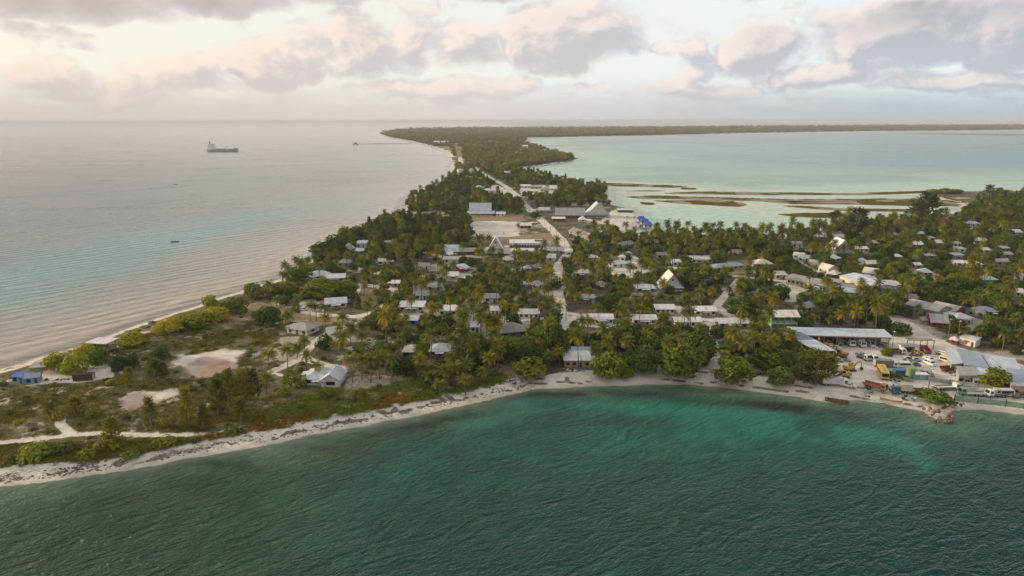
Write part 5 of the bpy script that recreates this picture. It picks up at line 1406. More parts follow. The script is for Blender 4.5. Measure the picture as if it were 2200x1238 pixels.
# --- the freighter
def ship():
    a = P(447, 326.5, 0); b = P(513, 327, 0); d = b - a; L = d.length
    r = empty('cargo_ship', ((a + b) / 2)[:], math.atan2(d.y, d.x)); r.location.z = 0
    tag(r, 'rust-streaked blue cargo ship with white aft bridge steaming right', 'ship')
    r.scale = (1, 1, 1.35)
    hb = paint('hull_blue', (.36, .41, .50), .6, .3, .5, 0, .07)
    x = L / 2; B = L * .155 / 2
    st = [(-x, .75, 5.4), (-x * .85, .97, 5.2), (-x * .4, 1, 4.6), (x * .3, 1, 4.6), (x * .62, .86, 5.2), (x * .86, .45, 6.8), (x, .03, 7.8)]
    V, F = [], []
    for sx, wd, dk in st:
        low = sx - (x * .045 if sx > x * .7 else 0)
        V += [(sx, -B * wd, dk), (low, -B * wd * .88, -1.2), (low, B * wd * .88, -1.2), (sx, B * wd, dk)]
    for i in range(len(st) - 1):
        k = i * 4
        for j in range(3): F.append((k + j, k + j + 1, k + 5 + j, k + 4 + j))
        F.append((k + 3, k, k + 4, k + 7))
    F += [(0, 1, 2, 3), tuple(range(len(V) - 1, len(V) - 5, -1))]
    h = MB(); h.v = V; h.f = F; hull = h.build('hull', hb, r)
    unit_box('boot_top', paint('boot_red', (.30, .07, .04), .8), r, -x * .9, x * .55, -B * .96, B * .96, -.5, .9)
    wm = paint('ship_white', (.82, .80, .76), .6, .3, .2, 0, .1)
    for nm, x0, x1, w_, z0, z1 in (('deckhouse', -.95, -.60, .90, 5.2, 9.5), ('accommodation', -.92, -.62, .80, 9.5, 14.0), ('bridge', -.86, -.64, .98, 14.0, 17.0)):
        o = unit_box(nm, wm, r, x * x0, x * x1, -B * w_, B * w_, z0, z1)
        if nm == 'bridge': unit_box('bridge_window', GLASS, r, x * x1, x * x1 + .12, -B * .9, B * .9, 15.2, 16.4)
    MB().tube((-x * .83, 0, 16.8), (-x * .84, 0, 22.5), 1.6, 1.3, 12).build('funnel', pm('funnel_blue', (.10, .22, .40)), r)
    MB().tube((-x * .73, 0, 16.9), (-x * .73, 0, 26), .3, .15, 6).build('radar_mast', wm, r)
    for q in (-.5, -.12, .3):
        unit_box('hatch', paint('hatch_cream', (.50, .40, .28), .8), r, x * (q + .03), x * (q + .26), -B * .7, B * .7, 4.7, 7.0)
    unit_box('forecastle', hb, r, x * .70, x * .90, -B * .45, B * .45, 5.6, 8.0)
    for q in (-.56, -.44, .02, .22, .66):
        MB().tube((x * q, 0, 4.6), (x * q, 0, 19), .7, .5, 6).build('derrick', wm, r)
        MB().tube((x * q, 0, 8), (x * (q + .09), 3, 16), .25, .15, 6).build('boom', wm, r)
ship()
def canoe(label, px, py, L, deg, col=None, z=.0):
    p = P(px, py, z); r = empty('canoe', (p.x, p.y, z), R(deg)); tag(r, label, 'boat')
    m = col or paint('canoe_dark', (.06, .05, .045), .7)
    st = [(-.5, .1, .75), (-.3, .8, .5), (0, 1, .42), (.3, .8, .5), (.5, .1, .8)]; V, F = [], []
    for sx, wd, dk in st: V += [(sx * L, -.45 * wd, dk), (sx * L * .94, -.18 * wd, -.05), (sx * L * .94, .18 * wd, -.05), (sx * L, .45 * wd, dk)]
    for i in range(4):
        for j in range(3): F.append((i * 4 + j, i * 4 + j + 1, i * 4 + 5 + j, i * 4 + 4 + j))
    h = MB(); h.v = V; h.f = F; h.build('hull', m, r)
    for x in (-.2, .2): unit_box('thwart', POSTM, r, x * L - .12, x * L + .12, -.42, .42, .36, .42)
    return r
c_ = canoe('dark outrigger canoe on the ocean shallows', 375, 520.5, 6, 4)
unit_box('outrigger', DARK, c_, -2.5, 2.5, 2.2, 2.5, 0, .3); unit_box('boom', POSTM, c_, -1.1, -.95, 0, 2.3, .5, .6); unit_box('boom', POSTM, c_, .95, 1.1, 0, 2.3, .5, .6)
canoe('tiny dark boat far out on the ocean', 377, 397, 5, 20)
canoe('orange wooden boat lying on the beach below the yard', 1914, 862, 6.5, -32, paint('boat_orange', (.42, .26, .14), .8), z=1.0)
canoe('grey skiff pulled up under the beach trees', 1118, 811, 5, -35, paint('boat_grey', (.35, .38, .40), .7), z=1.35)

# --- rusted landing pontoon, rocks, scrap
def pontoon():
    a = P(1772, 861, .2); b = P(1824, 869, .2); d = b - a; L = d.length
    r = empty('landing_pontoon', ((a + b) / 2)[:], math.atan2(d.y, d.x)); tag(r, 'rust-brown steel pontoon lying at the water edge', 'pontoon')
    MB().prof([(-L / 2, .3), (-L / 2 + .6, -.5), (L / 2 - .6, -.5), (L / 2, .3), (L / 2, .45), (-L / 2, .45)], 0, 2.2).build('hull', RUSTM, r)
    for i in range(5): unit_box('rib', RUSTM, r, -L / 2 + .8 + i * (L - 1.6) / 4 - .08, -L / 2 + .8 + i * (L - 1.6) / 4 + .08, -.05, 2.25, .43, .55)
pontoon()
ROCK = paint('coral_rock', (.20, .15, .115), .95, .1, .45, 0, .8)
def rock_mesh(seed):
    bm = bmesh.new(); bmesh.ops.create_icosphere(bm, subdivisions=1, radius=1.0); r = random.Random(seed)
    for v in bm.verts: v.co *= r.uniform(.65, 1.15)
    me = bpy.data.meshes.new('boulder'); bm.to_mesh(me); bm.free(); me.materials.append(ROCK); return me
ROCKS = [rock_mesh(i) for i in range(5)]
p = P(2018, 893, .5); r = empty('rock_groyne', (p.x, p.y, .2)); tag(r, 'heap of brown coral rocks jutting into the bay', 'rocks')
for i in range(26):
    o = link(bpy.data.objects.new('boulder', ROCKS[i % 5]), r); q = rr.uniform(-1, 1)
    o.location = (rr.uniform(-3.0, 3.2), rr.uniform(-5.5, 5.5), rr.uniform(.0, .7)); o.rotation_euler = (rr.random() * 3, rr.random() * 3, rr.random() * 3); s = rr.uniform(.35, .9); o.scale = (s * 1.2, s, s * .6)
SCRAPM = [pm('scrap_white', (.55, .53, .5)), RUSTM, DARK, SILVER, pm('scrap_tan', (.35, .28, .2)), BLUEP]
def scrap(label, px, py, n, sx, sy, cat='scrap'):
    p = P(px, py, 1.3); r = empty('scrap_heap', (p.x, p.y, 1.28), rr.uniform(-.3, .3)); tag(r, label, cat)
    for i in range(n):
        a, b, c = rr.uniform(.3, 1.5), rr.uniform(.2, .9), rr.uniform(.15, .7)
        o = unit_box(rr.choice(['plank', 'panel', 'crate', 'drum_part']), rr.choice(SCRAPM), r, -a / 2, a / 2, -b / 2, b / 2, 0, c)
        o.location = (rr.uniform(-sx, sx), rr.uniform(-sy, sy), c * .45 + rr.uniform(0, .35)); o.rotation_euler = (rr.uniform(-.3, .3), rr.uniform(-.3, .3), rr.uniform(0, 3))
for a in [('pale scrap heap on the beach below the green bush', 1952, 858, 16, 2.4, 1.5), ('dark stack of engine parts at the beach edge', 1858, 851, 9, .9, 1.4), ('scrap pile behind the blue containers', 1935, 820, 14, 3.2, 1.4),
          ('junk under the racks beside the loader', 1955, 758, 18, 4.5, 1.6), ('scrap heap with red pieces near the orange dump truck', 1868, 842, 7, 1.2, .8), ('junk heap beside the narrow pale roof', 2052, 806, 12, 2.2, 1.4),
          ('junk around the white pickup left of the palms', 640, 664, 16, 5, 2.2), ('driftwood and boards before the pink beach house', 1232, 797, 14, 4.2, 1.2), ('boards and blocks behind the blue beach huts', 125, 818, 12, 4, 1.0),
          ('rubble on the brown clearing by the front beach', 1100, 822, 12, 3.4, 2.2), ('scrap along the fence foot at the right beach', 2040, 872, 14, 5, 1.2), ('timber scraps under the raised beach shelter', 262, 765, 12, 4.5, 2)]:
    scrap(*a)
unit_r = empty('site_box', P(1978, 817, 1.33), R(-5)); tag(unit_r, 'pale blue box cabin with a white lid beside the fence', 'cabin')
unit_box('wall', BLUEP, unit_r, -2.4, 2.4, 0, 2.2, 0, 1.9); unit_box('roof', WHITE, unit_r, -2.55, 2.55, -.15, 2.35, 1.92, 2.05); unit_box('door', STEEL, unit_r, -.4, .4, -.05, .02, .05, 1.75)
sr = empty('market_stall', P(1952, 757, 1.33), R(-6)); tag(sr, 'white framed stall with a dark opening by the yard road', 'stall')
for x in (-2.6, 2.6): unit_box('side_panel', WHITE, sr, x - .5, x + .5, 0, 2.2, 0, 2.6)
unit_box('lintel', WHITE, sr, -2.1, 2.1, 0, .3, 2.1, 2.6); unit_box('back_panel', DARK, sr, -2.1, 2.1, 1.9, 2.1, 0, 2.5); unit_box('roof', GREYG_, sr, -3.2, 3.2, -.3, 2.5, 2.62, 2.75)
rk = empty('steel_rack', P(1976, 751, 1.33), R(-4)); tag(rk, 'long rusty overhead rack on posts beside the yard road', 'rack')
unit_box('beam', RUSTM, rk, -5, 5, -.15, .15, 3.6, 3.85); unit_box('beam', RUSTM, rk, -5, 5, 1.6, 1.9, 3.6, 3.85)
for i in range(5): unit_box('post', RUSTM, rk, -5 + i * 2.5 - .1, -5 + i * 2.5 + .1, 0, .2, 0, 3.6)

# --- fences of the strip by the beach
def fence(label, pts, h, pm_, step, post_m=POSTM, gap=.0, name='fence'):
    w = [P(x, y, 1.33) for x, y in pts]
    r = empty(name, w[0][:]); tag(r, label, 'fence')
    for a, b in zip(w, w[1:]):
        d = b - a; L = d.length; n = max(1, round(L / step)); an = math.atan2(d.y, d.x)
        for i in range(n):
            q = a + d * (i / n) - w[0]
            o = unit_box('post', post_m, r, -.1, .1, -.1, .1, 0, h + .5); o.location += q
            o = unit_box('panel', pm_, r, .12, L / n - .12, -.03, .03, .1, h)
            o.location = a + d * ((i + .5) / n) - w[0] + Vector((0, 0, h / 2 + .05)); o.rotation_euler = (0, 0, an)
fence('grey block fence with tall posts behind the parked lorries', [(1992, 818), (2040, 826), (2130, 836), (2230, 848)], 1.5, CONC, 4.6)
fence('green mesh fence with dark posts along the right beach', [(2050, 862), (2100, 868), (2160, 874), (2240, 884)], 1.9, paint('fence_pale_green', (.24, .36, .28), .8), 5.2, DARK)
fence('short white fence right of the sandy lane', [(1272, 653), (1289, 652)], 1.4, WHITE, 1.6, WHITE)
fence('low grey wall around the empty lot below the school', [(1122, 545), (1150, 543), (1172, 541)], 1.1, CONC, 5)
def pole(label, px, py, h, arm=True):
    p = P(px, py, 1.3); r = empty('utility_pole', (p.x, p.y, 1.2)); tag(r, label, 'pole')
    MB().tube((0, 0, 0), (0, 0, h), .16, .11, 8).build('shaft', POSTM, r)
    if arm: unit_box('cross_arm', POSTM, r, -.9, .9, -.06, .06, h - .7, h - .55); unit_box('lamp', LAMPM, r, -.25, .25, -.5, -.08, h - .5, h - .3)
for a in [('pale utility pole beside the small red-fronted stall', 2036, 729, 9), ('dark utility pole behind the white roadside hut', 2058, 722, 7), ('grey pole standing in the bush at the fence corner', 1994, 838, 8), ('utility pole on the sandy square', 1376, 602, 9),
          ('utility pole beside the main road near the pitch', 1182, 512, 9), ('flag pole at the corner of the pitch', 1126, 512, 8, False), ('utility pole at the lane junction', 1216, 690, 8), ('utility pole in the depot yard by the sheds', 1916, 752, 8)]: pole(*a)
for i_, (x_, y_) in enumerate([(1122, 441), (1138, 458), (1153, 470), (1170, 486), (1196, 520), (1212, 540)]):
    pole(['first', 'second', 'third', 'fourth', 'fifth', 'sixth'][i_] + ' utility pole along the main road counted from the far end', x_, y_, 8.5)
for a in [('oil drums and planks beside the orange excavator', 1815, 776, 10, 1.8, 1.0), ('tyres and panels beside the blue containers', 1968, 798, 12, 2.6, 1.0), ('broken panels between the fences, left part', 2010, 833, 10, 2.4, .8), ('broken panels between the fences, right part', 2105, 845, 12, 3.0, .8),
          ('timber pile by the left end of the vehicle shed', 1770, 752, 8, 1.5, .8), ('rubble along the coral point of the lagoon', 1345, 468, 22, 9, 4), ('building blocks on the lot below the school', 1135, 541, 12, 7, 3)]: scrap(*a)
p = P(1382, 566, 1.3); r = empty('thatched_umbrella', (p.x, p.y, 1.25)); tag(r, 'round thatched umbrella on a post at the sandy square', 'umbrella')
MB().tube((0, 0, 0), (0, 0, 3), .14, .1, 6).build('shaft', POSTM, r); MB().tube((0, 0, 2.6), (0, 0, 3.8), 3.0, .1, 12).build('thatch', roofm('N'), r)

# --- people
def person_mesh():
    sk = [((0, 0, .95), .15), ((0, 0, 1.15), .135), ((0, 0, 1.36), .165), ((0, 0, 1.50), .06), ((0, 0, 1.63), .105), ((0, 0, 1.73), .09),
          ((.10, 0, .88), .10), ((.12, .03, .50), .075), ((.13, -.02, .10), .05), ((.13, .10, .04), .045),
          ((-.10, 0, .88), .10), ((-.13, .10, .50), .075), ((-.14, -.06, .10), .05), ((-.14, .06, .04), .045),
          ((.20, 0, 1.40), .065), ((.29, .03, 1.12), .05), ((.30, .14, .90), .04), ((-.20, 0, 1.40), .065), ((-.29, -.05, 1.12), .05), ((-.27, .06, .88), .04)]
    ed = [(0, 1), (1, 2), (2, 3), (3, 4), (4, 5), (0, 6), (6, 7), (7, 8), (8, 9), (0, 10), (10, 11), (11, 12), (12, 13), (2, 14), (14, 15), (15, 16), (2, 17), (17, 18), (18, 19)]
    me = bpy.data.meshes.new('person_rig'); me.from_pydata([a for a, _ in sk], ed, [])
    o = bpy.data.objects.new('person_rig', me); COL.objects.link(o)
    md = o.modifiers.new('s', 'SKIN'); sv = me.skin_vertices[0].data
    for i, (_, q) in enumerate(sk): sv[i].radius = (q, q)
    sv[0].use_root = True
    bpy.context.view_layer.update()
    ev = o.evaluated_get(bpy.context.evaluated_depsgraph_get())
    out = bpy.data.meshes.new_from_object(ev); bpy.data.objects.remove(o)
    return out
PB = person_mesh()
SKIN = paint('skin_brown', (.16, .09, .06), .6); HAIR = paint('hair_black', (.012, .011, .010), .6)
def person(label, px, py, shirt, shorts, deg):
    me = PB.copy(); me.name = 'person'
    me.materials.clear()
    for m in (SKIN, paint('cloth_' + shirt, {'red': (.4, .05, .04), 'blue': (.05, .12, .35), 'white': (.65, .64, .6), 'black': (.02, .02, .022), 'yellow': (.55, .38, .05), 'green': (.06, .22, .08)}[shirt], .9, .1), paint('cloth_' + shorts, {'black': (.02, .02, .022), 'blue': (.05, .12, .35), 'white': (.65, .64, .6), 'red': (.4, .05, .04)}[shorts], .9, .1), HAIR): me.materials.append(m)
    for f in me.polygons:
        c = f.center
        f.material_index = 3 if c.z > 1.70 else (1 if 1.0 < c.z < 1.5 and abs(c.x) < .27 else (2 if .5 < c.z <= 1.0 and abs(c.x) < .24 else 0)); f.use_smooth = True
    p = P(px, py, 1.33); o = link(bpy.data.objects.new('person', me)); o.location = (p.x, p.y, 1.31); o.rotation_euler = (0, 0, R(deg)); tag(o, label, 'person')
for a in [('person in a red shirt at the left end of the pitch line', 1030, 507, 'red', 'black', 20), ('person in white, second from the left on the pitch', 1034, 506.5, 'white', 'blue', 200), ('person in blue, third from the left on the pitch', 1038, 506, 'blue', 'white', 90),
          ('person in black near the middle of the pitch line', 1050, 504, 'black', 'red', 150), ('person in yellow right of the middle of the pitch line', 1054, 505, 'yellow', 'black', 300), ('person in green on the right part of the pitch', 1081, 503, 'green', 'white', 60),
          ('person in white on the right part of the pitch', 1083, 502.5, 'white', 'black', 220), ('person in red near the pavilion of the pitch', 1109, 497, 'red', 'blue', 10), ('person in black standing in the school sand square', 1693, 617, 'black', 'black', 40),
          ('person in black walking on the main road', 1181, 501, 'black', 'blue', 180), ('person in red lower on the main road', 1190, 509, 'red', 'black', 180), ('person in white by the vehicle shed posts', 1884, 753, 'white', 'blue', 80)]: person(*a)

# --- foam of a small breaker on the ocean side
def ribbon(label, pts, w, name='breaking_wave'):
    c = [P(x, y, 0.0) for x, y in pts]; V, F = [], []
    for i, q in enumerate(c):
        d = (c[min(i + 1, len(c) - 1)] - c[max(i - 1, 0)]).normalized(); n = Vector((-d.y, d.x, 0)); k = w * math.sin(math.pi * (i + .4) / len(c)) * rr.uniform(.5, 1.2) + .15
        V += [tuple(q - n * k), tuple(q + Vector((0, 0, .45 * k / w + .05))), tuple(q + n * k)]
        if i: F += [((i - 1) * 3 + j, (i - 1) * 3 + j + 1, i * 3 + j + 1, i * 3 + j) for j in (0, 1)]
    me = bpy.data.meshes.new(name); me.from_pydata(V, [], F); me.materials.append(FOAM)
    o = link(bpy.data.objects.new(name, me)); tag(o, label, 'wave', kind='structure')
m, t, out = new_mat('sea_foam')
pos = t.n('ShaderNodeNewGeometry').outputs['Position']
t.set(out.inputs[0], t.n('ShaderNodeMixShader', {0: t.sstep(t.noise(pos, .5, 5, .7), .38, .55), 1: t.n('ShaderNodeBsdfTransparent').outputs[0], 2: t.n('ShaderNodeBsdfPrincipled', {'Base Color': (.75, .75, .75), 'Roughness': .8}).outputs[0]}).outputs[0])
FOAM = m
def dense(pts, k=10):
    o = []
    for a, b in zip(pts, pts[1:]):
        for i in range(k): o.append((a[0] + (b[0] - a[0]) * i / k, a[1] + (b[1] - a[1]) * i / k + rr.uniform(-.5, .5)))
    return o
ribbon('thin white breaker curling along the ocean shore', dense([(606, 580), (622, 571), (640, 561), (655, 551), (668, 545), (684, 537)]), 1.8)
ribbon('faint second breaker line off the ocean point', dense([(655, 546), (668, 538), (680, 532)]), 1.2)

# --- stones and wrack along the near beach
def beach_stones():
    V, F = [], []; base = ROCKS[0]
    bv = np.array([v.co[:] for v in base.vertices]); bf = [tuple(p.vertices) for p in base.polygons]
    line = w2([(-60, 1050), (0, 1040), (120, 1027), (250, 1008), (400, 978), (550, 955), (700, 925), (850, 897), (950, 876), (1060, 852), (1150, 832)], 0.)
    for _ in range(1500):
        k = rr.random() ** 1.4 * (len(line) - 1.001); i = int(k); f = k - i
        x, y = line[i] * (1 - f) + line[i + 1] * f
        x += rr.gauss(0, 1.2); y += rr.uniform(.3, 4.5)
        s = rr.uniform(.08, .30) * (1.6 if rr.random() < .1 else 1)
        d = float(sdf(np.array([x]), np.array([y]), SHORE)[0])
        z = max(0, 1.3 * (d / 13) ** 2 * (3 - 2 * d / 13)) if d < 13 else 1.3
        if d < .3: continue
        n = len(V); w = rr.random() * 6.28; c, q = math.cos(w), math.sin(w)
        V += [(x + s * 1.4 * (a * c - b * q), y + s * (a * q + b * c), z + s * .6 * e) for a, b, e in bv]; F += [tuple(i_ + n for i_ in p_) for p_ in bf]
    me = bpy.data.meshes.new('beach_stones'); me.from_pydata(V, [], F); me.materials.append(paint('dark_stone', (.13, .11, .09), .9, .1, .4))
    tag(link(bpy.data.objects.new('beach_stones', me)), 'dark stones and weed strewn along the near left beach', 'stones', kind='stuff')
beach_stones()
# ------------------------------------------------------------------ foliage materials
def leaf_mat(name, dark, mid, light, dead=(.20, .12, .04), trans=.3):
    m, t, out = new_mat(name)
    oi = t.n('ShaderNodeObjectInfo')
    ft = t.n('ShaderNodeAttribute', attribute_name='ft').outputs['Fac']
    pos = t.n('ShaderNodeNewGeometry').outputs['Position']
    n = t.noise(pos, .55, 3, .6)
    f = t.m('ADD', t.m('MULTIPLY', oi.outputs['Random'], .55), t.m('MULTIPLY', t.lstep(n, .25, .75), .45))
    c = t.ramp(f, [(.08, dark), (.5, mid), (.95, light)])
    c = t.mix(ft, c, dead)
    c = t.mix(1.0, c, t.n('ShaderNodeAttribute', attribute_name='tn').outputs['Color'], 'MULTIPLY')
    c = t.mix(1.0, t.mix(1.0, c, (1.30, 1.26, 1.05), 'MULTIPLY'), oi.outputs['Color'], 'MULTIPLY')
    b = t.n('ShaderNodeBsdfPrincipled', {'Base Color': c, 'Roughness': .6, 'Specular IOR Level': .07})
    tr = t.n('ShaderNodeBsdfTranslucent', {'Color': t.mix(.5, c, t.mix(1.0, c, (1.5, 1.4, .5), 'MULTIPLY'))})
    mx = t.n('ShaderNodeMixShader', {0: trans, 1: b.outputs[0], 2: tr.outputs[0]})
    t.set(out.inputs[0], mx.outputs[0])
    return m
PALM = leaf_mat('palm_leaf', (.042, .070, .016), (.082, .105, .022), (.150, .145, .030), (.26, .18, .05))
BROAD = leaf_mat('broad_leaf', (.030, .056, .014), (.050, .082, .019), (.090, .112, .025))
CASU = leaf_mat('casuarina_needle', (.040, .056, .020), (.066, .082, .026), (.105, .112, .032), (.13, .115, .04))
BUSH = leaf_mat('bush_leaf', (.044, .062, .015), (.082, .098, .020), (.140, .132, .027))
BARK = paint('bark', (.17, .14, .11), .9, .1, .3)

def frond_geo(V, F, T, org, azm, e0, L, droop, tint, r, width=.74, st=9):
    """one feather of a palm: a rachis that arches over, with leaflets hanging on both sides"""
    ca, sa = math.cos(azm), math.sin(azm)
    out = np.array([ca, sa, 0.]); side = np.array([-sa, ca, 0.])
    p = np.array(org, float); pts = []; dirs = []
    n = 8; e = e0
    for i in range(n + 1):
        pts.append(p.copy()); d = out * math.cos(e) + np.array([0, 0, math.sin(e)])
        dirs.append(d); p = p + d * L / n
        e -= droop * (.35 + 1.25 * i / n) / n
    def at(u):
        k = min(int(u * n), n - 1); f = u * n - k
        return pts[k] * (1 - f) + pts[k + 1] * f, dirs[k]
    for i in range(n):                                    # rachis
        w = .05 * (1 - i / n) + .012
        k = len(V); V += [pts[i] - side * w, pts[i] + side * w, pts[i + 1] + side * w * .8, pts[i + 1] - side * w * .8]
        F.append((k, k + 1, k + 2, k + 3)); T += [tint] * 4
    for i in range(st):
        u = .10 + .88 * (i + .5) / st
        c, d = at(u)
        ll = width * L * .33 * (math.sin(math.pi * min(1, .16 + .84 * u)) ** .6 + .12)
        hw = L / st * .36
        up = np.cross(side, d)
        for sg in (-1, 1):
            tip = c + side * sg * ll * .78 + d * ll * .42 - np.array([0, 0, 1.]) * ll * r.uniform(.25, .6)
            k = len(V); V += [c - d * hw, c + d * hw, tip + d * hw * .45, tip - d * hw * .45]
            F.append((k, k + 1, k + 2, k + 3)); T += [tint + r.uniform(-.04, .06)] * 4
def mk(name, V, F, T, mats, mi=None):
    me = bpy.data.meshes.new(name); me.from_pydata([tuple(v) for v in V], [], F)
    for m in mats: me.materials.append(m)
    if mi is not None: me.polygons.foreach_set('material_index', mi)
    attr(me, 'ft', np.clip(T, 0, 1)); attr(me, 'tn', np.ones((len(V), 4)), 'FLOAT_COLOR')
    return me
def tinted(me, col):
    m2 = me.copy()
    m2.attributes['tn'].data.foreach_set('color', np.tile(np.array((col + (1,))[:4], np.float32), len(m2.vertices)))
    return m2
def trunk_geo(V, F, T, pts, rads, k=6):
    n0 = len(V)
    for (x, y, z), r in zip(pts, rads):
        for i in range(k):
            w = 2 * math.pi * i / k
            V.append(np.array([x + r * math.cos(w), y + r * math.sin(w), z])); T.append(0)
    for j in range(len(pts) - 1):
        for i in range(k):
            a = n0 + j * k + i; b = n0 + j * k + (i + 1) % k
            F.append((a, b, b + k, a + k))
PH = 8.5                                                    # trunk height of the model palms
palms = []                                                  # (trunk mesh, crown mesh, joined mesh, top)
for v in range(7):
    r = random.Random(100 + v)
    bend = r.uniform(-.9, .9); bend2 = r.uniform(-.9, .9)
    pts = [(bend * (q ** 1.7), bend2 * (q ** 1.7), PH * q) for q in np.linspace(0, 1, 7)]
    rads = [.26, .19, .17, .16, .15, .14, .15]
    tv, tf, tt = [], [], []; trunk_geo(tv, tf, tt, pts, rads)
    cv, cf, ct = [], [], []
    nf = r.randint(25, 30); org = np.array(pts[-1])
    for i in range(nf):
        q = (i + .5) / nf
        e0 = R(80 - 112 * q ** .9 + r.uniform(-10, 10))
        tint = 0 if q < .7 else r.choice([0, 0, .15, .4, .7])
        frond_geo(cv, cf, ct, org + [0, 0, .1 - .2 * q], i * 2.39996 + r.uniform(-.3, .3), e0, r.uniform(3.1, 4.1), R(75 + 40 * r.random()) , tint, r)
    for i in range(5):                                       # nuts under the crown
        w = i * 1.26; c = org + [.22 * math.cos(w), .22 * math.sin(w), -.25]
        k = len(cv); s = .15
        cv += [c + [s, 0, 0], c + [0, s, 0], c + [-s, 0, 0], c + [0, -s, 0], c + [0, 0, s], c - [0, 0, s]]
        cf += [(k, k + 1, k + 4), (k + 1, k + 2, k + 4), (k + 2, k + 3, k + 4), (k + 3, k, k + 4), (k + 1, k, k + 5), (k + 2, k + 1, k + 5), (k + 3, k + 2, k + 5), (k, k + 3, k + 5)]
        ct += [.35] * 6
    tm = mk('trunk', tv, tf, tt, [BARK]); cm = mk('crown', cv, cf, ct, [PALM])
    jm = mk('palm', tv + cv, tf + [tuple(i + len(tv) for i in q) for q in cf], tt + ct, [BARK, PALM], [0] * len(tf) + [1] * len(cf))
    palms.append((tm, cm, jm, org))
# fronds as pieces of their own for the palms nearest the camera
fronds = []
for v in range(5):
    r = random.Random(300 + v); V, F, T = [], [], []
    frond_geo(V, F, T, (0, 0, 0), 0, R(18), 3.7, R(88 + 8 * v), [0, 0, .06, .3, .6][v], r, st=12)
    fronds.append(mk('frond', V, F, T, [PALM]))
hv, hf, ht = [], [], []
for i in range(6):
    w = i * 1.05; c = np.array([.2 * math.cos(w), .2 * math.sin(w), -.25]); k = len(hv); s = .16
    hv += [c + [s, 0, 0], c + [0, s, 0], c + [-s, 0, 0], c + [0, -s, 0], c + [0, 0, s], c - [0, 0, s]]
    hf += [(k, k + 1, k + 4), (k + 1, k + 2, k + 4), (k + 2, k + 3, k + 4), (k + 3, k, k + 4), (k + 1, k, k + 5), (k + 2, k + 1, k + 5), (k + 3, k + 2, k + 5), (k, k + 3, k + 5)]; ht += [.4] * 6
trunk_geo(hv, hf, ht, [(0, 0, -.4), (0, 0, .5)], [.17, .05])
HEART = mk('crown', hv, hf, ht, [PALM])

def leaf_cloud(r, lobes, n, size, flat=.6, T=None, up=.35):
    """leaf-sized faces through the shell of several lobes"""
    V, F, TT = [], [], []
    wts = [l[3] * l[3] for l in lobes]
    for _ in range(n):
        cx, cy, cz, rr, rz = r.choices(lobes, wts)[0]
        while True:
            d = np.array([r.gauss(0, 1) for _ in range(3)]); d /= np.linalg.norm(d) + 1e-9
            if d[2] > -.55: break
        q = rr * (r.random() ** .33 * .42 + .62) * (1 + .12 * math.sin(5 * d[0] + cx) * math.cos(4 * d[1]))
        p = np.array([cx + d[0] * q, cy + d[1] * q, cz + d[2] * q * rz / rr])
        nrm = d + np.array([r.gauss(0, .5), r.gauss(0, .5), r.gauss(0, .4) + up]); nrm /= np.linalg.norm(nrm)
        a = np.cross(nrm, [r.random(), r.random(), .3 + r.random()]); a /= np.linalg.norm(a) + 1e-9
        b = np.cross(nrm, a); s = size * r.uniform(.55, 1.25)
        k = len(V); V += [p - a * s, p - b * s * flat, p + a * s, p + b * s * flat]
        F.append((k, k + 1, k + 2, k + 3)); TT += [max(0, r.gauss(-.1, .12))] * 4
    return V, F, TT
def limbs(V, F, T, h, lobes, r0=.22):
    trunk_geo(V, F, T, [(0, 0, 0), (.05, .05, h * .5), (0, 0, h)], [r0, r0 * .75, r0 * .55])
    for cx, cy, cz, rr, rz in lobes:
        trunk_geo(V, F, T, [(0, 0, h * .55), (cx * .5, cy * .5, h * .55 + (cz - h * .55) * .6), (cx * .9, cy * .9, cz)], [r0 * .5, r0 * .35, r0 * .12], 5)
def tree_kind(nv, seed, maker, mat):
    res = []
    for v in range(nv):
        r = random.Random(seed + v)
        tv, tf, tt, cv, cf, ct = maker(r)
        tm = mk('trunk', tv, tf, tt, [BARK]); cm = mk('crown', cv, cf, ct, [mat])
        jm = mk('tree', tv + cv, tf + [tuple(i + len(tv) for i in q) for q in cf], tt + ct, [BARK, mat], [0] * len(tf) + [1] * len(cf))
        res.append((tm, cm, jm))
    return res
def mk_broad(r):          # about 8 m across, 7.5 m tall
    lobes = [(0, 0, 4.6, 2.3, 2.1)]
    for i in range(7):
        w = i * .9 + r.random(); q = r.uniform(1.5, 2.5)
        lobes.append((q * math.cos(w), q * math.sin(w), r.uniform(2.0, 4.8), r.uniform(1.2, 1.9), r.uniform(1.1, 1.7)))
    for i in range(4):
        w = i * 1.57 + r.random(); lobes.append((1.9 * math.cos(w), 1.9 * math.sin(w), 1.7, 1.3, 1.2))
    V, F, T = [], [], []; limbs(V, F, T, 2.6, lobes[1:6])
    return V, F, T, *leaf_cloud(r, lobes, 1350, .40)
broads = tree_kind(6, 500, mk_broad, BROAD)
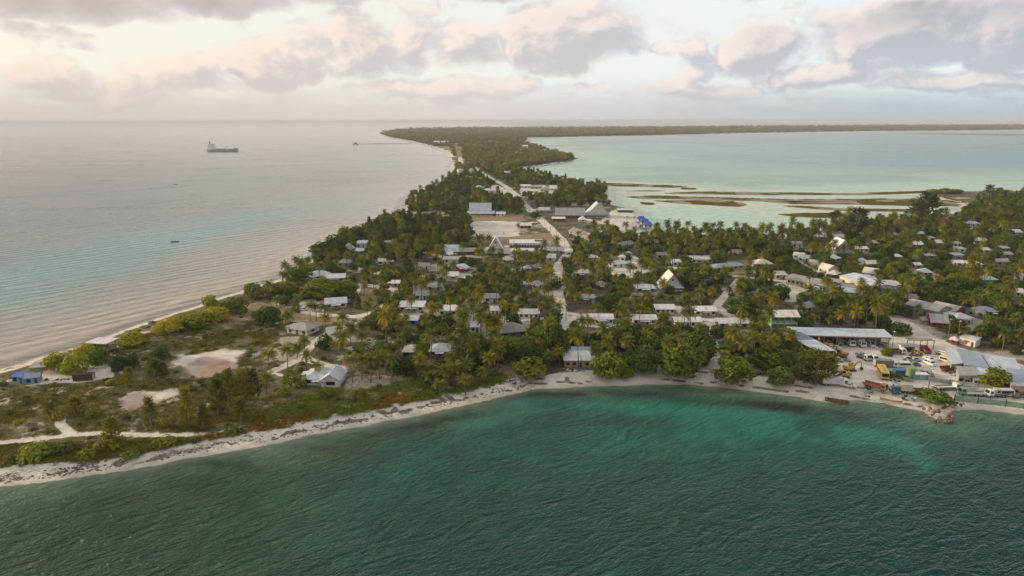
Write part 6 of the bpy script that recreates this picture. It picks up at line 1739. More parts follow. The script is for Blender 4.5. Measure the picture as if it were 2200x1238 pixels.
def mk_casu(r):           # slender, ragged, 9 m tall
    V, F, T = [], [], []
    trunk_geo(V, F, T, [(0, 0, 0), (r.uniform(-.3, .3), r.uniform(-.3, .3), 4.5), (0, 0, 8.6)], [.2, .13, .03])
    cv, cf, ct = [], [], []
    for i in range(46):
        z = .5 + 7.7 * (i / 45) ** .95; w = i * 2.4 + r.random(); q = (1 - z / 9.8) ** .75 * r.uniform(1.2, 2.5)
        base = np.array([0, 0, z]); tip = np.array([q * math.cos(w), q * math.sin(w), z + q * r.uniform(.6, 1.3)])
        for j in range(16):
            u = .25 + .75 * r.random(); c = base + (tip - base) * u + np.array([r.gauss(0, .18), r.gauss(0, .18), r.gauss(0, .15)])
            dr = (tip - base) / (np.linalg.norm(tip - base) + 1e-6) + np.array([r.gauss(0, .45), r.gauss(0, .45), r.gauss(.35, .4)])
            dr /= np.linalg.norm(dr); sd = np.cross(dr, [r.gauss(0, 1), r.gauss(0, 1), r.gauss(0, 1)]); sd /= np.linalg.norm(sd) + 1e-6
            L = r.uniform(.5, 1.0)
            k = len(cv); cv += [c - sd * .10, c + sd * .10, c + dr * L + sd * .035, c + dr * L - sd * .035]
            cf.append((k, k + 1, k + 2, k + 3)); ct += [max(0, r.gauss(-.02, .12))] * 4
    return V, F, T, cv, cf, ct
casus = tree_kind(5, 700, mk_casu, CASU)
def mk_bush(r):           # about 3.4 m across, 1.9 m tall
    lobes = [(0, 0, .75, 1.1, .9)]
    for i in range(5):
        w = i * 1.3 + r.random(); q = r.uniform(.6, 1.2)
        lobes.append((q * math.cos(w), q * math.sin(w), r.uniform(.4, .9), r.uniform(.5, .9), r.uniform(.5, .8)))
    V, F, T = [], [], []; limbs(V, F, T, .6, lobes[1:5], .07)
    return V, F, T, *leaf_cloud(r, lobes, 300, .24)
bushes = tree_kind(5, 900, mk_bush, BUSH)
def mk_mat(r):            # creeping beach scrub: a low mat
    lobes = []
    for i in range(7):
        w = i * .9 + r.random(); q = r.uniform(.2, 1.7)
        lobes.append((q * math.cos(w), q * math.sin(w), .15, r.uniform(.6, 1.1), r.uniform(.25, .5)))
    V, F, T = [], [], []; limbs(V, F, T, .2, lobes[:3], .03)
    return V, F, T, *leaf_cloud(r, lobes, 170, .20, up=.8)
mats_ = tree_kind(4, 950, mk_mat, BUSH)
KIND = {'palm': palms, 'broad': broads, 'casu': casus, 'bush': bushes, 'mat': mats_}
KNAME = {'palm': 'coconut_palm', 'broad': 'broadleaf_tree', 'casu': 'casuarina_tree', 'bush': 'beach_bush'}
KCAT = {'palm': 'palm', 'broad': 'tree', 'casu': 'tree', 'bush': 'bush'}

# ------------------------------------------------------------------ where things grow (photo pixels -> ground)
ZONES = [ # polygon, spacing m, (palm, broad, casu, bush), size factor, tone
 ('headland', [(-100, 700), (180, 735), (400, 668), (560, 640), (600, 700), (590, 800), (560, 830), (700, 840), (900, 815), (960, 850), (860, 890), (400, 965), (-100, 1030)], 7.5, (0, .03, .02, .95), .8, 0),
 ('left_village', [(560, 640), (620, 610), (760, 600), (780, 640), (800, 700), (790, 830), (700, 838), (590, 800), (600, 700)], 6.5, (.42, .16, .02, .40), 1.0, 0),
 ('ocean_grove', [(786, 486), (870, 466), (1005, 474), (1014, 500), (1008, 530), (900, 548), (790, 545)], 5.2, (.03, .65, .32, 0), 1.25, 0),
 ('point_trees', [(670, 560), (700, 520), (770, 505), (775, 545), (700, 570)], 5.0, (0, .8, .1, .1), 1.2, 0),
 ('front_palms', [(790, 680), (860, 680), (1075, 690), (1085, 780), (1060, 835), (960, 850), (830, 830), (770, 820), (780, 730)], 4.0, (.74, .22, 0, .04), 1.12, 0),
 ('front_trees', [(1085, 700), (1210, 715), (1420, 706), (1660, 710), (1730, 730), (1735, 810), (1640, 818), (1500, 800), (1290, 798), (1260, 800), (1210, 790), (1100, 815)], 4.4, (.42, .50, 0, .08), 1.05, 0),
 ('depot_palms', [(1715, 650), (1850, 640), (1945, 655), (1965, 690), (1925, 712), (1900, 725), (1720, 708)], 4.2, (.80, .20, 0, 0), 1.15, 0),
 ('lagoon_palms', [(1380, 500), (1640, 508), (1830, 484), (1830, 515), (1700, 540), (1560, 548), (1380, 545)], 4.6, (.62, .34, .02, .02), 1.15, 0),
 ('right_back', [(1815, 488), (1940, 480), (2060, 472), (2095, 440), (2150, 424), (2260, 420), (2260, 500), (1830, 512)], 4.9, (.34, .40, .26, 0), 1.0, 0),
 ('right_town', [(1640, 540), (1830, 505), (2260, 495), (2300, 780), (2110, 755), (1990, 715), (1945, 660), (1700, 650), (1640, 640)], 5.0, (.34, .60, .02, .04), 1.0, 0),
 ('right_edge', [(2060, 810), (2240, 800), (2260, 860), (2060, 850)], 40, (0, 1, 0, 0), 1.0, 0),
 ('mid_village', [(600, 600), (690, 560), (790, 545), (1010, 535), (1200, 545), (1240, 500), (1320, 505), (1640, 540), (1660, 690), (1600, 712), (1085, 700), (800, 680)], 5.1, (.54, .40, .01, .05), 1.0, 0),
 ('behind_pitch', [(868, 455), (875, 425), (950, 395), (970, 375), (1020, 372), (1080, 405), (1120, 440), (1130, 462), (1000, 462)], 7.0, (.14, .50, .28, .08), 1.1, 0),
 ('lagoon_wood', [(1020, 352), (1150, 375), (1300, 400), (1308, 442), (1250, 445), (1150, 445), (1090, 395)], 6.0, (.32, .42, .24, .02), 1.1, 0),
]
def to_px1(x, y, z):
    a, b = to_px(np.array([x]), np.array([y]), np.array([z]))
    return a[0], b[0]
# candidate points on a jittered hexagonal net, thinned zone by zone
pts_all = []
foot = np.array(FOOT)
vb = np.array(VIEWB)
def near_foot(x, y, mg):
    dx, dy = x - foot[:, 0], y - foot[:, 1]
    c, s = np.cos(-foot[:, 4]), np.sin(-foot[:, 4])
    lx, ly = dx * c - dy * s, dx * s + dy * c
    return bool(((np.abs(lx) < foot[:, 2] + mg) & (np.abs(ly) < foot[:, 3] + mg)).any())
def hides(px, yt, yb, hw, dist):
    """does a crown at this place cover a roof that shows in the photograph?"""
    ox = np.minimum(px + hw, vb[:, 2]) - np.maximum(px - hw, vb[:, 0])
    oy = np.minimum(yb, vb[:, 3]) - np.maximum(yt, vb[:, 1])
    ar = np.clip(ox, 0, None) * np.clip(oy, 0, None)
    fr = ar / ((vb[:, 2] - vb[:, 0]) * (vb[:, 3] - vb[:, 1]) + 1e-6)
    fr = np.where(dist < vb[:, 4] + 4, fr, 0)
    return fr.max()
clear_polys = SANDW + DRYW
def clear_at(x, y, mg):
    X, Y = np.array([x]), np.array([y])
    for p, w in LANEW:
        if seg_dist(X, Y, p, False)[0] < w / 2 + mg: return 1
    for p in SANDW:
        if inside(X, Y, p)[0]: return 1
    for p in DRYW:
        if inside(X, Y, p)[0]: return 2
    return 0
BASEH = {'palm': PH + 1.8, 'broad': 6.8, 'casu': 9.0, 'bush': 1.8}
BASEW = {'palm': 3.1, 'broad': 3.6, 'casu': 1.8, 'bush': 1.6}
TREES = []      # kind, x, y, scale xy, scale z, rot, tone(r,g,b)
GREEN = (1, 1, 1); YEL = (3.8, 2.5, .65); OLIVE = (1.9, 1.55, .8); DARKG = (.8, .9, .85); LIME = (1.35, 1.5, .8); GREYG = (1.6, 1.6, 1.6)
def hand(kind, px, py, wpx, hpx, tone=GREEN):
    s = .97 * (py - HOR) / CAM_H
    p = P(px, py, 1.3)
    TREES.append([kind, p.x, p.y, wpx / s / 2 / BASEW[kind], hpx / s / BASEH[kind], rr.uniform(0, 6.28), tone, True])
for a in [
  ('broad', 1140, 808, 80, 46, OLIVE), ('broad', 1190, 776, 62, 88, DARKG), ('broad', 1310, 807, 80, 58, OLIVE), ('broad', 1385, 799, 74, 64, GREYG),
  ('broad', 1462, 805, 105, 74, OLIVE), ('broad', 1500, 778, 80, 72, DARKG), ('broad', 1575, 818, 88, 62, OLIVE), ('broad', 1648, 792, 78, 52, OLIVE),
  ('broad', 1678, 824, 60, 42, GREYG), ('casu', 1752, 826, 62, 80, OLIVE), ('casu', 1778, 822, 50, 62, (2.4, 1.8, .8)), ('casu', 1728, 822, 50, 60, GREEN), ('broad', 1345, 808, 40, 28, OLIVE),
  ('broad', 125, 795, 56, 42, YEL), ('broad', 162, 805, 60, 46, YEL), ('broad', 186, 774, 48, 38, YEL), ('broad', 212, 788, 46, 46, LIME),
  ('broad', 255, 797, 36, 36, DARKG), ('broad', 285, 790, 34, 34, DARKG), ('broad', 285, 742, 62, 30, YEL), ('broad', 365, 716, 62, 34, YEL),
  ('broad', 415, 704, 72, 36, YEL), ('broad', 462, 690, 60, 32, YEL), ('broad', 505, 676, 62, 38, OLIVE), ('broad', 545, 640, 50, 34, OLIVE), ('broad', 600, 640, 60, 34, OLIVE), ('broad', 640, 610, 55, 40, OLIVE),
  ('broad', 690, 640, 86, 44, OLIVE), ('broad', 745, 636, 60, 36, OLIVE), ('broad', 345, 772, 44, 30, GREEN), ('broad', 575, 700, 60, 45, GREEN), ('broad', 720, 545, 60, 42, GREEN), ('broad', 690, 550, 46, 34, GREEN),
  ('casu', 335, 820, 46, 52, GREEN), ('casu', 352, 815, 30, 40, GREEN), ('casu', 280, 832, 26, 46, OLIVE), ('casu', 325, 912, 34, 62, OLIVE), ('casu', 405, 918, 38, 92, OLIVE), ('casu', 440, 924, 34, 60, OLIVE),
  ('casu', 470, 890, 44, 84, GREEN), ('casu', 495, 880, 46, 92, OLIVE), ('casu', 525, 872, 46, 84, OLIVE), ('casu', 545, 862, 44, 76, GREEN), ('casu', 518, 912, 44, 62, OLIVE), ('casu', 245, 958, 46, 66, (2.3, 1.8, .8)),
  ('casu', 110, 897, 32, 38, OLIVE), ('casu', 165, 888, 46, 40, OLIVE), ('casu', 60, 870, 30, 24, OLIVE), ('casu', 780, 872, 30, 40, OLIVE),
  ('bush', 75, 985, 64, 40, LIME), ('bush', 140, 972, 54, 28, GREEN), ('bush', 188, 984, 46, 28, LIME), ('bush', 280, 980, 42, 22, LIME), ('bush', 355, 954, 54, 22, LIME), ('bush', 420, 948, 24, 18, GREEN),
  ('bush', 355, 918, 24, 26, YEL), ('bush', 236, 962, 60, 26, OLIVE), ('bush', 12, 1000, 24, 14, LIME), ('bush', 25, 988, 30, 14, LIME), ('bush', 700, 855, 40, 26, LIME), ('bush', 500, 930, 46, 20, LIME),
  ('bush', 125, 902, 40, 20, OLIVE), ('bush', 200, 895, 40, 22, OLIVE), ('bush', 250, 826, 40, 18, OLIVE), ('bush', 610, 850, 40, 22, LIME), ('bush', 645, 830, 50, 30, LIME), ('bush', 625, 818, 44, 26, LIME),
  ('broad', 2135, 834, 56, 48, OLIVE), ('broad', 2015, 861, 58, 27, LIME), ('broad', 1990, 852, 44, 22, OLIVE), ('bush', 1972, 846, 30, 16, OLIVE), ('bush', 2040, 864, 30, 14, GREEN), ('bush', 1920, 812, 36, 20, OLIVE), ('broad', 1905, 765, 26, 20, OLIVE),
  ('broad', 1930, 718, 60, 26, DARKG), ('broad', 1195, 622, 30, 30, LIME), ('broad', 1108, 622, 34, 28, (1.9, 2.3, .7)), ('broad', 1545, 566, 44, 30, OLIVE), ('broad', 1343, 558, 34, 16, DARKG),
  ('casu', 1840, 510, 60, 62, GREEN), ('casu', 1990, 480, 60, 66, GREEN), ('casu', 1970, 482, 50, 52, GREEN), ('casu', 2078, 628, 26, 84, (2.3, 1.7, .8)), ('casu', 2092, 626, 24, 62, OLIVE), ('casu', 1798, 463, 24, 14, GREEN), ('casu', 1788, 463, 20, 10, GREEN),
  ('casu', 770, 862, 24, 26, GREEN), ('broad', 2008, 415, 30, 10, OLIVE), ('broad', 2030, 416, 34, 12, OLIVE), ('broad', 2052, 416, 30, 10, OLIVE), ('casu', 2124, 424, 26, 26, GREEN), ('casu', 2145, 424, 24, 20, GREEN), ('broad', 1150, 470, 26, 16, GREEN),
]: hand(*a)
for x, y, h in [(619, 798, 62), (657, 777, 56), (737, 721, 50), (699, 718, 44), (667, 690, 42), (576, 793, 40), (758, 823, 62), (778, 818, 58), (797, 823, 62), (679, 820, 46), (573, 848, 52), (927, 838, 44),
                (1166, 772, 60), (1201, 690, 42), (1672, 520, 36), (1655, 520, 40), (1680, 520, 30), (1745, 520, 42), (1410, 515, 36), (1452, 512, 36), (945, 850, 40), (975, 828, 52), (1048, 812, 56), (1000, 846, 44),
                (1555, 800, 50), (1600, 790, 70), (1620, 780, 66), (700, 692, 40), (680, 690, 38), (1770, 520, 40), (1790, 515, 44), (1478, 508, 36), (1530, 512, 34), (1545, 512, 38), (1580, 512, 36), (1345, 510, 34), (1313, 520, 36)]:
    s = .97 * (y - HOR) / CAM_H
    p = P(x, y, 1.3)
    k = h / s / BASEH['palm']
    TREES.append(['palm', p.x, p.y, .95 + .2 * (k - 1), k, rr.uniform(0, 6.28), rr.choice([GREEN, (1.5, 1.3, .75), (1.2, 1.15, .8)]), True])
occ = {}
def taken(x, y, d):
    cx, cy = int(x // 4), int(y // 4); n = int(d // 4) + 1
    for i in range(cx - n, cx + n + 1):
        for j in range(cy - n, cy + n + 1):
            for (a, b) in occ.get((i, j), ()):
                if (a - x) ** 2 + (b - y) ** 2 < d * d: return True
    return False
def put(x, y): occ.setdefault((int(x // 4), int(y // 4)), []).append((x, y))
for tr_ in TREES: put(tr_[1], tr_[2])
def clear_mask(cx, cy, mg=1.0):
    c1 = np.zeros(len(cx), bool); c2 = np.zeros(len(cx), bool)
    for p, w in LANEW: c1 |= seg_dist(cx, cy, p, False) < w / 2 + mg
    for p in SANDW: c1 |= inside(cx, cy, p)
    for p in DRYW: c2 |= inside(cx, cy, p)
    return c1, c2
def foot_mask(cx, cy, mg):
    m_ = np.zeros(len(cx), bool)
    for f in FOOT:
        dx, dy = cx - f[0], cy - f[1]; c, s = math.cos(-f[4]), math.sin(-f[4])
        m_ |= (np.abs(dx * c - dy * s) < f[2] + mg) & (np.abs(dx * s + dy * c) < f[3] + mg)
    return m_
for zi, (zn, poly, sp, wts, sz, tone) in enumerate(ZONES):
    pw = w2(poly, 1.3)
    x0, y0 = pw.min(0); x1, y1 = pw.max(0)
    x0, x1 = max(x0, -520), min(x1, 620)
    n = int((x1 - x0) * (y1 - y0) / (sp * sp) * 2.4)
    cx = nrg.uniform(x0, x1, n); cy = nrg.uniform(y0, y1, n)
    ok = inside(cx, cy, pw)
    cx, cy = cx[ok], cy[ok]
    sd = sdf(cx, cy, SHORE)
    c1, c2 = clear_mask(cx, cy)
    f1 = foot_mask(cx, cy, .8); f2 = foot_mask(cx, cy, 2.0)
    ok = (sd > (11 if zn in ('headland', 'front_trees', 'front_palms') else 4)) & ~c1 & ~f1 & (~c2 | (nrg.random(len(cx)) > .93))
    cx, cy, sd, f2 = cx[ok], cy[ok], sd[ok], f2[ok]
    gap = fbm(cx, cy, 30, 2)
    pxs, pys = to_px(cx, cy, np.full_like(cx, 1.3))
    for x, y, d, g, ff, px, py in zip(cx, cy, sd, gap, f2, pxs, pys):
        kd = rr.choices(['palm', 'broad', 'casu', 'bush'], wts)[0]
        if ff and kd in ('broad', 'casu'): continue
        hl = math.hypot(x, y)
        spx = sp * (.55 if kd == 'bush' else 1) * (1 + .35 * (g > .64))
        if taken(x, y, spx * .82): continue
        k = sz * (rr.uniform(.55, 1.0) if rr.random() < .72 else rr.uniform(1.0, 1.4)) * (1.0 if kd != 'bush' else rr.uniform(.6, 1.3))
        kz = k * rr.uniform(.80, 1.08)
        if kd == 'palm': k = .82 + .3 * (k - .82)
        s = .97 * (py - HOR) / CAM_H
        yt = py - BASEH[kd] * kz * s
        hw = BASEW[kd] * k * s * (.75 if kd == 'palm' else 1)
        yb = py - (BASEH[kd] * kz * s * (.62 if kd == 'palm' else .15))
        hd = hides(px, yt, yb, hw, hl)
        if hd > .08 and rr.random() < min(.995, .55 + hd * 2.6): continue
        if kd == 'palm': tone = rr.choice([(.8, .85, .85), GREEN, (.9, .95, .9), (1.15, 1.12, .85), (1.35, 1.2, .8), (1.7, 1.4, .7)])
        elif kd == 'broad': tone = rr.choice([GREEN, (.7, .8, .8), DARKG, GREEN, (1.5, 1.4, .8), OLIVE, (1.4, 1.7, .8)])
        elif kd == 'casu': tone = rr.choice([GREEN, OLIVE, GREEN])
        else: tone = rr.choice([GREEN, OLIVE, (.9, .8, .7), LIME])
        if px < 760 and kd in ('broad', 'bush') and d < 30 and py < 780: tone = YEL if rr.random() < .6 else OLIVE
        TREES.append([kd, x, y, k, kz, rr.uniform(0, 6.28), tone, False]); put(x, y)
print('trees', {k: sum(1 for q in TREES if q[0] == k) for k in KNAME})

# ------------------------------------------------------------------ plant them: the ones that show largest are individuals, the rest one grove
land = np.array([(a, b) for a, b, _ in LAND])
def place_words(x, y):
    d = np.hypot(land[:, 0] - x, land[:, 1] - y); i = int(d.argmin())
    dx, dy = x - land[i, 0], y - land[i, 1]
    if abs(dx) > abs(dy): rel = 'right of' if dx > 0 else 'left of'
    else: rel = 'behind' if dy > 0 else 'before'
    far = d[i]
    pre = 'close ' if far < 16 else ('' if far < 45 else 'far ')
    return (pre + rel + ' ' + LAND[i][2]), far
TONEW = {GREEN: 'green', OLIVE: 'olive', YEL: 'yellow-leaved', DARKG: 'dark green', LIME: 'bright green', GREYG: 'grey-green'}
def words(kd, k, kz, tone):
    tw = TONEW.get(tone, 'yellowing' if tone[0] > tone[1] else 'fresh green')
    h = BASEH[kd] * kz
    sw = {'palm': ('short', 'mid-height', 'tall'), 'broad': ('small', 'medium', 'large'), 'casu': ('low', 'medium', 'tall'), 'bush': ('low', 'rounded', 'big')}[kd]
    lim = {'palm': (8.8, 11), 'broad': (6, 8), 'casu': (7.5, 10), 'bush': (1.2, 2.0)}[kd]
    z = sw[0] if h < lim[0] else (sw[1] if h < lim[1] else sw[2])
    nm = {'palm': 'coconut palm', 'broad': 'broadleaf tree', 'casu': 'casuarina', 'bush': 'bush'}[kd]
    return z, tw, nm
def stuff_obj(name, label, cat, items, objs):
    """one object: points that carry instances of the given models"""
    n = len(items)
    me = bpy.data.meshes.new(name)
    me.vertices.add(n)
    me.vertices.foreach_set('co', np.array([i[0] for i in items], np.float32).ravel())
    attr(me, 'rz', [i[1] for i in items]); attr(me, 'sc', np.array([i[2] for i in items]), 'FLOAT_VECTOR'); attr(me, 'kv', [i[3] for i in items])
    o = link(bpy.data.objects.new(name, me)); tag(o, label, cat, kind='stuff')
    g = bpy.data.node_groups.new(name, 'GeometryNodeTree')
    g.interface.new_socket('Geometry', in_out='INPUT', socket_type='NodeSocketGeometry')
    g.interface.new_socket('Geometry', in_out='OUTPUT', socket_type='NodeSocketGeometry')
    N = g.nodes.new; Lk = g.links.new
    gi, go, jn = N('NodeGroupInput'), N('NodeGroupOutput'), N('GeometryNodeJoinGeometry')
    def named(nm, dt):
        q = N('GeometryNodeInputNamedAttribute'); q.data_type = dt; q.inputs['Name'].default_value = nm
        return q.outputs['Attribute']
    rz, sc, kv = named('rz', 'FLOAT'), named('sc', 'FLOAT_VECTOR'), named('kv', 'FLOAT')
    cx = N('ShaderNodeCombineXYZ'); Lk(rz, cx.inputs[2])
    er = N('FunctionNodeEulerToRotation'); Lk(cx.outputs[0], er.inputs[0])
    for k, ob in enumerate(objs):
        cmp = N('FunctionNodeCompare'); cmp.data_type = 'FLOAT'; cmp.operation = 'EQUAL'
        Lk(kv, cmp.inputs[0]); cmp.inputs[1].default_value = k; cmp.inputs['Epsilon'].default_value = .1
        ip = N('GeometryNodeInstanceOnPoints'); oi = N('GeometryNodeObjectInfo')
        oi.inputs[0].default_value = ob
        Lk(gi.outputs[0], ip.inputs['Points']); Lk(cmp.outputs[0], ip.inputs['Selection'])
        Lk(oi.outputs['Geometry'], ip.inputs['Instance']); Lk(er.outputs[0], ip.inputs['Rotation']); Lk(sc, ip.inputs['Scale'])
        Lk(ip.outputs[0], jn.inputs[0])
    Lk(jn.outputs[0], go.inputs[0])
    md = o.modifiers.new('grow', 'NODES'); md.node_group = g
    return o
TINTS = [(1.0, 1.0, 1.0), (.78, .84, .85), (1.35, 1.2, .8), (.9, .98, .9), (1.15, 1.15, .85), (1.65, 1.35, .75), (1.3, 1.45, .85)]
SRC = {k: [bpy.data.objects.new(k + '_model', tinted(v[2], TINTS[i])) for i, v in enumerate(KIND[k])] for k in KIND}   # models, not part of the scene
used = {}
LIMIT = {'palm': 300, 'broad': 300, 'casu': 200, 'bush': 230}
gz_cache = None
def ground_z(x, y):
    d = TD[(float(x), float(y))]
    return 1.2 if d > 13 else max(0.0, 1.2 * d / 13)
_tx = np.array([q[1] for q in TREES]); _ty = np.array([q[2] for q in TREES])
TD = dict(zip(zip(_tx.tolist(), _ty.tolist()), sdf(_tx, _ty, SHORE).tolist()))
rest = {k: [] for k in KNAME}
for kd in KNAME:
    L = [q for q in TREES if q[0] == kd]
    L.sort(key=lambda q: (0 if q[7] else 1, math.hypot(q[1], q[2]) / (q[4] ** .5)))
    for n, (k_, x, y, k, kz, rz, tone, hnd) in enumerate(L):
        vi = rr.randrange(len(KIND[kd]))
        z = ground_z(x, y)
        if n >= LIMIT[kd]:
            rest[kd].append(((x, y, z - .05), rz, (k, k, kz), vi)); continue
        root = empty(KNAME[kd], (x, y, z - .05), rz); root.scale = (k, k, kz)
        col = (tone[0], tone[1], tone[2], 1)
        t_ = bpy.data.objects.new('trunk', KIND[kd][vi][0]); link(t_, root)
        if kd == 'palm' and n < 44:
            c_ = link(bpy.data.objects.new('crown', HEART), root); c_.location = palms[vi][3]; c_.color = col
            nf = 24
            for i in range(nf):
                q = (i + .5) / nf
                fi = rr.choice([0, 1, 2]) if q < .7 else rr.choice([1, 2, 3, 4])
                f_ = link(bpy.data.objects.new('frond', fronds[fi]), c_); f_.color = col
                f_.rotation_euler = (0, -R(58 - 96 * q + rr.uniform(-9, 9)), i * 2.39996 + rr.uniform(-.3, .3)); w_ = rr.uniform(.85, 1.1); f_.scale = (w_, w_, w_)
        else:
            c_ = bpy.data.objects.new('crown', KIND[kd][vi][1]); link(c_, root); c_.color = col
        sw, tw, nm = words(kd, k, kz, tone)
        pw, far = place_words(x, y)
        lab = f'{sw} {tw} {nm} {pw}' if sw not in ('medium', 'mid-height', 'rounded') else f'{tw} {nm} {pw}'
        used.setdefault(lab, []).append(root)
        tag(root, lab, KCAT[kd])
sidew = lambda x, y, cx, cy: None
ORD = ['first', 'second', 'third', 'fourth', 'fifth', 'sixth', 'seventh', 'eighth', 'ninth', 'tenth', 'eleventh', 'twelfth', 'thirteenth', 'fourteenth', 'fifteenth', 'sixteenth', 'seventeenth', 'eighteenth', 'nineteenth', 'twentieth']
for lab, roots in used.items():
    if len(roots) > 1:
        roots.sort(key=lambda o: o.location.x / max(o.location.y, 1))      # order seen from the bay
        for i, o in enumerate(roots):
            o['group'] = lab
            if i == len(roots) - 1: o['label'] = 'rightmost ' + lab
            elif i == 0: o['label'] = 'leftmost ' + lab
            else: o['label'] = (ORD[i] if i < 20 else 'later') + '-from-left ' + lab
for roots in used.values():
    for o in roots:
        w_ = o['label'].split()
        if len(w_) > 13: o['label'] = ' '.join(q for q in w_ if q not in ('close', 'far', 'fresh', 'dark'))
seen_ = {}
for roots in used.values():
    for o in roots: seen_.setdefault(o['label'], []).append(o)
for lb_, os_ in seen_.items():
    if len(os_) > 1:
        os_.sort(key=lambda o: o.location.length)
        for i, o in enumerate(os_[1:]): o['label'] = lb_ + (', farther back' if i == 0 else f', {ORD[i + 1]} back')
for roots in used.values():
    for o in roots:
        if len(o['label'].split()) > 16: o['label'] = o['label'].replace('broadleaf tree', 'tree')
for kd, nm, lb, ct in [('palm', 'palm_grove', 'coconut palms massed through the farther part of the town', 'palm grove'),
                   ('broad', 'broadleaf_wood', 'dark broadleaf trees massed through the farther part of the town', 'wood'),
                   ('casu', 'casuarina_wood', 'feathery casuarinas massed on the far shores of the town', 'wood'),
                   ('bush', 'bush_thicket', 'low bushes scattered through the back of the town', 'thicket')]:
    if rest[kd]: stuff_obj(nm, lb, ct, rest[kd], SRC[kd])

# ------------------------------------------------------------------ undergrowth, beach mat and the far forest
items = []
cx = nrg.uniform(-330, 620, 34000); cy = nrg.uniform(170, 900, 34000)
ppx, ppy = to_px(cx, cy, np.full_like(cx, 1.3))
ok = (ppx > -150) & (ppx < 2350)
cx, cy, ppx, ppy = cx[ok], cy[ok], ppx[ok], ppy[ok]
sd = sdf(cx, cy, SHORE); nz = fbm(cx, cy, 16, 3)
ok = (sd > np.where(ppy > 780, 10, 6)) & (nz > .44)
cm = np.zeros(len(cx), bool)
for p, w in LANEW: cm |= seg_dist(cx, cy, p, False) < w / 2 + 1.2
for p in SANDW + DRYW + PONDW: cm |= inside(cx, cy, p)
for f in FOOT:
    dx, dy = cx - f[0], cy - f[1]; c, s = math.cos(-f[4]), math.sin(-f[4])
    cm |= (np.abs(dx * c - dy * s) < f[2] + 1) & (np.abs(dx * s + dy * c) < f[3] + 1)
ok &= ~cm
ok &= ~((ppx < 600) & (nz < .52))
for x, y in zip(cx[ok], cy[ok]):
    k = rr.uniform(.5, 1.15)
    items.append(((x, y, 1.15), rr.uniform(0, 6.28), (k, k, k * rr.uniform(.7, 1.3)), rr.randrange(4)))
stuff_obj('undergrowth', 'low undergrowth of shrubs and seedlings between houses and trees', 'undergrowth', items, SRC['mat'])
print('undergrowth', len(items))
MATSRC = []
for i, (mm, colr) in enumerate([(mats_[0], (1.5, 1.55, .7)), (mats_[1], (2.1, 1.2, .45)), (mats_[2], (1.25, 1.45, .7)), (mats_[3], (1.8, .95, .42))]):
    o = bpy.data.objects.new('mat_model', tinted(mm[2], colr)); MATSRC.append(o)
items = []
SCW = w2([(560, 905), (580, 870), (660, 845), (800, 835), (900, 815), (960, 840), (1040, 815), (1080, 800), (1085, 838), (1050, 846), (950, 872), (850, 893), (700, 920), (560, 948), (400, 970), (300, 960), (500, 925)], 1.3)
x0, y0 = SCW.min(0); x1, y1 = SCW.max(0)
cx = nrg.uniform(x0, x1, 5200); cy = nrg.uniform(y0, y1, 5200)
ok = inside(cx, cy, SCW) & (sdf(cx, cy, SHORE) > 8.5); nz = fbm(cx, cy, 18, 3)
for x, y, q in zip(cx[ok], cy[ok], nz[ok]):
    k = rr.uniform(.7, 1.2)
    items.append(((x, y, 1.15), rr.uniform(0, 6.28), (k, k, k * rr.uniform(.7, 1.3)), (rr.choice([0, 2]) if q > .47 else rr.choice([1, 3]))))
stuff_obj('beach_scrub', 'creeping green and rust-coloured scrub above the near beach', 'scrub', items, MATSRC)
items = []
SCW = w2([(-150, 850), (100, 832), (240, 822), (370, 815), (560, 812), (600, 850), (560, 905), (420, 930), (300, 925), (180, 925), (130, 940), (-150, 950)], 1.3)
SCW2 = w2([(-150, 960), (60, 955), (300, 945), (430, 940), (330, 968), (200, 985), (-150, 1005)], 1.3)
SCW3 = w2([(190, 760), (300, 720), (440, 690), (560, 690), (600, 700), (590, 780), (540, 790), (400, 750), (250, 790)], 1.3)
for poly, n, th in ((SCW, 15000, .33), (SCW2, 5000, .38), (SCW3, 9000, .38)):
    x0, y0 = poly.min(0); x1, y1 = poly.max(0)
    cx = nrg.uniform(x0, x1, n); cy = nrg.uniform(y0, y1, n)
    ok = inside(cx, cy, poly) & (sdf(cx, cy, SHORE) > 7) & (fbm(cx, cy, 14, 3) > th)
    for p, w in LANEW: ok &= seg_dist(cx, cy, p, False) > w / 2 + 1.0
    for p in SANDW: ok &= ~inside(cx, cy, p)
    for x, y in zip(cx[ok], cy[ok]):
        k = rr.uniform(.5, 1.0)
        items.append(((x, y, 1.15), rr.uniform(0, 6.28), (k, k, k * rr.uniform(.6, 1.2)), rr.choices([0, 1, 2, 3], [.2, .3, .3, .2])[0]))
DULL = []
for mm, colr in zip(mats_, [(1.1, .9, .75), (1.5, 1.0, .75), (1.1, 1.05, .8), (1.8, 1.3, .9)]):
    o = bpy.data.objects.new('mat_model', tinted(mm[2], colr)); DULL.append(o)
stuff_obj('heath_scrub', 'dull olive and brown heath on the left headland', 'scrub', items, DULL)

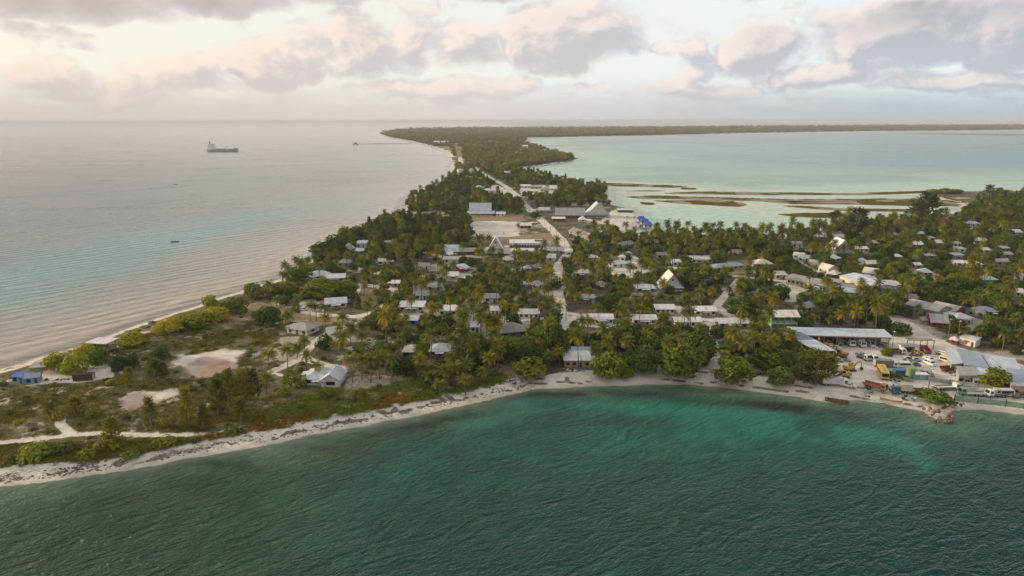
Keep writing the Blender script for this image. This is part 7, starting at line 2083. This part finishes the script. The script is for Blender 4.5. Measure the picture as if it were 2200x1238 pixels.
# far forest on the long arm of the atoll
items = []
FARSRC = []
for q, cl_ in zip(broads[:3] + palms[:3] + casus[:2], [(2.0, 1.6, 1.3), (2.7, 1.95, 1.4), (1.6, 1.35, 1.2), (1.6, 1.35, 1.2), (2.2, 1.65, 1.2), (1.5, 1.3, 1.2), (1.8, 1.5, 1.3), (2.3, 1.75, 1.4)]):
    FARSRC.append(bpy.data.objects.new('far_model', tinted(q[2], cl_)))
def far_points(y0, y1, x0, x1, n, th, kk):
    cx = nrg.uniform(x0, x1, n); cy = nrg.uniform(y0, y1, n)
    px_, py_ = to_px(cx, cy, np.full_like(cx, 3.))
    ok = (px_ > -100) & (px_ < 2400)
    cx, cy, px_, py_ = cx[ok], cy[ok], px_[ok], py_[ok]
    sd = sdf(cx, cy, SHORE)
    ok = (sd > np.where(px_ < 1000, 16, 14)) & (fbm(cx, cy, 90, 3) > th)
    for p, w in LANEW[:2]: ok &= seg_dist(cx, cy, p, False) > w / 2 + 6
    for fx, fy, hl_, hw_, _a in FOOT:
        if fy > 1150: ok &= ~((np.abs(cx - fx) < hl_ + 6) & (cy > fy - hw_ - 170) & (cy < fy + hw_ + 4))
    for x, y in zip(cx[ok], cy[ok]):
        k = rr.uniform(.8, 1.4) * kk
        items.append(((x, y, 1.1), rr.uniform(0, 6.28), (k * 1.15, k * 1.15, k * rr.uniform(.8, 1.1)), rr.choices(range(8), [3, 3, 3, 2, 2, 2, 2, 2])[0]))
far_points(1180, 1700, -260, 420, 8000, .48, .9)
far_points(1700, 3000, -420, 500, 12000, .48, 1.0)
far_points(3000, 4600, -900, 1200, 14000, .3, 1.5)
far_points(3300, 9000, -1500, 7500, 26000, .2, 2.0)
stuff_obj('far_forest', 'long low forest on the far arm of the atoll', 'forest', items, FARSRC)
print('far forest', len(items))
# transition wood from the tanks to the far arm
items = []
poly = w2([(965, 380), (968, 345), (960, 330), (1140, 312), (1200, 328), (1190, 352), (1110, 362), (1020, 356), (1005, 372)], 1.3)
x0, y0 = poly.min(0); x1, y1 = poly.max(0)
cx = nrg.uniform(x0, x1, 6000); cy = nrg.uniform(y0, min(y1, 1250), 6000)
ok = inside(cx, cy, poly) & (sdf(cx, cy, SHORE) > 10)
for p, w in LANEW[:2]: ok &= seg_dist(cx, cy, p, False) > w / 2 + 4
for x, y in zip(cx[ok], cy[ok]):
    k = rr.uniform(.8, 1.3); items.append(((x, y, 1.15), rr.uniform(0, 6.28), (k, k, k * rr.uniform(.8, 1.1)), rr.choices(range(8), [3, 3, 3, 3, 3, 3, 2, 2])[0]))
stuff_obj('neck_forest', 'palms and dark trees on the narrow neck beyond the white tanks', 'forest', items, FARSRC)

# ------------------------------------------------------------------ sandbars in the lagoon with mangrove scrub
BL = {'a': 'long thin mangrove bank nearest the far left lagoon shore', 'b': 'faint short sandbar in the pale lagoon', 'c': 'longest dark mangrove bank across the lagoon', 'd': 'green-edged bank farthest out in the lagoon reaching the islet',
      'e': 'broad green islet bank with a rounded right end', 'f': 'brown mangrove bank in front of the longest one, right', 'g': 'hair-thin green bank close to the right trees', 'h': 'low bank behind the lagoon palms with two small trees',
      'i': 'tiny green bank left of the rounded islet', 'j': 'faint sand spit under the far shore at right', 'k': 'tiny dark bank right of the long thin one'}
items = []
for k, poly in BARSW.items():
    n = len(poly); mid = poly.mean(0)
    V = [(x, y, -.05) for x, y in poly] + [(mid[0] + (x - mid[0]) * .97, y * .85 + .15 * (poly[(n - i) % n][1]), .4) for i, (x, y) in enumerate(poly)]
    V = [(x, y, -.05) for x, y in poly] + [(x, y, .35) for x, y in poly]
    F = [tuple(range(2 * n - 1, n - 1, -1))] + [(i, (i + 1) % n, n + (i + 1) % n, n + i) for i in range(n)]
    me = bpy.data.meshes.new('sandbar'); me.from_pydata(V, [], F)
    bm = bmesh.new(); bm.from_mesh(me); bmesh.ops.triangulate(bm, faces=[f for f in bm.faces if len(f.verts) > 4]); bmesh.ops.recalc_face_normals(bm, faces=bm.faces); bm.to_mesh(me); bm.free()
    me.materials.append(paint('wet_coral_bank', (.30, .26, .19), .9, .2, .4, 0, .05))
    tag(link(bpy.data.objects.new('sandbar', me)), BL[k], 'sandbar', kind='structure')
    x0, y0 = poly.min(0); x1, y1 = poly.max(0)
    m_ = 9000 if k in 'cdf' else 2500
    cx = nrg.uniform(x0, x1, m_); cy = nrg.uniform(y0, y1, m_)
    ok = inside(cx, cy, poly)
    cx, cy = cx[ok], cy[ok]
    nz = fbm(cx, cy, 26, 2)
    for x, y, q in zip(cx, cy, nz):
        if k not in 'bj' and q > .47 and len(items) < 16000:
            s = rr.uniform(.6, 1.25); items.append(((x, y, .3), rr.uniform(0, 6.28), (s, s, s * rr.uniform(.5, .8)), rr.randrange(4)))
print('mangrove', len(items))
stuff_obj('mangrove_scrub', 'low green and brown mangrove scrub on the lagoon banks', 'scrub', items, MATSRC)
# ------------------------------------------------------------------ haze
def haze(dens):
    bm = bmesh.new(); bmesh.ops.create_cube(bm, size=1.0)
    me = bpy.data.meshes.new('haze'); bm.to_mesh(me); bm.free()
    o = link(bpy.data.objects.new('haze', me))
    o.scale = (125000, 125000, 101); o.location = (0, 0, 47.5)
    mt, t, out = new_mat('haze_air')
    v = t.n('ShaderNodeVolumePrincipled', {'Color': (.74, .78, .90), 'Density': dens, 'Anisotropy': .0})
    t.set(out.inputs['Volume'], v.outputs[0])
    me.materials.append(mt)
    tag(o, 'pale sea haze over the water and the far shore', 'haze', kind='stuff')
haze(6.5e-5)
